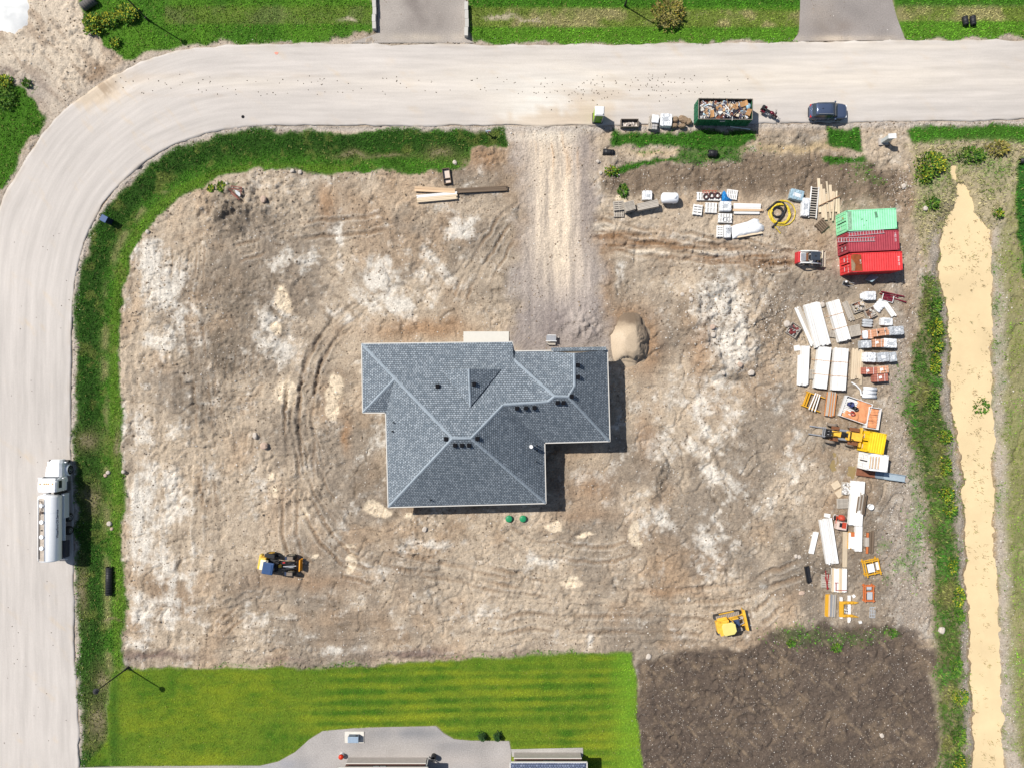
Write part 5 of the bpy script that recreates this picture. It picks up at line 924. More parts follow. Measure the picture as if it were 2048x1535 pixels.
def wheel_loader():
    t = machine('wheel_loader', 'yellow articulated loader with a blue cab roof left of the house', 'loader', 560, 1130, -2, 2.5, 1.1, 1.0)
    bl = mat('cab_roof_blue', L(60, 92, 140), .45, 0, .1, 3); r = thing.__globals__
    ra = math.radians(-8); R = lambda x, y: (x * math.cos(ra) - y * math.sin(ra), x * math.sin(ra) + y * math.cos(ra))
    def bx(name, c, s_, m, bev=.04, top=(1, 1)): x, y = R(c[0], c[1]); return MB().box((x, y, c[2]), s_, ra, top=top).build(name, m, t, bevel=bev)
    bx('engine_cover', (-2.0, .0, 1.15), (.95, 1.6, .95), m_yel, .12, (.85, .9)); bx('counterweight', (-2.45, 0, .75), (.35, 1.75, .75), mat('counterweight_yellow', L(250, 214, 90), .5), .1); bx('white_panel', (-1.75, -.1, 1.64), (.9, 1.2, .05), mat('sun_bleached_panel', (.72, .68, .5), .5), .02); bx('chassis', (-1.0, 0, .7), (2.2, .8, .4), m_blk)
    bx('cab_roof', (-.95, -.15, 2.45), (1.35, 1.45, .14), bl, .05, (.88, .9)); bx('roof_ridge', (-.62, -.15, 2.53), (.22, 1.1, .06), bl, .02); bx('cab_floor', (-.8, -.1, 1.0), (1.3, 1.3, .12), m_blk)
    for sx in (-1.45, -.5):
        for sy in (-.72, .45): x, y = R(sx, sy); piece('cab_post', m_blk, t, (x, y, 1.7), (.07, .07, 1.4), ra)
    bx('seat', (-.9, -.1, 1.3), (.5, .5, .5), m_blk, .08); bx('console', (-.3, -.1, 1.35), (.2, .6, .5), m_blk)
    for sy in (-1, 1):
        x, y = R(-1.35, sy * .95); wheel(t, (x, y, .62), .62, .45, 'y', m_tyre, m_yel); bx('fender', (-1.35, sy * .92, 1.28), (1.2, .42, .07), m_blk, .03); bx('step', (-.55, sy * .9, .5), (.4, .3, .06), m_blk, 0)
    MB().box((.95, 0, .8), (1.5, .8, .5)).build('front_frame', m_blk, t); MB().cyl((.05, 0, .5), (.05, 0, 1.2), .16, n=10).build('pivot', m_yel, t); MB().box((.1, .0, 1.35), (.35, .3, .3)).build('arm_mount', m_yel, t, bevel=.05)
    for sy in (-1, 1):
        wheel(t, (1.2, sy * .95, .62), .62, .45, 'y', m_tyre, mat('dusty_rim', L(216, 206, 182), .7)); MB().box((1.2, sy * .93, 1.28), (.75, .42, .05), top=(.8, 1)).build('fender', m_mudty, t, bevel=.02); MB().box((.72, sy * .9, 1.2), (.3, .4, .05), ry=-.5).build('mudflap', mat('flap_dark_blue', (.02, .03, .06), .5), t)
        MB().tube([(.2, sy * .30, 1.5), (1.2, sy * .32, 1.35), (2.05, sy * .34, .7)], .075, 6).build('lift_arm', m_blk, t); MB().cyl((.4, sy * .18, 1.05), (1.6, sy * .2, 1.0), .06, n=8).build('cylinder', m_steel, t)
    MB().cyl((.5, 0, 1.45), (1.9, 0, 1.05), .055, n=8).build('tilt_cylinder', m_rim, t); MB().box((.55, .42, 1.38), (.28, .16, .1)).build('valve_block', mat('machine_red', (.48, .03, .035)), t)
    MB().box((2.25, 0, .62), (.14, 1.35, .7)).box((2.36, 0, .32), (.12, 1.5, .12)).build('quick_coupler', mat('coupler_orange', (.72, .30, .02), .5, 0, .15), t, bevel=.03)
wheel_loader()

def forklift():
    t = machine('rough_terrain_forklift', 'yellow rough terrain forklift with rusty fenders left of the yellow container', 'forklift', 1683, 868.5, 180 - 8.5, 2.1, 1.25, 1.0)
    MB().box((.2, 0, .8), (3.4, .8, .35)).build('chassis', m_blk, t); MB().box((-1.35, 0, 1.25), (1.75, 1.05, .65), top=(.95, .9)).build('engine_cover', m_yel, t, bevel=.05); MB().box((-2.2, 0, .95), (.16, 2.3, .55)).build('counterweight', m_yel, t, bevel=.03); MB().box((.75, .02, 1.0), (1.15, .7, .5)).build('front_body', m_yel, t, bevel=.06)
    MB().box((.55, .12, 1.3), (.5, .35, .16)).build('toolbox', m_yel, t); MB().box((-.2, -.05, 1.0), (.5, .5, .1)).box((-.42, -.05, 1.28), (.12, .5, .55)).build('seat', m_blk, t, bevel=.03)
    MB().tube([(.2, 0, 1.1), (.05, 0, 1.5)], .03).build('steering_column', m_blk, t); MB().tube([(.02 + .16 * math.cos(a) * .3, .2 * math.sin(a), 1.5 + .16 * math.cos(a)) for a in np.linspace(0, 2 * math.pi, 14, False)], .018, 5, True).build('steering_wheel', m_blk, t)
    for sy in (-1, 1):
        wheel(t, (1.1, sy * 1.0, .58), .58, .38, 'y', m_mudty, m_yel); wheel(t, (-1.3, sy * 1.05, .5), .5, .3, 'y', m_mudty, m_yel)
        MB().box((1.0, sy * .66, 1.28), (.95, .38, .06)).build('fender', m_rustm, t, bevel=.02); MB().box((-1.35, sy * .82, 1.10), (1.2, .42, .06)).build('fender', m_rustm, t, bevel=.02); MB().cyl((-.7, sy * .5, .9), (.4, sy * .5, .95), .16, n=10).build('fluid_tank', m_steel, t)
        piece('mast_rail', m_blk, t, (1.95, sy * .38, 1.25), (.16, .14, 2.1)); MB().box((2.1, sy * .48, .75), (.1, .12, 1.1)).box((2.85, sy * .48, .22), (1.5, .12, .05)).build('fork', m_steel, t)
        piece('guard_post', m_yel, t, (-.55, sy * .5, 1.5), (.07, .07, .9)); MB().cyl((1.75, sy * .2, .6), (1.75, sy * .2, 2.1), .055, n=8).build('lift_cylinder', m_rim, t)
    for z in (.5, 1.2, 2.2): piece('mast_cross_member', m_blk, t, (1.95, 0, z), (.2, .9, .12))
    MB().box((2.06, 0, 1.0), (.08, 1.25, .14)).box((2.06, 0, .55), (.08, 1.25, .14)).build('fork_carriage', m_steel, t); MB().tube([(.4, .3, 1.3), (1.0, .25, 1.5), (1.8, .1, 1.9)], .03).tube([(.4, -.25, 1.3), (1.2, -.2, 1.4), (1.8, -.1, 1.7)], .025).build('hydraulic_hose', m_blk, t)
    MB().cyl((-.9, .35, 1.5), (-.9, .35, 2.0), .05, n=8).build('exhaust', m_rustm, t); piece('guard_bar', m_blk, t, (-.55, 0, 1.93), (.07, 1.1, .07))
forklift()

def dozer():
    t = machine('bulldozer', 'yellow crawler bulldozer with a pale roof near the dark topsoil', 'bulldozer', 1459, 1244, 12.3, 1.9, 1.1, .6)
    tm = mat('track_shoe_steel', L(196, 182, 166), .8, .2, .25, 6)
    for sy in (-1, 1):
        prof = [(-1.35, .42)] + [(-1.35 + .42 * math.cos(a), .44 + .42 * math.sin(a)) for a in np.linspace(math.pi / 2, 3 * math.pi / 2, 8)] + [(1.2 + .36 * math.cos(a), .38 + .36 * math.sin(a)) for a in np.linspace(-math.pi / 2, math.pi / 2, 8)]
        tr = MB().extr(prof[1:], 'y', sy * .95 - .2, sy * .95 + .2).build('track', mat('track_dark', (.05, .047, .045), .8, .1, .2, 6), t)
        for i in range(14): piece('track_shoe', tm, tr, (-1.45 + i * .205, sy * .95, .86 - .008 * i), (.15, .46, .06))
        MB().box((-.1, sy * .95, .45), (1.8, .46, .3)).build('track_frame', m_yel, t); MB().box((.6, sy * .62, .55), (2.6, .12, .22), ry=.06).build('push_arm', m_yel, t); MB().box((-.9, sy * .78, 1.0), (1.2, .35, .08)).build('fender', m_yel, t, bevel=.02)
    MB().box((-.9, 0, .95), (1.4, 1.3, .75)).build('body', m_yel, t, bevel=.05); MB().box((-1.6, 0, 1.05), (.3, 1.35, .7)).build('rear_tank', m_yel, t, bevel=.05)
    MB().extr([(.05, .55), (.05, 1.45), (.9, 1.32), (1.05, 1.2), (1.05, .55)], 'y', -.45, .45).build('hood', mat('bonnet_blue_grey', L(86, 104, 140), .35, .2, .1, 3), t, bevel=.04); MB().box((.5, .52, .95), (1.0, .1, .5)).build('side_panel', m_yel, t)
    for sx in (-1.35, .05):
        for sy in (-.62, .62): piece('cab_post', m_yel, t, (sx, sy, 1.75), (.08, .08, 1.0))
    oc = [(-1.05, -.72), (.05, -.72), (.38, -.42), (.38, .42), (.05, .72), (-1.05, .72), (-1.2, .5), (-1.2, -.5)]; MB().prism([(x - .18, y) for x, y in oc], 2.28, 2.38).build('cab_roof', m_paley, t, bevel=.04); MB().box((-1.55, 0, 2.27), (.36, 1.3, .08)).box((-1.2, .75, 2.25), (1.0, .2, .07)).build('roof_bracket', m_yel, t)
    MB().box((-.6, 0, 1.35), (.5, .5, .15)).box((-.85, 0, 1.65), (.14, .5, .5)).build('seat', m_blk, t); MB().cyl((.7, -.2, 1.4), (.7, -.2, 1.95), .05, n=8).build('exhaust', m_blk, t)
    MB().loft([[(1.75 + .16 * (z - .5) ** 2 * 4 - .02, -1.25, z), (1.82 + .16 * (z - .5) ** 2 * 4, -1.25, z), (1.82 + .16 * (z - .5) ** 2 * 4, 1.25, z), (1.75 + .16 * (z - .5) ** 2 * 4 - .02, 1.25, z)] for z in (.02, .25, .5, .75, 1.0)]).build('blade', m_yel, t)
    MB().cyl((1.0, .3, 1.1), (1.7, .3, .7), .05, n=8).cyl((1.0, -.3, 1.1), (1.7, -.3, .7), .05, n=8).build('lift_cylinder', m_rim, t)
dozer()

# ------------------------------------------------------------------ stacked goods in the materials yard
def wood(name, rgb, rnd=.12): return mat(name, rgb, .8, 0, .14, 5, 0, .2, 0, rnd)
m_wht = wood('white_timber', (.68, .665, .635), .12); m_pine = wood('fresh_pine', L(246, 224, 192)); m_peach = wood('peach_timber', L(238, 204, 166)); m_greyw = wood('weathered_timber', L(206, 196, 182)); m_oldw = wood('old_brown_timber', L(130, 112, 94), .2); m_tanw = wood('tan_timber', L(232, 212, 182))
m_strap = mat('orange_strap', L(226, 164, 100), .7); m_orng = wood('orange_board', L(236, 158, 96), .1); m_film = mat('white_film', (.64, .65, .66), .4, 0, .22, 3, .8); m_gfilm = mat('grey_film', L(206, 210, 214), .35, 0, .14, 4, .6); m_bfilm = mat('blue_film', L(176, 204, 218), .35, 0, .14, 4, .6)
m_bro = mat('orange_brick', L(230, 172, 136), .9, 0, .3, 9, 0, .2, 0, .1); m_brr = mat('red_brick_units', L(206, 130, 110), .9, 0, .3, 9, 0, .2, 0, .1); m_brg = mat('grey_block', L(200, 196, 192), .9, 0, .16, 9)
m_yfr = mat('yellow_scaffold', L(246, 186, 56), .5, 0, .1, 4); m_ofr = mat('orange_scaffold', L(228, 130, 76), .5, 0, .12, 4)
def boards(label, px, py, lpx, wpx, ang, h, n, layers, m, name='timber_stack', cat='timber', straps=0, group=None, jitter=.1, gap=.09, under=True, m2=None):
    """a bundle of boards; ang is the run of the boards in the photo, anticlockwise from the right"""
    ln, wd = lpx * S * (HC - h) / HC, wpx * S * (HC - h) / HC
    x, y, z, rz = spot(px, py, h, ln / 2, wd / 2, ang); t = thing(name, label, cat, (x, y, z), rz, group); r = random.Random(int(px * 7 + py)); b0 = .10 if under else 0.0; th = (h - b0) / layers; bw = wd / n
    if under:
        for f in (-.36, 0, .36): piece('bearer', m_greyw, t, (f * ln, 0, b0 / 2), (.09, wd, b0))
    for k_ in range(layers):
        for i in range(n):
            l2 = ln * (1 - r.uniform(0, jitter)); o = r.uniform(-.5, .5) * (ln - l2) ; mm = m2 if (m2 and r.random() < .35) else m
            piece('board', mm, t, (o, -wd / 2 + (i + .5) * bw, b0 + (k_ + .5) * th + (r.uniform(-.035, .02) if k_ == layers - 1 else 0)), (l2, bw * (1 - gap), th * .96), r.uniform(-.006, .006))
    for i in range(straps):
        f = (i + 1) / (straps + 1) - .5; MB().tube([(f * ln - .05, -wd / 2 - .35, .05), (f * ln, -wd / 2 - .03, h), (f * ln + .02, 0, h + .03), (f * ln, wd / 2 + .03, h), (f * ln + .08, wd / 2 + .4, .05)], .025, 5).build('strap', m_strap, t)
    return t
def pallet(t, ln, wd, z0, m, h=.13, n=7):
    for f in (-.46, 0, .46): piece('stringer', m, t, (0, f * wd, z0 + h * .5), (ln, .08, h * .66))
    for i in range(n): piece('deck_board', m, t, (-ln / 2 + (i + .5) * ln / n, 0, z0 + h * .9), (ln / n * .66, wd, h * .2))
    for f in (-.42, 0, .42): piece('base_board', m, t, (f * ln, 0, z0 + h * .09), (.10, wd, h * .18))
def pallets(label, px, py, lpx, wpx, ang, h, m=None, n=7, group=None):
    k_ = max(1, int(h / .14)); ln, wd = lpx * S * (HC - h) / HC, wpx * S * (HC - h) / HC; x, y, z, rz = spot(px, py, h, ln / 2, wd / 2, ang); t = thing('pallet_stack' if k_ > 1 else 'pallet', label, 'pallet', (x, y, z), rz, group); r = random.Random(int(px + py))
    for i in range(k_): pallet(t, ln * r.uniform(.96, 1), wd, i * h / k_, m or m_greyw, h / k_, n)
    return t
def lump(mb, sx, sy, h, z0, seed, n=14, flat=.93, wob=.07):
    """a soft wrapped block with rounded corners and dents"""
    r = random.Random(seed); rings = []
    for z, k_ in ((0, .98), (.5, 1.0), (.9, .99), (.99, flat), (1.0, flat * .75), (.985, flat * .4)):
        ring_ = []
        for i in range(n * 2):
            a = 2 * math.pi * (i + .5) / (n * 2); c, s_ = math.cos(a), math.sin(a); q = (abs(c) ** 16 + abs(s_) ** 16) ** (-1 / 16); ring_.append((sx / 2 * k_ * q * c * (1 + r.uniform(-wob, wob) * .5), sy / 2 * k_ * q * s_ * (1 + r.uniform(-wob, wob) * .5), z0 + h * z * (1 + r.uniform(-wob, wob) * (z > .8))))
        rings.append(ring_)
    return mb.loft(rings)
def wrapped(label, px, py, lpx, wpx, ang, h, m, group=None, pm=None, name='wrapped_pallet'):
    ln, wd = lpx * S * (HC - h) / HC, wpx * S * (HC - h) / HC; x, y, z, rz = spot(px, py, h, ln / 2, wd / 2, ang); t = thing(name, label, 'pallet', (x, y, z), rz, group); pallet(t, ln, wd, 0, pm or m_greyw)
    lump(MB(), ln * .97, wd * .97, h - .13, .13, int(px * 3 + py)).build('wrapped_load', m, t, False); r = random.Random(int(px))
    for f in (-.22, .24): piece('strap', m_steel, t, (f * ln, 0, h + .004), (.035, wd * .9, .02), r.uniform(-.05, .05))
    piece('top_sheet', m_gfilm if m is m_film else m_film, t, (r.uniform(-.1, .1) * ln, r.uniform(-.1, .1) * wd, h + .006), (ln * r.uniform(.3, .6), wd * r.uniform(.25, .5), .012), r.uniform(-.15, .15)); return t
def brickpal(label, px, py, lpx, wpx, ang, h, m, group=None, film=None, patch=True):
    ln, wd = lpx * S * (HC - h) / HC, wpx * S * (HC - h) / HC; x, y, z, rz = spot(px, py, h, ln / 2, wd / 2, ang); t = thing('brick_pallet', label, 'bricks', (x, y, z), rz, group); pallet(t, ln, wd, 0, m_greyw)
    nx = max(4, int(ln / .24)); ny = max(3, int(wd / .24)); nz_ = max(3, int((h - .13) / .2)); r = random.Random(int(px * 5 + py)); mb = MB()
    for i in range(nx):
        for j in range(ny):
            for k_ in range(nz_):
                if 0 < i < nx - 1 and 0 < j < ny - 1 and k_ < nz_ - 1: continue
                if k_ == nz_ - 1 and r.random() < .06: continue
                q = r.uniform(.0, .012); mb.box((-ln / 2 + (i + .5) * ln / nx, -wd / 2 + (j + .5) * wd / ny, .13 + (k_ + .5) * (h - .13) / nz_ + q), (ln / nx * .9, wd / ny * .92, (h - .13) / nz_ * .95))
    o = mb.build('brick_courses', m, t); o['kind'] = 'stuff'
    for f in (-.25, .25): piece('strap', m_wht, t, (f * ln, 0, h + .012), (.04, wd + .02, .01))
    if film is not None: lump(MB(), ln * .45, wd * 1.0, h * .45, h * .6, int(px), 10).build('film_cover', film, t, True, loc=(-ln * .27, 0, 0))
    elif patch: piece('paper_tag', m_wht, t, (r.uniform(-.2, 0) * ln, r.uniform(-.1, .1) * wd, h + .02), (.34, .28, .02), .3)
    return t
# -- long white timber, north block
boards('narrow leaning bundle of greyish white boards, leftmost beside the red scrap bin', 1612, 652, 84, 12, -66.5, .45, 4, 3, m_wht, jitter=.12, m2=m_greyw)
boards('widest bundle of long white boards in the middle of the timber yard, slanting down right', 1636, 649, 90, 31, -75, .75, 7, 4, m_wht, straps=0, jitter=.08, m2=m_wht)
boards('second long bundle of white boards, strapped, right of the widest one', 1680, 641, 84, 24, -73.5, .8, 6, 4, m_wht, straps=2, jitter=.03)
boards('thin loose boards in a narrow row beside the strapped white bundle', 1698, 622, 42, 12, -68, .3, 5, 2, m_greyw, jitter=.2, gap=.25)
boards('bundle of long white boards at the left end of the lower timber row', 1611, 731, 80, 15, 88, .7, 4, 4, m_wht, jitter=.06); boards('single low row of white boards lying against the leftmost lower bundle', 1599.5, 740, 62, 7, 88, .4, 2, 2, m_wht, jitter=.06)
boards('bundle of long white boards, second in the lower timber row', 1647, 735, 84, 25, 83.5, .8, 6, 4, m_wht, straps=2, jitter=.03); boards('bundle of long white boards, third in the lower timber row', 1681.5, 738, 85, 27, 86, .8, 6, 4, m_wht, straps=2, jitter=.03)
boards('uneven bundle of yellowish boards at the right end of the lower timber row', 1714, 728, 64, 20, 87, .35, 5, 2, m_tanw, jitter=.35, gap=.12); boards('one long tan plank beside the orange brick pallets', 1724, 733, 74, 4, 87, .2, 1, 2, m_tanw, under=False)
boards('short boards lying loose in front of the junk pallets', 1718, 632, 24, 10, 22, .18, 4, 1, m_tanw, jitter=.4, gap=.4, under=False)
boards('loose white boards trailing off to the right of the white bag bundle', 1778, 618, 40, 10, -55, .3, 3, 2, m_wht, jitter=.2, gap=.1)
pallets('small pale pallet between the two lower left timber bundles', 1626, 748, 20, 12, 90, .35); pallets('pallet of steel mesh between the widest and the strapped bundle', 1668, 666, 18, 13, 80, .3, n=10); pallets('grey slatted pallet at the foot of the thin loose boards', 1712, 661, 22, 22, 12, .7)
t = boards('square white sheet lying alone left of the timber bundles', 1594, 696, 12, 12, 10, .08, 1, 1, m_wht, name='panel_sheet', cat='sheet', under=False)
ladder('narrow wooden ladder wedged between the bundles on the left', (1607, 668), (1614, 691), .35, .35, m_pine)
wrapped('stack of corrugated white sheets just below the red container', 1741, 591, 23, 18, 1, .8, m_film)
def bags(label, px, py, lpx, wpx, ang, n, m, h=.3, name='bag_bundle', cat='bags'):
    ln, wd = lpx * S, wpx * S; x, y, z, rz = spot(px, py, h, ln / 2, wd / 2, ang); t = thing(name, label, cat, (x, y, z), rz)
    for i in range(n): lump(MB(), ln, wd / n * .97, h, 0, int(px + i * 13), 8, .8, .1).build('bag', m, t, True, loc=(0, -wd / 2 + (i + .5) * wd / n, 0))
    return t
bags('four white bags side by side, tilted, below the crimson beams', 1760, 611, 18, 24, -42, 4, m_film); bags('single white sack beside the corrugated sheets', 1726, 592, 9, 12, 0, 1, m_film, .35)
bags('pile of crumpled grey white bags above the first brick row', 1737, 646, 20, 16, -5, 3, m_gfilm, .45); wrapped('square white wrapped block above the first brick row', 1775, 643, 23, 16, -2, .7, m_film)
# red steel
t = thing('steel_beams', 'dark crimson steel beams and rack lying below the containers', 'beams', (*P(1782, 595, .2), level(*P(1782, 595, .2), .6)), math.radians(-14)); m_crim = mat('crimson_steel', (.16, .015, .03), .5, .1, .15)
for (xx, yy, ln, a) in ((.1, .45, 2.8, .02), (.55, -.05, 2.7, -.05), (-.3, .2, 2.2, .05)): MB().box((xx, yy, .18), (ln, .12, .05), a).box((xx, yy, .10), (ln, .04, .14), a).box((xx, yy, .03), (ln, .12, .05), a).build('beam', m_crim, t)
for yy in (-.15, -.3, -.45): piece('rack_bar', m_crim, t, (-.45, yy, .3), (1.3, .11, .05))
for xx in (-1.1, .2): piece('rack_post', m_white, t, (xx, -.2, .3), (.06, .75, .09))
piece('rack_rail', m_white, t, (-.45, -.62, .33), (1.35, .05, .05))
# junk pallets
def junk(label, px, py, lpx, wpx, ang, h, seed, cols):
    ln, wd = lpx * S, wpx * S; x, y, z, rz = spot(px, py, h, ln / 2, wd / 2, ang); t = thing('parts_crate', label, 'crate', (x, y, z), rz); pallet(t, ln, wd, 0, m_greyw); r = random.Random(seed)
    for sy in (-1, 1): piece('side_board', m_greyw, t, (0, sy * wd * .48, .32), (ln, .05, .36)); piece('end_board', m_greyw, t, (sy * ln * .48, 0, .32), (.05, wd * .9, .36))
    mb = MB()
    for i in range(26):
        c = r.choice(cols); p = (r.uniform(-.38, .38) * ln, r.uniform(-.36, .36) * wd, .22 + r.uniform(0, h - .25))
        if r.random() < .4: mb.cyl(p, (p[0] + r.uniform(-.3, .3), p[1] + r.uniform(-.3, .3), p[2] + r.uniform(0, .2)), r.uniform(.03, .1), n=8, col=c)
        else: mb.box(p, (r.uniform(.1, .45), r.uniform(.1, .35), r.uniform(.06, .25)), r.uniform(0, 3), r.uniform(-.3, .3), 0, col=c)
    o = mb.build('loose_parts', mat_col('loose_parts', .7, .1, 10, .2), t); o['kind'] = 'stuff'; return t
junk('open crate of machine parts with a yellow piece on top', 1719, 613, 24, 20, 22, .6, 3, [(.3, .3, .3), (.45, .4, .34), (.7, .5, .05), (.25, .12, .08), (.5, .45, .4)]); junk('open crate of rusty brown parts right of the yellow one', 1744, 625, 20, 20, 25, .6, 4, [(.12, .07, .05), (.25, .15, .1), (.5, .46, .4), (.2, .2, .2), (.35, .3, .26)])
junk('open box of dark red scrap metal left of the timber bundles', 1588, 660, 22, 25, -33, .55, 8, [(.15, .03, .03), (.08, .06, .06), (.3, .28, .26), (.2, .05, .05), (.4, .38, .36)])
# rows of brick and stone pallets
brickpal('orange and white brick pallet at the left of the first brick row', 1737, 669, 20, 17, 3, .95, m_bro, 'brick pallets', m_film); brickpal('long orange brick pallet in the middle of the first row', 1762, 664, 32, 15, 8, 1.0, m_bro, 'brick pallets', None, False); wrapped('grey white wrapped stone pallet at the right of the first row', 1793.5, 661, 30, 18, 3, 1.1, m_gfilm, 'wrapped pallets')
wrapped('light grey block pallet at the left of the second row', 1733.5, 688, 22, 16, 2, .9, m_gfilm, 'wrapped pallets'); brickpal('orange brick pallet with a white tag in the middle of the second row', 1757, 686, 23, 16, 1, .95, m_bro, 'brick pallets'); wrapped('white wrapped pallet at the right of the second row', 1781, 686, 26, 19, -3, 1.0, m_film, 'wrapped pallets')
wrapped('white wrapped pallet at the left of the third row', 1740.5, 714, 24, 20, -2, .9, m_film, 'wrapped pallets'); wrapped('bluish grey wrapped pallet in the middle of the third row', 1767, 714, 24, 20, 5, .95, m_gfilm, 'wrapped pallets'); wrapped('narrow pale wrapped pallet at the right end of the third row', 1786.5, 713.5, 14, 20, 6, .9, m_gfilm, 'wrapped pallets')
brickpal('red brick pallet at the left of the fourth row', 1740.5, 741, 27, 13.5, 0, .95, m_brr, 'brick pallets'); brickpal('orange red brick pallet at the right of the fourth row', 1766, 739, 23, 14, 5, .95, m_bro, 'brick pallets'); brickpal('lone red brick pallet in the lowest brick row', 1762, 755, 28, 15, 4, .95, m_brr, 'brick pallets')
# scaffold frame left, orange boards, rolls
def frame_stack(label, px, py, lpx, wpx, ang, h, m, m2, name='scaffold_frames', planks=3, horns=True):
    ln, wd = lpx * S, wpx * S; x, y, z, rz = spot(px, py, h, ln / 2, wd / 2, ang); t = thing(name, label, 'scaffold', (x, y, z), rz)
    for k_ in range(3):
        zz = .12 + k_ * (h - .15) / 3
        for sy in (-1, 1): piece('frame_tube', m, t, (0, sy * wd * .45, zz), (ln * (1 if horns else .9), .10, .09))
        for sx in (-.42, -.3, .1): piece('frame_tube', m, t, (sx * ln, 0, zz + .02), (.09, wd * .9, .08))
    for i in range(planks): piece('plank', m2, t, ((-.1 + .14 * i) * ln, 0, h), (.12, wd * 1.1, .05), .05 * (i - 1))
    return t
frame_stack('yellow scaffold frames with white planks below the timber bundles', 1628, 803, 38, 32, -20, .6, m_yfr, m_wht); boards('bundle of thin orange and white boards beside the yellow scaffold frames', 1662.5, 808, 50, 18, 83, .55, 7, 3, m_orng, jitter=.15, gap=.2, m2=m_greyw)
t = thing('plastic_rolls', 'three white plastic rolls stacked side by side above the orange tarp', 'rolls', (*P(1740, 785, .35), level(*P(1740, 785, .3), .6)), math.radians(-3))
for i in range(3): MB().cyl((-.75 - .05 * i, .48 - i * .45, .24), (.78 - .06 * (i % 2), .48 - i * .45, .24), .235, n=16).build('roll', m_film, t, True)
tag(MB().tube([(*P(1703.5, 764, .2), .1), (*P(1713, 770, .3), .22), (*P(1722, 780, .3), .2), (*P(1724, 790, .3), .12)], .09, 8).build('white_pipe', m_white), 'bent white pipe leading to the plastic rolls', 'pipe')
# trays under orange tarpaulins
def tray(label, quad, h, m, inside, name):
    c = [Vector((*P(a, b, h), 0)) for a, b in quad]; ex = ((c[1] - c[0]) + (c[2] - c[3])) / 2; LX, W = ex.length, ((c[0] - c[3]).length + (c[1] - c[2]).length) / 2; rz = math.atan2(ex.y, ex.x); ctr = sum(c, Vector()) / 4; z = level(ctr.x, ctr.y, 1); settle(ctr.x, ctr.y, LX / 2, W / 2, rz, z); t = thing(name, label, 'bin', (ctr.x, ctr.y, z), rz)
    MB().box((0, 0, .1), (LX, W, .12)).build('floor', m, t)
    for s_ in (-1, 1): MB().box((0, s_ * (W / 2 - .03), h / 2), (LX, .06, h)).build('side_wall', m, t); MB().box((s_ * (LX / 2 - .03), 0, h / 2), (.06, W - .12, h)).build('end_wall', m, t)
    return t, LX, W
m_tarp = mat('orange_tarpaulin', L(244, 168, 118), .6, 0, .16, 3, .5)
def cloth(name, parent, LX, W, z, seed, m, amp=.08, nx=16, ny=14, loc=(0, 0, 0), drop=.3):
    r = np.random.default_rng(seed); vs = []; ph = r.random(6) * 6
    for i in range(nx + 1):
        for j in range(ny + 1):
            a, b = i / nx - .5, j / ny - .5; e = max(abs(a), abs(b)) * 2; zz = z + amp * (math.sin(9 * a + 3 * b + ph[0]) + .7 * math.sin(13 * b - 4 * a + ph[1]) + .4 * math.sin(23 * a + 17 * b + ph[2])) - (drop if e > .99 else 0) - (.25 * drop if .85 < e <= .99 else 0)
            vs.append((a * LX * (1 + .02 * math.sin(7 * b + ph[3])), b * W * (1 + .02 * math.sin(9 * a + ph[4])), zz))
    k_ = ny + 1; return MB().add(vs, [(i * k_ + j, (i + 1) * k_ + j, (i + 1) * k_ + j + 1, i * k_ + j + 1) for i in range(nx) for j in range(ny)]).build(name, m, parent, True, loc=loc)
t1, lx1, w1_ = tray('low white tray half covered by an orange tarpaulin with buckets on it', [(1695.6, 792), (1745, 807), (1732, 850), (1678, 829)], .7, m_white, None, 'tarped_tray')
for i in range(9): piece('corrugated_sheet', m_wht, t1, (-lx1 * .26, -w1_ * .02 + (i - 3.5) * .2, .72), (lx1 * .42, .14, .05))
cloth('tarpaulin', t1, lx1 * .55, w1_ * .98, .78, 3, m_tarp, .035, loc=(lx1 * .22, 0, 0)); cloth('tarpaulin', t1, lx1 * .62, w1_ * .42, .76, 5, m_tarp, .03, loc=(-lx1 * .12, -w1_ * .3, 0), drop=.2)
t2, lx2, w2_ = tray('narrow white tray lined with orange tarpaulin beside the tarped one', [(1742.5, 813.5), (1762.5, 816.5), (1757.5, 859), (1729, 854.5)], .95, m_white, None, 'tarp_lined_tray')
for i in range(3): cloth('tarpaulin', t2, lx2 * .82, w2_ * .29, .72 - .02 * i, 20 + i, m_tarp, .04, 10, 10, loc=(0, (i - 1) * w2_ * .3, 0), drop=.1)
def bucket(label, px, py, z0, r, h, m, tip=0.0, rz=0.0, cat='bucket', name='bucket'):
    x, y = P(px, py, z0 + h); t = thing(name, label, cat, (x, y, z0), rz); t.rotation_euler.x = tip; n = 16; rg = lambda rr, z: [(rr * math.cos(2 * math.pi * i / n), rr * math.sin(2 * math.pi * i / n), z) for i in range(n)]
    MB().loft([rg(.01, .0), rg(r * .86, .0), rg(r, h), rg(r * .93, h), rg(r * .8, .03), rg(.01, .03)], cap=False).build('pail', m, t, True)
    MB().tube([(r * math.cos(a), r * math.sin(a) * .3, h + r * .6 * math.sin(a)) for a in np.linspace(0, math.pi, 9)], .012, 5).build('handle', m_steel, t); return t
bucket('dark blue barrel standing on the tarped tray', 1704, 808, .78, .30, .75, mat('navy_plastic', (.02, .03, .12), .4)); bucket('black bucket behind the blue barrel', 1712, 815, .78, .24, .5, m_blk, .5, .6); bucket('red rimmed black bucket on the orange tarpaulin', 1708, 824, .80, .26, .4, mat('bucket_red', (.35, .05, .03), .4), .55, -.5)
bucket('white bucket on the stony ground right of the plank stack', 1742.5, 1013, level(*P(1742.5, 1013)), .36, .5, m_white)
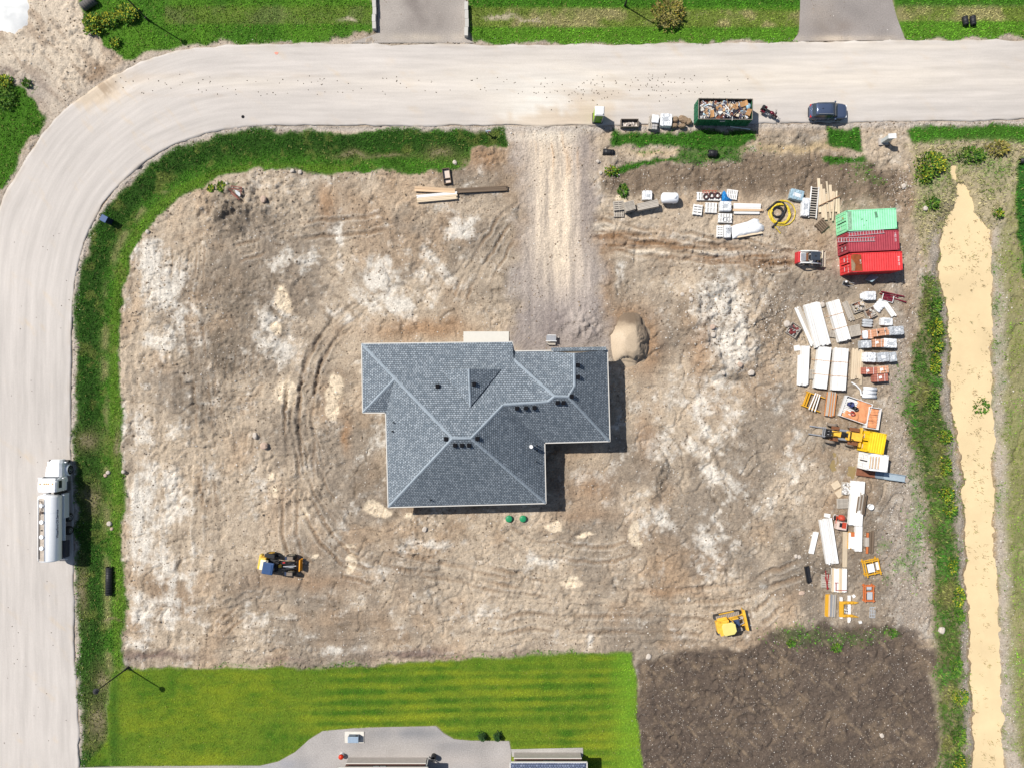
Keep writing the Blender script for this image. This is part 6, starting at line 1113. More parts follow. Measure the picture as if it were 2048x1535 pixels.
# conveyor trough
p, q = Vector((*P(1716, 943, .45), 0)), Vector((*P(1813, 957, .45), 0)); d = q - p; c_ = (p + q) / 2; t = thing('conveyor_trough', 'long tapered steel trough, rusty at one end, below the white container', 'trough', (c_.x, c_.y, level(c_.x, c_.y, .8)), math.atan2(d.y, d.x)); ln = d.length
m_cv = mat('pale_blue_steel', L(200, 216, 226), .4, .2, .1, 2); m_cr = mat('rust_red_steel', L(158, 104, 78), .8, .1, .3, 3)
for (a, b, m, nm) in ((-.5, -.12, m_cr, 'rusty_end'), (-.12, .06, mat('grey_blue_steel', L(160, 176, 188), .45, .2, .2, 2), 'middle_section'), (.06, .5, m_cv, 'pale_end')): MB().loft([[(x * ln, -wd, .1), (x * ln, -wd, .42), (x * ln, -wd + .05, .42), (x * ln, -wd + .08, .2), (x * ln, wd - .08, .2), (x * ln, wd - .05, .42), (x * ln, wd, .42), (x * ln, wd, .1)] for x, wd in ((a, .42), ((a + b) / 2, .41), (b, .40))]).build(nm, m, t)
for f in (-.35, .3): piece('skid', m_greyw, t, (f * ln, 0, .05), (.12, .95, .10))
# boards on the white container's roof
for (lab, c) in (('row of brown slats on the roof of the white container', (1748.5, 924)),):
    x, y = P(*c, 2.25); t = thing('slat_rack', lab, 'slats', (x, y, 2.2), math.radians(-6))
    for i in range(7): piece('slat', m_wht if i % 2 else m_peach, t, ((i - 3) * .17, 0, .08), (.11, 1.45, .05))
    for s_ in (-1, 1): piece('batten', m_greyw, t, (0, s_ * .5, .027), (1.2, .09, .055))
# lower yard
for lab, a, b, an in (('upper of two pinkish plywood sheets near the puddles', 1672, 969, 32), ('lower of two pinkish plywood sheets near the puddles', 1680, 985, 36)): boards(lab, a, b, 18, 15, an, .1, 1, 2, m_pine, name='plywood_sheet', cat='plywood', under=False)
t = pallets('pallet of broken stone beside the plywood sheets', 1694, 976, 26, 20, 86, .3); mb = MB(); r_ = random.Random(9)
for i in range(70): mb.box((r_.uniform(-.7, .7), r_.uniform(-.5, .5), .36 + r_.uniform(-.03, .04)), (r_.uniform(.08, .22), r_.uniform(.08, .18), .12), r_.uniform(0, 3), col=r_.choice([(.55, .53, .5), (.3, .28, .26), (.7, .68, .65)]))
o = mb.build('broken_stone', mat_col('loose_parts'), t); o['kind'] = 'stuff'
pallets('low slatted pallet just left of the long white plank stack', 1685, 1006, 22, 19, 2, .3, n=11)
boards('long stack of white planks with brown boards on it, below the white container', 1714.5, 1006, 89, 26, 86, .7, 6, 4, m_wht, jitter=.03); t = boards('dark brown boards lying on the long white plank stack', 1717, 1004, 44, 18, 82, .1, 6, 1, m_oldw, name='brown_boards', jitter=.3, gap=.4, under=False, m2=m_greyw); t.location.z = level(t.location.x, t.location.y, .5) + .70
boards('white plank stack reaching down from the long one', 1717.5, 1076, 52, 14, 89, .5, 4, 3, m_wht, jitter=.04); boards('short yellow and white boards left of the lower plank stack', 1703.5, 1080, 34, 13, 88, .4, 4, 3, m_yfr, jitter=.1, m2=m_wht); boards('small orange crate lid on the yellow boards', 1705, 1068, 8, 9, 0, .46, 1, 1, m_ofr, name='crate_lid', cat='lid', under=False)
boards('long white board bundle with slats, slanting left of the mixer', 1658.5, 1082, 92, 24, -81, .6, 7, 3, m_wht, jitter=.06, gap=.12); boards('narrow short bundle of white boards alone on the left', 1627.5, 1084.5, 45, 10, 77, .35, 3, 2, m_wht, jitter=.05); boards('single wide tan plank lying below the red mixer', 1690, 1098, 72, 10, 89, .15, 1, 1, m_tanw, under=False)
t = thing('cement_mixer', 'red and white cement mixer among the white planks', 'mixer', (*P(1681, 1044, .8), level(*P(1681, 1044, .8), .8)), math.radians(-8)); m_mx = mat('mixer_red', L(214, 84, 58), .5, 0, .15, 4); m_pk = mat('mixer_pale_cover', L(240, 214, 200), .6, 0, .12, 4)
MB().box((.15, -.35, .55), (1.2, 1.0, .8), top=(.95, .95)).build('engine_box', m_pk, t, bevel=.04); MB().box((-.05, -.25, .98), (.3, .5, .05)).build('vent', m_blk, t); MB().box((.35, -.25, .97), (.5, .7, .04)).build('lid', m_mx, t); rg = lambda rr, u: [(rr * math.cos(2 * math.pi * i / 16), .45 + u, .8 + rr * math.sin(2 * math.pi * i / 16)) for i in range(16)]
MB().loft([rg(.15, -.2), rg(.42, -.05), rg(.45, .15), rg(.28, .45), rg(.24, .45), rg(.3, .2)], cap=False).build('drum', m_mx, t, True); MB().tube([(-.75, .2, .5), (-.9, .55, .6), (-.75, .85, .6), (-.2, .7, .55)], .03).build('tow_handle', m_white, t)
for s_ in (-1, 1): wheel(t, (s_ * .55 - .05, .4, .28), .28, .16, 'x', m_tyre, m_mx); piece('frame_bar', m_mx, t, (s_ * .45, .3, .55), (.07, 1.0, .07))
boards('small white box just above the slanting board bundle', 1655, 1030, 11, 8, -8, .35, 1, 2, m_wht, name='white_box', cat='box', under=False)
t = boards('pallet with brown and red rails leaning on it near the yellow formwork', 1740, 1084, 46, 16, 88, .35, 3, 2, m_oldw, jitter=.3, gap=.3, m2=m_ofr); boards('small grey slatted pallet left of the brown rails', 1733.5, 1083, 18, 9, 90, .45, 4, 2, m_greyw, jitter=.02)
def formwork(label, px, py, ang, sx, sy, h, m, m2, name='formwork_frame'):
    x, y, z, rz = spot(px, py, h, sx / 2, sy / 2, ang); t = thing(name, label, 'scaffold', (x, y, z), rz)
    for k_ in range(2):
        zz = .15 + k_ * (h - .2)
        for s_ in (-1, 1): piece('frame_tube', m, t, (0, s_ * sy * .42, zz), (sx, .12, .10)); piece('frame_tube', m, t, (s_ * sx * .42, 0, zz + .03), (.12, sy * 1.15, .10))
        piece('frame_tube', m, t, (sx * .05, 0, zz + .02), (.10, sy, .09))
    for sx_ in (-1, 1):
        for sy_ in (-1, 1): piece('post', m, t, (sx_ * sx * .42, sy_ * sy * .42, h / 2), (.12, .12, h))
    piece('panel', m2, t, (-sx * .12, 0, h + .01), (sx * .42, sy * .55, .06)); piece('panel', m2, t, (sx * .33, sy * .05, h - .02), (sx * .2, sy * .5, .06)); return t
formwork('yellow orange formwork frames with white panels right of the tan plank', 1745, 1134, 12, 1.9, 1.8, .8, m_yfr, m_wht); t = formwork('orange red trestle with pale middle below the yellow formwork', 1739, 1186, 90, 2.1, 1.15, .6, m_ofr, m_gfilm, 'trestle'); 
x, y = P(1745.7, 1224, .12); t = thing('steel_grate', 'small pale grey steel grate lying at the bottom of the yard', 'grate', (x, y, level(x, y, .4)), math.radians(88))
for i in range(4): piece('bar', m_gfilm, t, (0, (i - 1.5) * .2, .06), (1.3, .06, .06))
for f in (-.62, -.2, .2, .62): piece('cross_bar', m_gfilm, t, (f, 0, .10), (.07, .66, .05))
x, y = P(1616.5, 1148, .3); t = thing('steel_bucket_edge', 'black steel loader bucket lying on dark mud at the lower left', 'bucket', (x, y, level(x, y, .5)), math.radians(-80)); MB().extr([(-.3, .05), (.3, .03), (.32, .10), (-.1, .14), (-.22, .4), (-.34, .45)], 'x', -.95, .95).build('shell', m_blk, t)
for s_ in (-1, 1): MB().extr([(-.34, .45), (-.3, .03), (.32, .03), (-.1, .35)], 'x', s_ * .95 - .02, s_ * .95 + .02).build('cheek', m_blk, t)
t = pallets('grey pallet with red steel strips across it at the lower left', 1652.5, 1161, 27, 19, 88, .3, n=6); m_rs = mat('red_strip', L(176, 60, 60), .5)
for (a, b, ln, an) in ((.15, .05, 2.3, .12), (.1, -.12, 1.6, -.1), (-.2, .0, 1.5, .3)): piece('red_strip', m_rs, t, (a, b, .36), (ln, .09, .05), an)
boards('wide low stack of pale slats with a red bracket on it', 1679, 1160, 48, 29, 89, .5, 9, 3, m_pine, jitter=.06, gap=.14, m2=m_wht)
x, y = P(1672, 1172, .55); t = thing('red_bracket', 'thin red steel bracket lying on the pale slat stack', 'bracket', (x, y, level(x, y, .3) + .51)); piece('bar', m_rs, t, (0, 0, .03), (.08, .95, .05)); piece('bar', m_rs, t, (.6, -.45, .03), (1.3, .07, .05)); piece('bar', m_rs, t, (.05, .45, .035), (.4, .07, .05))
boards('long thin yellow boards beside grey tubes at the bottom of the yard', 1656.5, 1211, 46, 9, 88, .4, 3, 3, m_yfr, jitter=.15, gap=.1, m2=m_peach); boards('bundle of grey scaffold tubes beside the thin yellow boards', 1667, 1211, 46, 11, 87, .45, 7, 3, m_greyw, jitter=.1, gap=.2, m2=m_steel)
x, y = P(1697, 1218, .5); zz = level(x, y, 1); t = thing('yellow_u_frame', 'large yellow U shaped steel frame at the bottom of the yard', 'frame', (x, y, zz)); MB().prism([(-1.05, .95), (.7, .95), (1.3, .8), (.7, .62), (-.55, .62), (-.55, -.62), (.5, -.62), (1.35, -.95), (-1.05, -.92)], .28, .48).build('frame', m_yfr, t, bevel=.03)
for i in range(3): piece('slot', mat('slot_brown', L(140, 96, 40), .7), t, (-.25 + i * .42, .78, .485), (.2, .07, .012)); piece('slot', MATS['slot_brown'], t, (-.25 + i * .42, -.77, .485), (.2, .07, .012))
for lab, a, y0, y1 in (('left white post under the yellow U frame', 1682.8, 1193, 1237), ('right white post under the yellow U frame', 1699, 1190, 1245)): boards(lab, a, (y0 + y1) / 2, (y1 - y0), 5, 90, .27, 1, 2, m_wht, name='white_post', cat='post', under=False)
mb = MB(); r_ = random.Random(4)
for i in range(14): mb.box((x + r_.uniform(-.4, .4), y + r_.uniform(-.5, .4), zz + .1), (r_.uniform(.1, .3), r_.uniform(.1, .25), .15), r_.uniform(0, 3), col=r_.choice([(.4, .4, .42), (.6, .6, .6), (.2, .2, .2)]))
tag(mb.build('metal_offcuts', mat_col('loose_parts')), 'grey metal offcuts inside the yellow U frame', 'scrap', kind='stuff')
for lab, a, b, an in (('small white block above the yellow U frame', 1708.5, 1192, 35), ('small white block below the yellow U frame', 1721.5, 1244, 12)): boards(lab, a, b, 6, 5, an, .25, 1, 1, m_wht, name='white_block', cat='block', under=False)
# -- goods along the north side of the lot
pallets('two weathered pallets leaning together at the left end of the north row', 1238, 411, 20, 21, -84, .55, n=5); pallets('low pallet poking out below the leaning pallets', 1238, 427, 21, 13, 0, .25, n=6)
pallets('tall stack of slatted pallets, second from the left in the north row', 1260, 411.5, 19, 20, 105, 1.25, n=8); boards('long stack of pallet boards, tilted, beside the tall pallet stack', 1296, 410, 43, 14, 12, .95, 5, 6, m_greyw, jitter=.05, gap=.15)
t = wrapped('pallet of white boxes behind the tilted board stack', 1295, 390, 20, 19, -1, .6, m_film)
x, y = P(1340.5, 395, .95); zz = level(x, y, 1); t = thing('propane_tank', 'white horizontal propane tank on legs in the north row', 'tank', (x, y, zz), math.radians(-.5)); settle(x, y, 1.1, .6, 0, zz)
tw = mat('tank_white', (.78, .79, .80), .3, 0, .04, 2, 0, .5); MB().loft([[(u_, .62 * k_ * math.cos(a), .85 + .62 * k_ * math.sin(a)) for a in np.linspace(0, 2 * math.pi, 28, False)] for u_, k_ in ((-1.04, .25), (-1.0, .6), (-.9, .88), (-.76, 1), (.76, 1), (.9, .88), (1.0, .6), (1.04, .25))]).build('shell', tw, t, True)
MB().cyl((.5, .02, 1.44), (.5, .02, 1.56), .24, .22, 18).build('dome_lid', tw, t, True); MB().box((-.4, .05, 1.47), (.18, .05, .05), .5).build('lifting_lug', tw, t)
for sx in (-.62, .62):
    for sy in (-.42, .42): piece('leg', tw, t, (sx, sy, .2), (.1, .12, .45))
MB().box((.15, -.6, .7), (.12, .05, .08)).build('label_plate', m_blk, t)
t = pallets('long white platform carrying three tyres in the north row', 1418.5, 392.5, 50, 16, -1, .3, m_wht, n=9); zz = t.location.z
def ring_thing(name, lab, cat, px, py, z, R_, r_, m, grp=None):
    x, y = P(px, py, z); t = thing(name, lab, cat, (x, y, z), 0, grp); MB().tube([(R_ * math.cos(a), R_ * math.sin(a), 0) for a in np.linspace(0, 2 * math.pi, 22, False)], r_, 8, True).build('ring', m, t, True); return t
m_wine = mat('dark_wine_rubber', L(92, 64, 62), .7, 0, .15, 5)
ring_thing('tyre', 'left tyre of three on the white platform', 'tyre', 1412, 393.5, zz + .40, .28, .1, m_wine, 'tyres on the platform'); ring_thing('tyre', 'middle tyre of three on the white platform', 'tyre', 1423.5, 391, zz + .40, .30, .1, m_wine, 'tyres on the platform'); ring_thing('tyre', 'right tyre of three on the white platform', 'tyre', 1435, 391, zz + .40, .30, .1, m_wine, 'tyres on the platform')
x, y = P(1420, 383, .4); t = thing('red_rack', 'low brick red steel rack behind the tyres', 'rack', (x, y, level(x, y, .5)))
for s_ in (-1, 1): piece('rail', m_brr, t, (0, s_ * .14, .36), (1.75, .07, .07))
for i in range(5): piece('bar', m_brr, t, ((i - 2) * .38, 0, .30), (.08, .34, .06)); piece('leg', m_brr, t, ((i - 2) * .38, .1, .14), (.06, .06, .28))
pallets('white pallet with scattered boxes beside the blue tarpaulin', 1465, 388.5, 22, 19, -8, .35, m_wht, n=6); 
x, y = P(1456, 391, .5); t = thing('blue_tarpaulin', 'crumpled bright blue tarpaulin in the north row', 'tarpaulin', (x, y, level(x, y, .6))); m_bt = mat('bright_blue_tarp', L(44, 142, 214), .45, 0, .25, 4, .6); mb = MB(); r_ = np.random.default_rng(3); n = 12; vs = []
PTS = [(-.62, -.65), (-.05, -.72), (.75, -.45), (.3, -.05), (-.1, .55), (-.28, .75), (-.5, .5), (-.6, 0)]
c0 = (-.2, -.15)
for k_ in range(5):
    f = k_ / 4
    for i in range(32):
        a = i / 32 * len(PTS); j = int(a); q = a - j; p0, p1 = PTS[j % 8], PTS[(j + 1) % 8]; px_, py_ = p0[0] * (1 - q) + p1[0] * q, p0[1] * (1 - q) + p1[1] * q; vs.append((c0[0] + (px_ - c0[0]) * f, c0[1] + (py_ - c0[1]) * f, .5 - .42 * f ** 2 + .10 * (r_.random() - .3)))
mb.add(vs, [(k_ * 32 + i, k_ * 32 + (i + 1) % 32, (k_ + 1) * 32 + (i + 1) % 32, (k_ + 1) * 32 + i) for k_ in range(4) for i in range(32)]); mb.build('sheet', m_bt, t)
pallets('small upright pale pallet at the left of the middle goods row', 1396, 419, 22, 18, 83, .35, m_wht, n=4); pallets('square pale pallet right of the small upright one', 1423, 415, 25, 20, -2, .35, m_wht, n=4); wrapped('white wrapped block in the middle goods row below the blue tarpaulin', 1452.5, 411.5, 23, 20, -1, .9, m_film)
boards('pale bluish white panel bundle, uppermost right of the wrapped block', 1495, 412.5, 54, 11, -1, .4, 3, 3, m_wht, jitter=.04, name='panel_bundle', cat='panels'); boards('orange brown board lying below the bluish panel bundle', 1497, 420, 63, 5, 0, .35, 1, 2, m_peach); boards('white board lying lowest below the panel bundle', 1494, 425.5, 52, 5, -1, .3, 1, 2, m_wht, under=False)
pallets('pallet with two wire rings below the wrapped block', 1451, 436, 28, 18, -2, .45, m_wht, n=5); zq = level(*P(1451, 436), .5)
ring_thing('wire_ring', 'left of two dark wire rings on the pallet', 'ring', 1450, 439, zq + .50, .26, .03, m_steel); ring_thing('wire_ring', 'right of two dark wire rings on the pallet', 'ring', 1458, 438.5, zq + .50, .26, .03, m_steel)
pallets('narrow upright pallet at the bottom left of the goods rows', 1441, 462, 24, 12, 89, .4, m_wht, n=5); t = wrapped('pale block with dark holes beside the narrow upright pallet', 1455.5, 462.5, 13, 26, 0, .6, m_film)
for (a, b) in ((-.2, .25), (.1, .28), (.18, .1)): MB().cyl((a, b, .55), (a, b, .62), .09, .05, 8).build('hole', m_blk, t)
x, y = P(1497, 455, .5); zz = level(x, y, 1); t = thing('tarped_pile', 'low pile of boards under a white tarpaulin in the goods rows', 'tarpaulin', (x, y, zz), math.radians(10)); settle(x, y, 1.8, .9, math.radians(10), zz)
mb = MB(); r_ = np.random.default_rng(8); OUTL = [(-1.95, -1.0), (-1.1, -1.05), (.2, -.95), (1.3, -1.0), (1.9, -.6), (2.05, -.1), (1.75, .3), (1.5, .95), (1.0, 1.1), (.1, .85), (-1.2, .75), (-1.95, .55)]; vs = []
for k_ in range(7):
    f = k_ / 6
    for i in range(48):
        a = i / 48 * 12; j = int(a); q = a - j; p0, p1 = OUTL[j % 12], OUTL[(j + 1) % 12]; ux, uy = p0[0] * (1 - q) + p1[0] * q, p0[1] * (1 - q) + p1[1] * q; vs.append((ux * f, uy * f * .92, .62 - .5 * max(0, f - .72) / .28 + .05 * math.sin(5 * ux * f + 3 * uy * f) + .035 * (r_.random() - .5)))
mb.add(vs, [(k_ * 48 + i, k_ * 48 + (i + 1) % 48, (k_ + 1) * 48 + (i + 1) % 48, (k_ + 1) * 48 + i) for k_ in range(6) for i in range(48)]); mb.build('tarpaulin', m_film, t, True)
for i in range(4): piece('board', m_pine, t, (.1, -.86 + .42 * i, .22), (3.0, .2, .36))
# hoses
def hose(name, lab, pts, r, m, n=6):
    x, y = P(pts[0][0], pts[0][1]); q = crom([(*P(a, b), 0) for a, b in pts], 8); vs = [(p_[0], p_[1], gz(p_[0], p_[1]) * .5 + r + .02 + .02 * math.sin(i)) for i, p_ in enumerate(q)]; return tag(MB().tube(vs, r, n).build(name, m, None, True), lab, 'hose')
m_yh = mat('yellow_hose_plastic', L(244, 214, 66), .5, 0, .1, 5)
def coil(cx, cy, rx, ry, turns, wob, sd, a0=0.0):
    r = random.Random(sd); return [(cx + (rx + r.uniform(-wob, wob)) * math.cos(a), cy + (ry + r.uniform(-wob, wob)) * math.sin(a)) for a in np.linspace(a0, a0 + 2 * math.pi * turns, int(turns * 14))]
hose('hose_coil', 'thick coil of yellow hose left of the blue wrapped bags', coil(1560.5, 428, 18.5, 19.5, 4.2, 1.6, 2), .10, m_yh)
hose('thin_hose', 'thin yellow hose looping round the thick coil with a loose end', coil(1564, 427, 26.5, 25, 1.9, 1.0, 5, 2.2) + [(1549, 452), (1555, 460), (1561, 467)], .055, m_yh); hose('black_hose', 'black hose coiled inside the yellow one', coil(1554.5, 424.5, 10.5, 10, 3.1, .7, 9), .11, m_blk)
hose('black_drain_hose', 'loose black hose lying across the yellow coil', [(1533.5, 421), (1543, 413), (1552, 405.5), (1561, 405), (1569, 412), (1569, 423), (1563, 434), (1553, 446), (1543.5, 455.5)], .13, m_blk)
wrapped('light blue wrapped bags, tilted, right of the hose coil', 1595, 389, 28, 21, -14, .75, m_bfilm); wrapped('white wrapped crate with blue top beside the rack of slats', 1611.5, 414, 15, 37, -3, .7, m_film)
# rack of dark slats
p, q = Vector((*P(1632, 374, .35), 0)), Vector((*P(1626, 438, .35), 0)); c_ = (p + q) / 2; d = q - p; x, y = P(1627.5, 405, .35); zz = level(x, y, .8); t = thing('slat_rack', 'long rack of white slats with dark gaps left of the pine boards', 'rack', (x, y, zz), math.atan2(d.y, d.x)); settle(x, y, 1.95, .5, math.atan2(d.y, d.x), zz)
for s_ in (-1, 1): piece('rail', m_wht, t, (0, s_ * .44, .26), (3.75, .10, .16))
for i in range(13): piece('slat', m_greyw, t, (-1.75 + i * .29, 0, .30), (.11, .84, .06))
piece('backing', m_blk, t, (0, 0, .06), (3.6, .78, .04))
# fan of pine boards
x, y = P(1657, 400, .3); zz = level(x, y, 1); t = thing('pine_boards', 'fan of loose pine boards above the green container', 'timber', (x, y, zz)); settle(x, y, 1.3, 2.4, 0, zz)
for (a0, b0, a1, b1, z) in ((1637, 357, 1640, 425, .26), (1641, 369, 1646, 436, .2), (1647, 378, 1652, 440, .26), (1653, 363, 1661, 437, .3), (1660, 370, 1664, 420, .22), (1666, 383, 1664, 424, .16), (1673, 382, 1672, 424, .3), (1676, 392, 1677, 428, .2), (1669, 385, 1665, 442, .36), (1643, 384, 1648, 432, .12), (1651, 388, 1657, 424, .12), (1658, 388, 1668, 424, .1)):
    p, q = Vector(P(a0, b0, z)), Vector(P(a1, b1, z)); d = q - p; c_ = (p + q) / 2; piece('board', m_pine if a0 % 3 else m_tanw, t, (c_.x - x, c_.y - y, z), (d.length, .34 if z < .3 else .20, .05), math.atan2(d.y, d.x))
for f in (-1.0, .9): piece('bearer', m_greyw, t, (0, f, .045), (2.3, .1, .09))
p, q = Vector((*P(1638, 412, .45), zz + .42)), Vector((*P(1680, 392, .45), zz + .42)); tag(MB().cyl(p, q, .055, n=8).build('iron_pipe', m_rustm), 'dark iron pipe lying across the fan of pine boards', 'pipe')
pallets('old brown pallet set on a slant just left of the green container', 1644, 451, 22, 20, 43, .3, m_oldw, n=5)
# things by the containers
x, y = P(1694, 566, .5); t = thing('plate_compactor', 'small black plate compactor at the foot of the red container', 'compactor', (x, y, level(x, y, .4)), math.radians(-20)); MB().box((0, 0, .08), (.6, .5, .1)).build('base_plate', m_steel, t); MB().box((-.05, 0, .4), (.5, .42, .5), top=(.8, .8)).build('engine', m_blk, t, bevel=.04); MB().cyl((-.25, .05, .66), (-.25, .05, .8), .13, n=10).build('air_filter', m_white, t); MB().tube([(.2, -.2, .3), (.7, -.22, .75), (.7, .22, .75), (.2, .2, .3)], .025).build('handle', m_steel, t); wheel(t, (.45, 0, .14), .14, .1, 'y')
x, y = P(1743.5, 556.5, .5); t = thing('leaning_panel', 'pale blue white board leaning on the red container', 'panel', (x, y, level(x, y, .3)), math.radians(40)); MB().box((0, 0, .45), (.95, .06, 1.05), rx=.55).build('panel', m_bfilm, t)
# roadside goods
x, y = P(1199.5, 222, 2.3); t = thing('portable_toilet', 'lime green portable toilet with white roof at the site entrance', 'toilet', (x, y, .02), math.radians(-1)); lm = mat('lime_plastic', L(166, 214, 24), .4, 0, .06, 2); dk = mat('green_plastic', L(104, 176, 22), .4, 0, .06, 2)
MB().box((0, 0, .09), (1.2, 1.2, .18)).build('skid_base', m_blk, t); MB().box((0, 0, 1.15), (1.08, 1.08, 2.0)).build('cabin', lm, t, bevel=.03); MB().box((0, -.55, 1.1), (.82, .03, 1.75)).build('door', dk, t); MB().box((.3, -.575, 1.1), (.12, .03, .14)).build('latch', m_blk, t)
for s_ in (-1, 1): piece('door_jamb', m_gfilm, t, (s_ * .47, -.545, 1.12), (.09, .05, 1.9))
MB().loft([[(-.56, -.56, 2.14), (.56, -.56, 2.14), (.56, .56, 2.14), (-.56, .56, 2.14)], [(-.56, -.56, 2.2), (.56, -.56, 2.2), (.56, .56, 2.2), (-.56, .56, 2.2)], [(-.45, -.45, 2.33), (.45, -.45, 2.33), (.45, .45, 2.33), (-.45, .45, 2.33)]]).build('roof', m_white, t); MB().cyl((.38, -.4, 2.1), (.38, -.4, 2.42), .045, n=8).build('vent_pipe', m_blk, t)
x, y = P(1259.5, 246, .6); t = thing('mortar_tub', 'open grey steel tub with rubble in it beside the portable toilet', 'tub', (x, y, .03)); tm = mat('grey_brown_steel', L(150, 138, 126), .7, .2, .2, 4)
for s_ in (-1, 1): piece('side_wall', tm, t, (0, s_ * .45, .32), (2.1, .06, .6)); piece('end_wall', tm, t, (s_ * 1.02, 0, .32), (.06, .86, .6))
piece('floor', tm, t, (0, 0, .06), (2.0, .84, .08)); MB().add([(1.06, -.42, .55), (1.06, .3, .55), (1.4, -.1, .25)], [(0, 1, 2)]).build('chute', tm, t); mb = MB(); r_ = random.Random(3)
for i in range(60): mb.box((r_.uniform(-.9, .9), r_.uniform(-.38, .1), .18 + r_.uniform(0, .12)), (r_.uniform(.08, .25), r_.uniform(.08, .2), .1), r_.uniform(0, 3), col=r_.choice([(.5, .45, .4), (.62, .56, .5), (.35, .3, .26)]))
o = mb.build('rubble', mat_col('loose_parts'), t); o['kind'] = 'stuff'
t = pallets('slanted roadside pallet of white sheeting and grey blocks next to the wrapped one', 1308, 245, 20, 27, -6, .55, n=6); zz = t.location.z
for i in range(4): piece('block', m_brg, t, (-.05 + .3 * (i % 2), -.4 - .32 * (i // 2), .66), (.27, .28, .22))
lump(MB(), .85, .95, .35, .55, 6).build('sheeting', m_film, t, True, loc=(.1, .35, 0)); wrapped('white plastic wrapped pallet between the block pallet and the rough stones', 1333, 239, 24, 26, -3, .85, m_film)
def rock(name, lab, cat, px, py, sx, sy, sz, seed, m, grp=None, rz=0.0, z=None, blocky=.5):
    x, y = P(px, py, sz); r = random.Random(seed); n = 12; rings = []; zz = (gz(x, y) if z is None else z) - sz * .12
    for k_ in range(1, 7):
        ph = math.pi * k_ / 7; ring_ = []
        for i in range(n):
            a = 2 * math.pi * i / n; q = 1 + r.uniform(-.13, .13); c, s_ = math.cos(a), math.sin(a); e = (abs(c) ** 3 + abs(s_) ** 3) ** (-1 / 3) * blocky + (1 - blocky); rr = math.sin(ph) ** .7 * q * e; ring_.append((sx / 2 * rr * c, sy / 2 * rr * s_, sz * .5 * (1 - math.cos(ph)) * r.uniform(.95, 1.05)))
        rings.append(ring_)
    o = MB().loft(rings).build(name, m, None, False); o.location = (x, y, zz); o.rotation_euler.z = rz; return tag(o, lab, cat, grp)
m_rk = mat('pale_rock', L(222, 210, 196), .9, 0, .16, 5, .4); m_rkp = mat('pinkish_rock', L(212, 186, 166), .9, 0, .16, 5, .4); m_rkb = mat('brown_rough_stone', L(164, 140, 114), .95, 0, .35, 7, .8)
for i, (a, b, sx, sy, lab, ro) in enumerate(((1352, 237, .75, .7, 'upper left of the brown rough stones beside the dumpster', .2), (1350, 249, .8, .6, 'lower left of the brown rough stones beside the dumpster', 0), (1369, 237, 1.35, .8, 'largest brown rough stone, in the middle of the group by the dumpster', -.5), (1366, 250, .9, .55, 'lower middle brown rough stone by the dumpster', 0), (1379, 241, .7, .8, 'brown rough stone nearest to the dumpster', .4))): rock('rough_stone', lab, 'stone', a, b, sx, sy, .6, 30 + i, m_rkb, 'rough stones by the dumpster', ro, 0, .7)
p, q = Vector((*P(1460, 253.5, .1), .12)), Vector((*P(1500.5, 259, .1), .1)); tag(MB().cyl(p, q, .05, n=6).build('white_pole', m_white), 'thin white pole lying along the foot of the dumpster', 'pole')
def pipe(name, lab, a, b, r, m, z=None, hollow=True):
    p, q = Vector((*P(*a, r), 0)), Vector((*P(*b, r), 0)); z = (gz(p.x, p.y) + gz(q.x, q.y)) / 2 if z is None else z; p.z = q.z = z + r * .9; t = thing(name, lab, 'pipe', (p.x, p.y, z)); d = q - p; o_ = Vector((p.x, p.y, z)); n = 18; dn = d.normalized(); u_ = dn.orthogonal().normalized(); w_ = dn.cross(u_)
    rg = lambda c, rr: [c - o_ + (u_ * math.cos(2 * math.pi * i / n) + w_ * math.sin(2 * math.pi * i / n)) * rr for i in range(n)]
    MB().loft([rg(p, r * .85), rg(p, r), rg(q, r), rg(q, r * .85)], cap=False).loft([rg(q, r * .85), rg(p, r * .85)], cap=False).build('pipe_wall', m, t, True); k_ = max(3, int(d.length / .28)); rb_ = MB()
    for i in range(k_): c = p + d * ((i + .5) / k_); rb_.loft([rg(c - dn * .05, r * 1.0), rg(c - dn * .03, r * 1.05), rg(c + dn * .03, r * 1.05), rg(c + dn * .05, r * 1.0)], cap=False)
    rb_.build('corrugation', m, t); return t
pipe('culvert_pipe', 'long black plastic culvert pipe lying in the grass verge below the truck', (216, 1134), (215.5, 1190), .38, m_blk); pipe('culvert_pipe', 'short black culvert pipe lying in the grass below the dumpster', (1417, 306), (1434, 307.5), .38, m_blk); pipe('culvert_pipe', 'black culvert end under the muddy site entrance', (1206, 302), (1228, 304), .36, m_blk, -.28)
pipe('culvert_pipe', 'left of two black culvert pipes in the grass at the top right', (1930, 33), (1933, 50), .32, m_blk); pipe('culvert_pipe', 'right of two black culvert pipes in the grass at the top right', (1946, 32), (1948, 50), .32, m_blk); pipe('culvert_pipe', 'grey concrete pipe among yellow weeds in the top left corner', (163, 14), (188, -2), .5, mat('dark_concrete', L(120, 116, 112), .9, 0, .2, 4)); pipe('culvert_pipe', 'black culvert end in the grass at the right edge below the road', (2040, 322), (2062, 321), .3, m_blk)
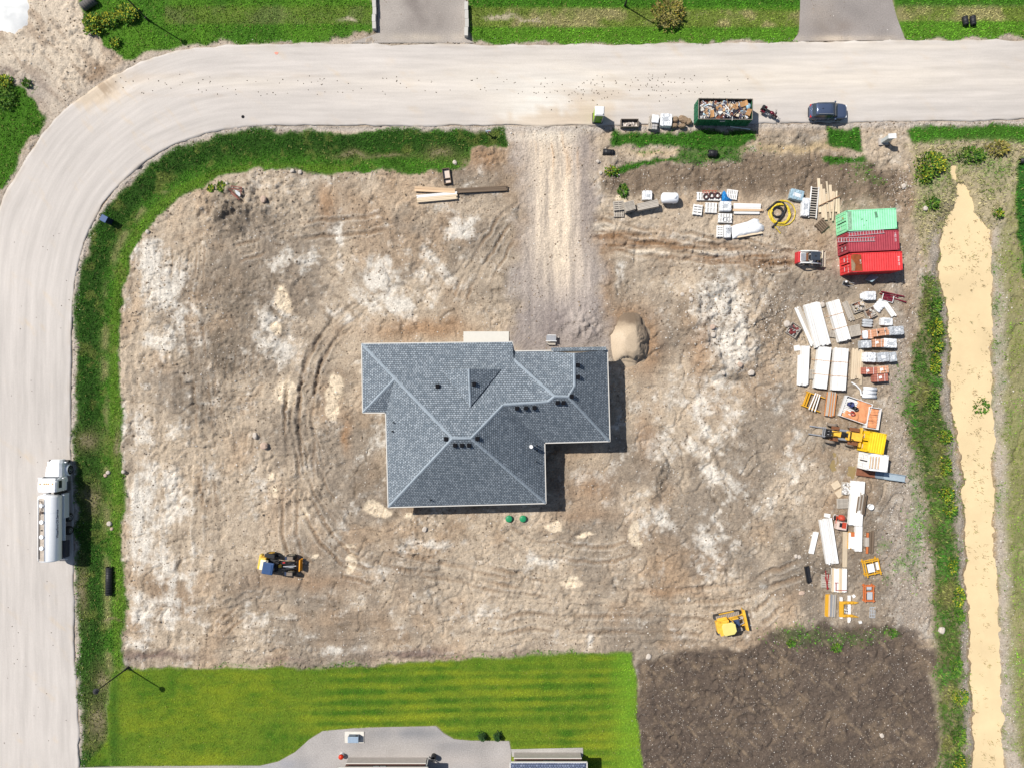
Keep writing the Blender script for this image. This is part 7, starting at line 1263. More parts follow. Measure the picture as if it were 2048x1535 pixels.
# timber, crate and broken rack on the left side
x, y = P(893, 352, .4); zz = level(x, y, .8); t = thing('mortar_box', 'open dark framed box with a pale floor and a divider above the lumber pile', 'box', (x, y, zz), math.radians(8)); settle(x, y, .45, .95, math.radians(8), zz)
for s_ in (-1, 1): piece('side_board', m_oldw, t, (s_ * .42, 0, .2), (.07, 1.8, .4)); piece('end_board', m_oldw, t, (0, s_ * .88, .2), (.78, .07, .4))
piece('divider', m_oldw, t, (0, -.3, .2), (.78, .06, .36)); piece('floor', mat('pinkish_floor', L(244, 226, 212), .8), t, (0, 0, .05), (.78, 1.7, .06))
boards('lower bundle of pale planks on the dirt below the dark framed box', 874, 394, 82, 15, 5, .4, 5, 3, m_pine, jitter=.06, m2=m_wht, straps=0); t = boards('two peach planks lying across the top of the plank bundle', 870, 381, 82, 10, -3, .12, 2, 1, m_peach, jitter=.02, under=False); t.location.z += .22
boards('long low stack of weathered dark boards right of the pale planks', 964, 379, 104, 10, 3, .35, 5, 3, m_oldw, jitter=.1, gap=.15)
x, y = P(474, 384, .4); t = thing('broken_rack', 'broken red framed rack with pale sheets lying on rough dirt', 'rack', (x, y, level(x, y, .6)), math.radians(-8)); m_rb = mat('red_brown_frame', L(150, 88, 74), .7, 0, .2, 5)
for (a, b, ln, an) in ((.0, .5, 1.35, 0), (.05, .2, 1.3, -.06), (-.25, -.3, 1.5, -.62), (.0, -.62, 1.3, -.5)): piece('frame_bar', m_rb, t, (a, b, .35), (ln, .11, .08), an)
for i in range(4): piece('sheet', m_gfilm, t, (.2 + .05 * i, -.05 - .12 * i, .28 + .03 * i), (.9 - .12 * i, .14, .04), -.5)
piece('frame_bar', m_rb, t, (.6, .05, .3), (.08, .9, .08))
rock('white_block', 'small pale block above the broken red rack', 'block', 455, 369, .35, .5, .3, 77, m_rk)
x, y = P(1102.5, 678, .7); zz = level(x, y, .6); t = thing('workbench', 'grey folding workbench on the gravel in front of the garage', 'bench', (x, y, zz), math.radians(-1)); MB().box((0, .1, .72), (1.15, .62, .06)).build('top', m_steel, t); piece('back_rail', m_white, t, (.05, .45, .80), (1.0, .09, .10)); piece('step', m_greyw, t, (.05, -.5, .32), (1.0, .34, .06)); piece('front_rail', m_white, t, (0, -.24, .74), (1.3, .07, .08))
for sx in (-.5, .5):
    for sy in (-.55, .38): piece('leg', m_steel, t, (sx, sy, .35), (.06, .06, .7 if sy > 0 else .62))
# septic lids
gm = mat('septic_green', L(44, 160, 106), .45, 0, .08, 3)
for lab, a in (('left of two round green septic lids below the house', 1018), ('right of two round green septic lids below the house', 1046)):
    x, y = P(a, 1037, .35); t = thing('septic_lid', lab, 'lid', (x, y, level(x, y, .4)), 0, 'septic lids'); MB().cyl((0, 0, -.1), (0, 0, .25), .36, .36, 20).build('riser', gm, t, True); MB().loft([[(.42 * k_ * math.cos(b), .42 * k_ * math.sin(b), z) for b in np.linspace(0, 2 * math.pi, 20, False)] for k_, z in ((1, .25), (1, .31), (.8, .37), (.3, .40), (.05, .40))]).build('lid', gm, t, True)
# street lamps
for lab, a, b, hh in (('black street lamp on the corner of the lawn at the bottom left', 255, 1335, 6.5), ('black street lamp among yellow weeds at the top left', 297, 41, 6.5), ('black street lamp in the grass strip at the top edge', 1250, 12, 6.5)):
    x, y = P(a, b); t = thing('street_lamp', lab, 'lamp', (x, y, gz(x, y) - .02), 0, 'street lamps'); MB().cyl((0, 0, 0), (0, 0, .8), .16, .12, 10).build('base', m_blk, t); MB().cyl((0, 0, .8), (0, 0, hh - .5), .085, .06, 10).build('pole', m_blk, t); MB().cyl((0, 0, hh - .5), (0, 0, hh - .42), .14, .2, 12).build('collar', m_blk, t); MB().cyl((0, 0, hh - .42), (0, 0, hh - .12), .16, .22, 12).build('lens', mat('frosted_lens', (.4, .4, .38), .3), t); MB().cyl((0, 0, hh - .12), (0, 0, hh + .08), .34, .1, 14).build('lamp_cap', m_blk, t)
# utility boxes, cabinet
x, y = P(204.5, 436, 1.3); t = thing('utility_box', 'dark blue utility box on the grass at the bend of the road', 'utility box', (x, y, gz(x, y) - .1), math.radians(-28)); bm_ = mat('utility_blue', L(40, 84, 140), .5, 0, .08, 3, 0, .2); bd = mat('utility_dark_blue', (.012, .02, .05), .45); MB().box((0, 0, .62), (.72, .68, 1.25)).build('cabinet', bd, t, bevel=.02); MB().box((0, 0, 1.28), (.8, .76, .08)).build('lid', bm_, t, bevel=.02); MB().box((.0, -.36, .7), (.5, .03, .8)).build('door', bd, t)
x, y = P(976, 261, 1.15); t = thing('mailbox', 'small grey mailbox on a post in the grass by the site entrance', 'mailbox', (x, y, gz(x, y) - .1), math.radians(5)); piece('post', m_greyw, t, (0, 0, .5), (.1, .1, 1.1)); MB().extr([(-.12, 1.0), (.12, 1.0), (.12, 1.16), (.06, 1.24), (-.06, 1.24), (-.12, 1.16)], 'x', -.3, .3).build('box', mat('mailbox_grey', L(176, 186, 196), .4, .2), t); piece('flag', m_red, t, (.1, -.14, 1.2), (.16, .02, .1))
x, y = P(1785, 272, 2.0); zz = gz(x, y); t = thing('electrical_cabinet', 'tall white electrical cabinet standing on bare ground near the ditch', 'cabinet', (x, y, zz), math.radians(3)); MB().box((-.05, 0, .1), (1.1, .8, .35)).build('plinth', m_conc, t); MB().box((0, 0, 1.1), (.78, .42, 1.75)).build('cabinet', mat('cabinet_white', L(214, 220, 220), .45, 0, .05), t, bevel=.02); MB().box((0, 0, 2.0), (.9, .56, .07)).build('roof', m_white, t); piece('door_seam', m_steel, t, (0, -.215, 1.1), (.03, .02, 1.6))
# concrete kerb blocks beside the upper driveway
m_kb = mat('kerb_block_concrete', L(222, 218, 210), .85, 0, .1, 3, 0, .2, 0, .06)
for lab, px_, y0, y1, n in (('row of pale concrete blocks along the left side of the upper driveway', 748, -14, 57, 5), ('row of pale concrete blocks along the right side of the upper driveway', 933, 3, 71, 4)):
    x, y = P(px_, (y0 + y1) / 2, .6); t = thing('block_kerb', lab, 'kerb', (x, y, -.05), 0, 'block kerbs'); ln = (y1 - y0) * S
    for i in range(n): piece('block', m_kb, t, (.04 * ((i * 7) % 3 - 1), ln / 2 - (i + .5) * ln / n, .32), (.42, ln / n * .97, .66), .015 * ((i * 5) % 3 - 1))
# neighbour's yard
x, y = P(709, 1473); tag(MB().prism([(x - 1.15, y - .65), (x + 1.15, y - .65), (x + 1.15, y + .7), (x - 1.15, y + .7)], -.05, .09).build('generator_pad', mat('pad_concrete', L(244, 238, 226), .9)), kind='structure')
x, y = P(706.5, 1478, .7); t = thing('standby_generator', 'grey standby generator on a pale pad by the neighbouring house', 'generator', (x, y, .09)); MB().box((0, 0, .33), (1.25, .68, .66)).build('housing', mat('generator_grey', L(120, 134, 152), .45, .2), t, bevel=.03); MB().box((0, 0, .69), (1.32, .75, .07), top=(.94, .9)).build('lid', mat('generator_lid', L(176, 196, 216), .4, .1), t, bevel=.02); MB().box((.35, .35, .4), (.3, .02, .25)).build('vent', m_blk, t)  # the lid's paler colour paints in the bright sky it reflects
x, y = P(681.5, 1514, .7); t = thing('red_barrel', 'red topped container standing at the corner of the brick house', 'barrel', (x, y, .0)); MB().cyl((0, 0, 0), (0, 0, .55), .27, .27, 14).build('body', m_white, t); MB().loft([[(.31 * k_ * math.cos(b), .31 * k_ * math.sin(b), z) for b in np.linspace(0, 2 * math.pi, 14, False)] for k_, z in ((1, .5), (1, .62), (.7, .75), (.2, .8))]).build('lid', mat('lid_red', L(226, 60, 26), .4), t, True)
x, y = P(866, 1518, .9); bucket('black rain barrel beside the downspout of the brick house', 866, 1518, 0.0, .34, .9, m_blk, cat='barrel', name='rain_barrel')
# road: paint mark and manhole
x, y = P(553, 107); tag(MB().prism([(x + .22 * math.cos(a) * (1 + .3 * math.sin(3 * a)), y + .16 * math.sin(a)) for a in np.linspace(0, 2 * math.pi, 14, False)], .02, .035).build('paint_mark', mat('orange_paint', L(255, 170, 150), .8)), kind='structure')
x, y = P(486, 234); tag(MB().cyl((x, y, -.05), (x, y, .045), .19, n=14).build('manhole_cover', m_dark), 'small dark manhole cover in the road bend', 'manhole')
# piles of sand and gravel
def pile(name, lab, cat, px, py, rx, ry, h, m, seed, shape=None, rough=.05):
    x, y = P(px, py, h * .3); n, k_ = 84, 34; fs_ = np.linspace(0, 1, k_ + 1)[:, None]; an = np.linspace(0, 2 * math.pi, n, False)[None, :]
    rr = 1 + .05 * np.sin(3 * an + seed) + .03 * np.sin(7 * an + 2 * seed); qx, qy = rx * np.cos(an) * fs_ * rr, ry * np.sin(an) * fs_ * rr; f = fs_ + 0 * qx
    z = h * np.clip((1.0 - np.sqrt(f * f + .02)) / .86, 0, 1); z = z + rough * fbm(qx, qy, .9, 4, seed) * np.clip(1.2 - f, 0, 1)
    if shape: z = shape(qx, qy, z, f)
    z0 = min(gz(x, y), -.02); vs = np.stack([x + qx, y + qy, z0 + np.maximum(z, 0) - .12 * f ** 6], -1).reshape(-1, 3)
    F = [(i * n + j, i * n + (j + 1) % n, (i + 1) * n + (j + 1) % n, (i + 1) * n + j) for i in range(k_) for j in range(n)]; return tag(np_mesh(name, vs, np.array(F), m, None, True), lab, cat)
m_sand = mat_col('heaped_sand', .95, .12, 6, .6, 8, .04); m_wsand = mat('white_sand', (.86, .85, .81), .95, 0, .05, 2, .2)
def dug(qx, qy, z, f):                                # smooth on the left, ragged on the right, dug away in steps at the house side
    z = 2.0 * (1 - np.clip(f, 0, 1) ** 1.7) + .03 * fbm(qx, qy, .8, 4, 3); top_ = 1.72 + .12 * qy + .12 * qx; z = np.where(z > top_, top_ + (z - top_) * .2, z)
    rg_ = np.clip((qx - .35) / .6, 0, 1); z = z - rg_ * (.35 * np.abs(fbm(qx, qy, .9, 4, 8, .7)) + .22 * sstep(.0, .4, vnoise(qx, qy * .6, .6, 9)))
    cutn = qy + .3 * fbm(qx, qy, .6, 3, 10) + .12 * qx; lo_ = sstep(-2.0, -2.12, cutn) * (qx > -1.3); z = z - lo_ * .45 * z; lo2 = sstep(-2.55, -2.65, cutn); return np.maximum(z - lo2 * .4 * z, 0) * (f < .995)
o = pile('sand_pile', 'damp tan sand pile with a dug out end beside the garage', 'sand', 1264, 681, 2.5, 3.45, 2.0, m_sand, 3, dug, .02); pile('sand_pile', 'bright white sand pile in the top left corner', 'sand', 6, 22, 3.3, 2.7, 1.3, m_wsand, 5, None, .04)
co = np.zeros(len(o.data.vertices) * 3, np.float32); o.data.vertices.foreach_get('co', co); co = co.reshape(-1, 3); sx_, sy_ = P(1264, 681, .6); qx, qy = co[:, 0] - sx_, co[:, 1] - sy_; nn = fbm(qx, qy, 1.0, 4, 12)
cc = np.zeros((len(co), 3), np.float32) + np.array(L(206, 186, 160)); cc += (np.array(L(128, 110, 92)) - cc) * (sstep(1.3, 2.6, qy + .5 * nn) * .9)[:, None]; cc += (np.array(L(162, 144, 124)) - cc) * (sstep(.4, 1.0, qx + .3 * nn) * .8)[:, None]; cc += (np.array(L(232, 212, 186)) - cc) * (sstep(-.6, -1.5, qx + .4 * nn) * sstep(1.6, .6, qy) * .7)[:, None]  # damp north end; light on the left and shade on the right painted in
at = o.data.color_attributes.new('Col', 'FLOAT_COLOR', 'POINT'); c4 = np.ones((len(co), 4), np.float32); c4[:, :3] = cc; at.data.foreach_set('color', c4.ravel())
# single boulders one can point to
for i, (a, b, sx, sy, lab, m) in enumerate(((508, 871, .6, .75, 'pale oval boulder left of the house, upper of two', m_rk), (526, 892, .85, .9, 'pinkish boulder left of the house, lower of two', m_rkp), (849, 1058, .55, .75, 'pale angular boulder below the lower left corner of the house', m_rk), (212, 945, .5, .5, 'right one of the pair of stones in the verge beside the truck cab', m_rk), (206, 951, .45, .45, 'left one of the pair of stones in the verge beside the truck cab', m_rkp), (214, 1048, .6, .6, 'round stone in the verge beside the tank of the truck', m_rk), (220, 1058, .4, .4, 'small stone just below the round one in the verge', m_rkp), (244, 943, .45, .45, 'stone at the dirt edge right of the truck cab', m_rk), (293, 463, .5, .5, 'stone on the pale dirt near the bend of the verge', m_rk), (909, 323, .55, .5, 'white stone in the grass right above the dark framed box', m_rk), (583, 341, .55, .45, 'left stone of two at the verge edge above the dirt', m_rk), (598, 342, .55, .45, 'right stone of two at the verge edge above the dirt', m_rk), (527, 399, .7, .85, 'cream coloured boulder right of the broken red rack', m_rkp),
        (1503, 745, .75, .75, 'pale boulder below the stony patch right of the sand pile', m_rk), (1477, 729, .7, .55, 'boulder at the lower end of the stony patch', m_rkp), (1445, 746, .45, .45, 'small stone below the stony patch', m_rk), (1422, 655, .65, .65, 'stone on the left side of the pale stony patch', m_rkp), (1424, 670, .6, .65, 'stone just under another on the left side of the stony patch', m_rk), (1442, 613, .45, .45, 'small stone in the middle of the pale stony patch', m_rk), (1381, 583, .55, .6, 'upper stone at the left edge of the stony patch', m_rk), (1364, 589, .45, .5, 'lower left stone at the edge of the stony patch', m_rk), (1379, 600, .6, .45, 'largest of the stones at the left edge of the stony patch', m_rk), (1524, 540, .45, .45, 'stone above the stony patch near the tracks', m_rk), (1400, 536, .4, .4, 'small stone above the left corner of the stony patch', m_rk),
        (1202, 345, .45, .45, 'white stone beside the muddy entrance near the culvert', m_rk), (1232, 336, .5, .45, 'stone in the grass tongue right of the entrance', m_rkp), (1196, 322, .45, .4, 'stone on the gravel edge of the entrance', m_rk), (1575, 647, .75, .85, 'white boulder above the scrap box left of the timber', m_rk), (1646, 609, .65, .7, 'white boulder between the tops of the two white timber bundles', m_rk), (1853, 416, .55, .6, 'white stone in the dry grass near the ditch head', m_rk), (1886, 1261, .85, .75, 'white boulder in the weeds beside the lower ditch', m_rk), (1298, 1314, .6, .7, 'white stone on the dark soil beside the lawn corner', m_rk), (1766, 1472, .5, .55, 'lone white stone on the dark soil at the bottom', m_rk), (1378, 1198, .5, .4, 'white stone beside the track above the bulldozer', m_rk), (1605, 1186, .75, .5, 'flat pale stone on dark mud left of the yellow boards', m_rkp), (1593, 1112, .5, .45, 'left stone of the pair on the mud by the black bucket', m_rk), (1600.5, 1114, .5, .5, 'right stone of the pair on the mud by the black bucket', m_rk), (1808, 372, .7, .6, 'biggest stone of the rubble heap near the ditch head', m_rk))):
    rock('boulder', lab, 'boulder', a, b, sx, sy, min(sx, sy) * .62, 100 + i, m, 'boulders', i * 1.3)
# ------------------------------------------------------------------ plants
m_leaf = mat_col('leaves', .75, .12, 8, 0, spec=.2)
def cloud(mb_v, mb_c, c, rx, ry, h, n, size, cols, r, tall=.5):
    for i in range(n):
        a = r.uniform(0, 2 * math.pi); q = math.sqrt(r.random()); zz = r.random(); k_ = math.sqrt(max(0, 1 - (zz * .9) ** 2)); p = np.array((c[0] + rx * q * k_ * math.cos(a), c[1] + ry * q * k_ * math.sin(a), c[2] + h * zz)); s_ = size * r.uniform(.6, 1.4)
        d = np.array((math.cos(a) * .7 + r.uniform(-.5, .5), math.sin(a) * .7 + r.uniform(-.5, .5), r.uniform(-.1, tall))); d /= np.linalg.norm(d); w_ = np.cross(d, (r.uniform(-.4, .4), r.uniform(-.4, .4), 1)); w_ /= np.linalg.norm(w_) + 1e-6
        mb_v += [p - w_ * s_ * .05, p + d * s_ * .5 - w_ * s_ * .28, p + d * s_, p + d * s_ * .5 + w_ * s_ * .28]; cc = cols[r.randrange(len(cols))]; k2 = r.uniform(.75, 1.25); mb_c += [tuple(v * k2 for v in cc)] * 4
GRE = [L(70, 116, 34), L(92, 138, 40), L(56, 96, 30), L(120, 150, 50)]; YEL = [L(186, 186, 50), L(206, 198, 58), L(156, 172, 50)]; DRY = [L(160, 150, 84), L(140, 134, 70), L(176, 164, 96)]
PLANTS = [('goldenrod_clump', 'yellow flowering goldenrod clump nearest the grey pipe in the top left', 190, 45, 1.3, 1.0, .9, 'y'), ('goldenrod_clump', 'yellow goldenrod clump at the foot of the top left lamp', 258, 30, 1.5, 1.2, 1.0, 'y'), ('goldenrod_clump', 'yellow goldenrod clump between the pipe and the lamp', 222, 42, 1.2, .9, .9, 'y'), ('goldenrod_clump', 'small yellow weed clump at the road side edge of the top left weeds', 232, 88, .6, .6, .5, 'y'), ('goldenrod_clump', 'low yellow clump on the lower rim of the top left weeds', 192, 62, 1.4, .6, .6, 'y'),
          ('weed_clump', 'yellowish weed clump at the left edge below the dirt track', 12, 165, 1.0, .8, .7, 'y'), ('weed_clump', 'dark weed clump below the yellowish one at the left edge', 14, 196, 1.4, 1.6, .7, 'g'), ('weed_clump', 'tiny green tuft on the dirt track in the top left', 56, 168, .45, .4, .4, 'g'), ('bush', 'large tawny willow bush in the grass strip at the top', 1335, 28, 2.0, 2.2, 1.5, 'd'),
          ('weed_clump', 'green yellow shrub left of the ditch head', 1858, 330, 1.9, 1.5, .9, 'gy'), ('weed_clump', 'tall grass clump below the shrub at the ditch head', 1846, 352, 1.1, 1.0, .7, 'gy'), ('weed_clump', 'brownish bush right of the ditch head', 1994, 298, 1.3, 1.0, .8, 'd'), ('weed_clump', 'grey green weed patch between the bushes at the ditch head', 1940, 312, 1.8, 1.0, .6, 'g'), ('weed_clump', 'bright green tuft in dry grass near the white stone', 1863, 408, .9, .7, .5, 'g'), ('weed_clump', 'yellow weed on the right rim of the ditch head', 1996, 428, .5, .5, .5, 'y'),
          ('weed_clump', 'green reed tuft growing into the ditch from the right', 1968, 812, 1.2, 1.3, .6, 'g'), ('weed_clump', 'yellow green weed clump beside the hidden culvert right of the entrance', 1222, 343, .8, .6, .4, 'gy'), ('weed_clump', 'small green weed above the leaning pallets', 1246, 383, .5, .8, .4, 'g'), ('weed_clump', 'left weed tuft above the broken red rack', 424, 378, .4, .4, .3, 'gy'), ('weed_clump', 'right weed tuft above the broken red rack', 447, 376, .5, .6, .35, 'gy'), ('weed_clump', 'bright green weed in the dark soil below the slat stack', 1673, 1294, .6, .5, .35, 'g'), ('weed_clump', 'small green weed in the dark soil, leftmost', 1580, 1283, .4, .35, .3, 'g'), ('weed_clump', 'green weed patch in the dark soil near the ditch', 1784, 1264, .6, .5, .3, 'g')]
r = random.Random(21)
for (yy, kd, lab) in ((612, 'g', 'green weed clump on the ditch bank level with the top of the timber'), (655, 'y', 'yellow goldenrod on the ditch bank level with the first brick row'), (690, 'gy', 'goldenrod on the ditch bank level with the second brick row'), (728, 'y', 'goldenrod on the ditch bank level with the fourth brick row'), (800, 'g', 'dark weed clump on the ditch bank level with the plastic rolls'), (872, 'gy', 'goldenrod on the ditch bank level with the yellow container'), (930, 'gy', 'goldenrod on the ditch bank level with the white container'), (985, 'y', 'goldenrod on the ditch bank just below the tip of the conveyor trough'), (1018, 'gy', 'goldenrod on the ditch bank level with the white bucket'), (1130, 'gy', 'goldenrod on the ditch bank level with the yellow formwork'), (1190, 'y', 'goldenrod on the ditch bank level with the orange trestle'), (1232, 'g', 'weed clump on the ditch bank level with the steel grate'), (1330, 'g', 'green weed clump on the ditch bank beside the upper dark soil'), (1392, 'y', 'yellow goldenrod on the ditch bank beside the middle of the dark soil'), (1470, 'g', 'green weed clump on the ditch bank beside the lower dark soil'), (1520, 'gy', 'lowest goldenrod on the ditch bank at the bottom edge')):
    xx = np.interp(yy, [600, 780, 850, 1000, 1150, 1300, 1450, 1540], [1878, 1868, 1884, 1900, 1912, 1918, 1918, 1928]) + r.uniform(-10, 3)
    PLANTS.append(('goldenrod_clump' if kd != 'g' else 'weed_clump', lab, xx, yy, r.uniform(.6, 1.0), r.uniform(.8, 1.3), r.uniform(.5, .8), kd))
for nm, lab, a, b, rx, ry, h, kind in PLANTS:
    x, y = P(a, b); z = gz(x, y); vs, cs = [], []; n = int(150 * rx * ry) + 60
    base = {'y': GRE, 'g': GRE, 'gy': GRE + [L(150, 160, 50)], 'd': DRY + [L(128, 132, 50)]}[kind]
    cloud(vs, cs, (0, 0, 0), rx, ry, h * .9, n, .30, base, r, .9)
    v2, c2 = [], []
    if kind in ('y', 'gy', 'd'): cloud(v2, c2, (0, 0, h * .35), rx * .95, ry * .95, h * .65, int(n * (.55 if kind == 'y' else .22)), .22, YEL if kind != 'd' else [L(170, 150, 50), L(150, 136, 56)], r, .9)
    t = thing(nm, lab, 'plant', (x, y, z - .03))
    q = np.arange(len(vs)).reshape(-1, 4); o = np_mesh('foliage', np.array(vs), q, m_leaf, np.array(cs)); o.parent = t; o['kind'] = 'stuff'
    if v2: q = np.arange(len(v2)).reshape(-1, 4); o = np_mesh('flowers', np.array(v2), q, m_leaf, np.array(c2)); o.parent = t; o['kind'] = 'stuff'
for lab, a in (('left of two small evergreen seedlings at the edge of the gravel yard', 965), ('right of two small evergreen seedlings at the edge of the gravel yard', 995)):
    x, y = P(a, 1474, .5); t = thing('evergreen_seedling', lab, 'tree', (x, y, 0), 0, 'evergreen seedlings'); MB().cyl((0, 0, -.05), (0, 0, .8), .03, .01, 6).build('trunk', m_oldw, t); vs, cs = [], []
    for k_ in range(6): cloud(vs, cs, (0, 0, .08 + k_ * .15), .5 * (1 - k_ / 6.5), .5 * (1 - k_ / 6.5), .15, 50, .2, [L(44, 78, 36), L(60, 92, 44)], r, .3)
    o = np_mesh('crown', np.array(vs), np.arange(len(vs)).reshape(-1, 4), m_leaf, np.array(cs)); o.parent = t

# turf blades
def sow(name, label, mask, seed, blades=3, per=1.0, wd=(.035, .07), kind='grass'):
    g = np.random.default_rng(seed); dens = (GD * mask * (GD > 0)).astype(np.float64); cell = np.zeros_like(dens); cell[1:-1, 1:-1] = dens[1:-1, 1:-1] * STEP * STEP * per
    cnt = g.poisson(np.clip(cell, 0, 20)); ii, jj = np.nonzero(cnt); rep = cnt[ii, jj]; ii = np.repeat(ii, rep); jj = np.repeat(jj, rep); n = len(ii)
    x = gx[jj] + g.uniform(-.5, .5, n) * STEP; y = gy[ii] + g.uniform(-.5, .5, n) * STEP; z = Z[ii, jj]; h = GH[ii, jj] * g.uniform(.6, 1.4, n); col = GC[ii, jj] * g.uniform(.7, 1.85, (n, 1)) ; V = []; CC = []
    pick = g.random(n) < .05; col[pick] = np.array(L(176, 178, 100)) * g.uniform(.7, 1.1, (pick.sum(), 1))
    for b in range(blades):
        a = g.uniform(0, 2 * math.pi, n); ln = h * g.uniform(.5, 1.1, n); w_ = g.uniform(wd[0], wd[1], n); ox = g.normal(0, .05, n); oy = g.normal(0, .05, n); px_, py_ = -np.sin(a) * w_, np.cos(a) * w_
        tip = np.stack([x + ox + np.cos(a) * ln, y + oy + np.sin(a) * ln, z + h * g.uniform(.55, 1.0, n)], -1); b0 = np.stack([x + ox - px_, y + oy - py_, z - .02], -1); b1_ = np.stack([x + ox + px_, y + oy + py_, z - .02], -1)
        V.append(np.stack([b0, b1_, tip], 1)); k_ = g.uniform(.85, 1.15, (n, 1)); CC.append(np.repeat((col * k_)[:, None, :], 3, 1))
    V = np.concatenate(V).reshape(-1, 3); CC = np.concatenate(CC).reshape(-1, 3); F = np.arange(len(V)).reshape(-1, 3); print(name, 'tris', len(F))
    return tag(np_mesh(name, V, F, m_leaf, CC), label, kind, kind='stuff')
lm_ = lawn_m > .5; wd_m = (np.clip(weed_m + dry_m, 0, 1) > .4) & ~lm_; rest = ~(lm_ | wd_m)
sow('lawn_grass', 'short mown green lawn with stripes beside the neighbouring house', lm_, 1, 2, .9, (.03, .06)); sow('ditch_weeds', 'rough weeds and dry grass along the ditch', wd_m, 2, 4, 1.1, (.03, .07), 'weeds'); sow('verge_grass', 'green grass on the road verges', rest, 3, 3, .85)

# reeds standing in the silty water
g_ = np.random.default_rng(44); vs = []; cs = []
for k_ in range(230):
    yy = 440 + 1100 * g_.random() ** 1.4; cx_ = np.interp(yy, [b for a, b, c in DITCH], [a for a, b, c in DITCH]); hw_ = np.interp(yy, [b for a, b, c in DITCH], [c for a, b, c in DITCH]); a = cx_ + hw_ * g_.uniform(-1, 1) * (1 if yy < 800 or g_.random() < .5 else .4); x, y = P(a, yy, WZ); nb_ = int(g_.integers(3, 12)); sp = g_.uniform(.05, .28); cc = np.array(L(140, 120, 72)) * g_.uniform(.7, 1.2) if g_.random() < .6 else np.array(L(150, 150, 84)) * g_.uniform(.7, 1.2)
    for q in range(nb_):
        an = g_.uniform(0, 6.28); ln = g_.uniform(.15, .45); ox, oy = g_.normal(0, sp, 2); w_ = g_.uniform(.015, .035); vs += [(x + ox - math.sin(an) * w_, y + oy + math.cos(an) * w_, WZ - .05), (x + ox + math.sin(an) * w_, y + oy - math.cos(an) * w_, WZ - .05), (x + ox + math.cos(an) * ln * .6, y + oy + math.sin(an) * ln * .6, WZ + ln * .7)]; cs += [cc] * 3
tag(np_mesh('water_reeds', np.array(vs), np.arange(len(vs)).reshape(-1, 3), m_leaf, np.array(cs)), 'sparse brown reeds poking out of the silty ditch water', 'reeds', kind='stuff')
# ------------------------------------------------------------------ loose stones and clods
def stones(name, label, weight, n, size, cols, seed, kind='stones', pw=2.0):
    g = np.random.default_rng(seed); wgt = (weight * (np.abs(X) < 64.5) * (np.abs(Y) < 49) * (1 - road_m) ).astype(np.float64); cs_ = np.cumsum(wgt.ravel()); idx = np.searchsorted(cs_, g.random(n) * cs_[-1]); ii, jj = np.unravel_index(np.clip(idx, 0, NX * NY - 1), X.shape)
    x = gx[jj] + g.uniform(-.5, .5, n) * STEP; y = gy[ii] + g.uniform(-.5, .5, n) * STEP; z = Z[ii, jj]; s_ = size[0] + (size[1] - size[0]) * g.random(n) ** pw
    base = np.array([(1, 0, 0), (.45, .85, 0), (-.6, .75, 0), (-1, -.1, 0), (-.4, -.85, 0), (.6, -.7, 0), (.25, .15, .75), (-.3, -.1, .7)], np.float32); a = g.uniform(0, 6.28, n); c, sn = np.cos(a), np.sin(a)
    B = base[None] * g.uniform(.7, 1.3, (n, 8, 3)); B[:, :, 1] *= g.uniform(.6, 1, (n, 1)); rx = B[..., 0] * c[:, None] - B[..., 1] * sn[:, None]; ry = B[..., 0] * sn[:, None] + B[..., 1] * c[:, None]
    V = np.stack([x[:, None] + rx * s_[:, None] * .5, y[:, None] + ry * s_[:, None] * .5, z[:, None] + (B[..., 2] * .8 - .12) * s_[:, None] * .8 ], -1).reshape(-1, 3)
    t = np.array([(0, 1, 6), (1, 2, 6), (2, 7, 6), (2, 3, 7), (3, 4, 7), (4, 5, 7), (5, 6, 7), (5, 0, 6)]); F = (t[None] + (np.arange(n) * 8)[:, None, None]).reshape(-1, 3)
    col = np.array(cols)[g.integers(0, len(cols), n)] * g.uniform(.75, 1.15, (n, 1)); return tag(np_mesh(name, V, F, mat_col('stone_surface', .9, .15, 20, 0), np.repeat(col, 8, 0)), label, kind, kind='stuff')
PS = [L(230, 222, 210), L(212, 198, 182), L(196, 180, 162), L(238, 232, 224)]; DS = [L(150, 132, 112), L(128, 112, 96), L(176, 156, 132)]
base_w = dirt * (1 - drive_m * .5) * (1 - soil_m) * (GD < 6) * (np.abs(X) < 64) * (1 - pad_m)
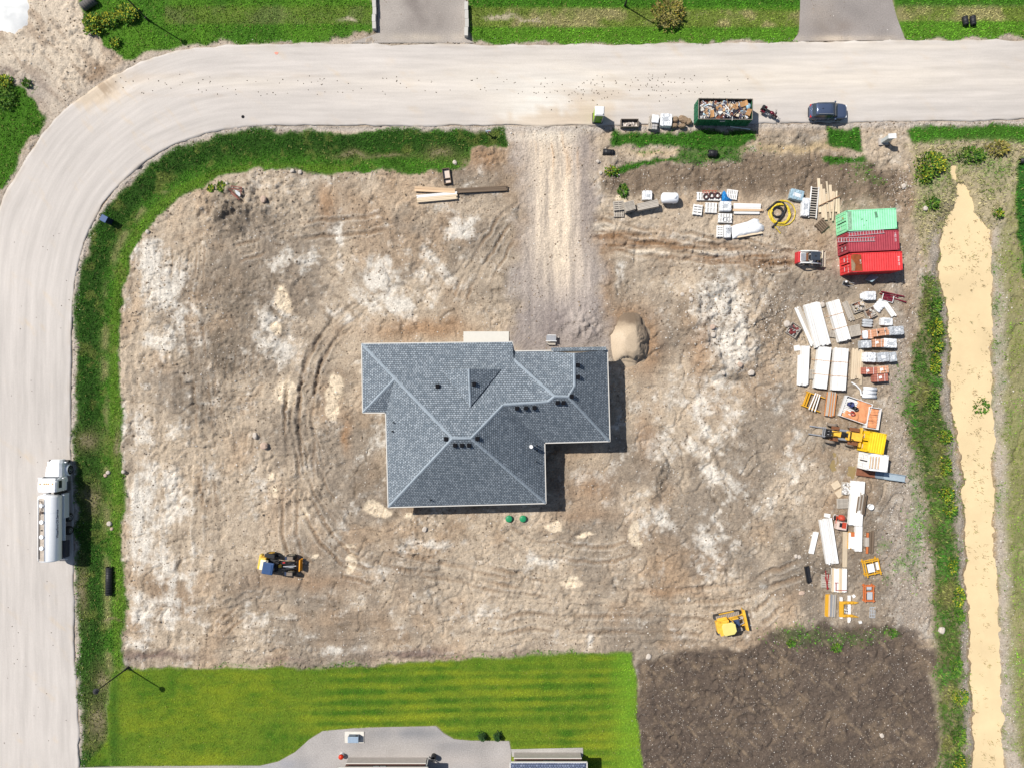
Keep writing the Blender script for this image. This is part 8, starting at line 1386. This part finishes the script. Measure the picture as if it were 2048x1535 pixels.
heaps = sum(blob(a, b, rx, ry) * k_ for a, b, rx, ry, k_ in ((460, 420, 60, 60, 4), (1430, 640, 75, 90, 9), (1548, 620, 24, 100, 14), (1330, 950, 24, 60, 6), (1800, 370, 24, 20, 30), (1820, 700, 30, 260, 4), (1800, 1000, 50, 240, 4), (1610, 600, 60, 22, 7), (440, 700, 50, 160, 2.5), (1225, 350, 18, 20, 10), (1500, 750, 40, 40, 4), (1600, 680, 30, 60, 4), (600, 350, 200, 12, 5), (1640, 1140, 60, 60, 3), (545, 1100, 60, 20, 4), (1100, 1285, 14, 12, 14)))
stones('loose_stones', 'small pale stones scattered over the bare dirt', base_w * (1 + heaps), 19000, (.06, .26), PS, 31, pw=4.0); stones('earth_clods', 'small brown clods of earth over the rough dirt', base_w * (1 + heaps * .6 + clod), 20000, (.07, .30), DS, 32, 'clods', 2.5)
stones('soil_pebbles', 'tiny white pebbles speckling the dark topsoil', np.clip(soil_m + soil2_m * 1.2, 0, 1), 8000, (.05, .15), PS, 33, 'pebbles', 4.0)
sw = np.clip(np.exp(-((np.abs(dv) - .35) / .35) ** 2) + .7 * np.exp(-(np.abs(dvo) / .4) ** 2), 0, 1) + np.clip(bank, 0, 1) * (PY > 430) * 1.0 + stony * .6
stones('shoulder_gravel', 'grey gravel along the road edge and ditch banks', sw, 12000, (.05, .16), PS + DS, 34, 'gravel', 2.0)
g_ = np.random.default_rng(35); rw = np.zeros_like(X)                                   # clods dropped by the trucks on the road
n = 230; px_ = g_.uniform(230, 1500, n); py_ = 168 + np.where(g_.random(n) < .5, -6, 16) + g_.normal(0, 5, n); px_[:90] = g_.normal(1220, 90, 90); py_[:90] = 175 - (px_[:90] - 1220) * .08 + g_.normal(0, 14, 90); mb = MB()
for a, b in zip(px_, py_): x, y = P(a, b); mb.box((x, y, .055), (g_.uniform(.06, .15), g_.uniform(.05, .12), .07), g_.uniform(0, 3), top=(.6, .6))
for k_ in range(50): x, y = P(g_.uniform(5, 140), g_.uniform(450, 1500)); mb.box((x, y, .05), (g_.uniform(.05, .12), g_.uniform(.05, .1), .05), g_.uniform(0, 3), top=(.6, .6))
tag(mb.build('road_clods', mat('dark_clods', L(112, 98, 84), .9)), 'small dark clods of mud dropped on the road', 'clods', kind='stuff')

# the ground takes its final shape once everything has settled into it
ground.data.vertices.foreach_set('co', np.stack([X, Y, Z], -1).astype(np.float32).ravel()); ground.data.update()
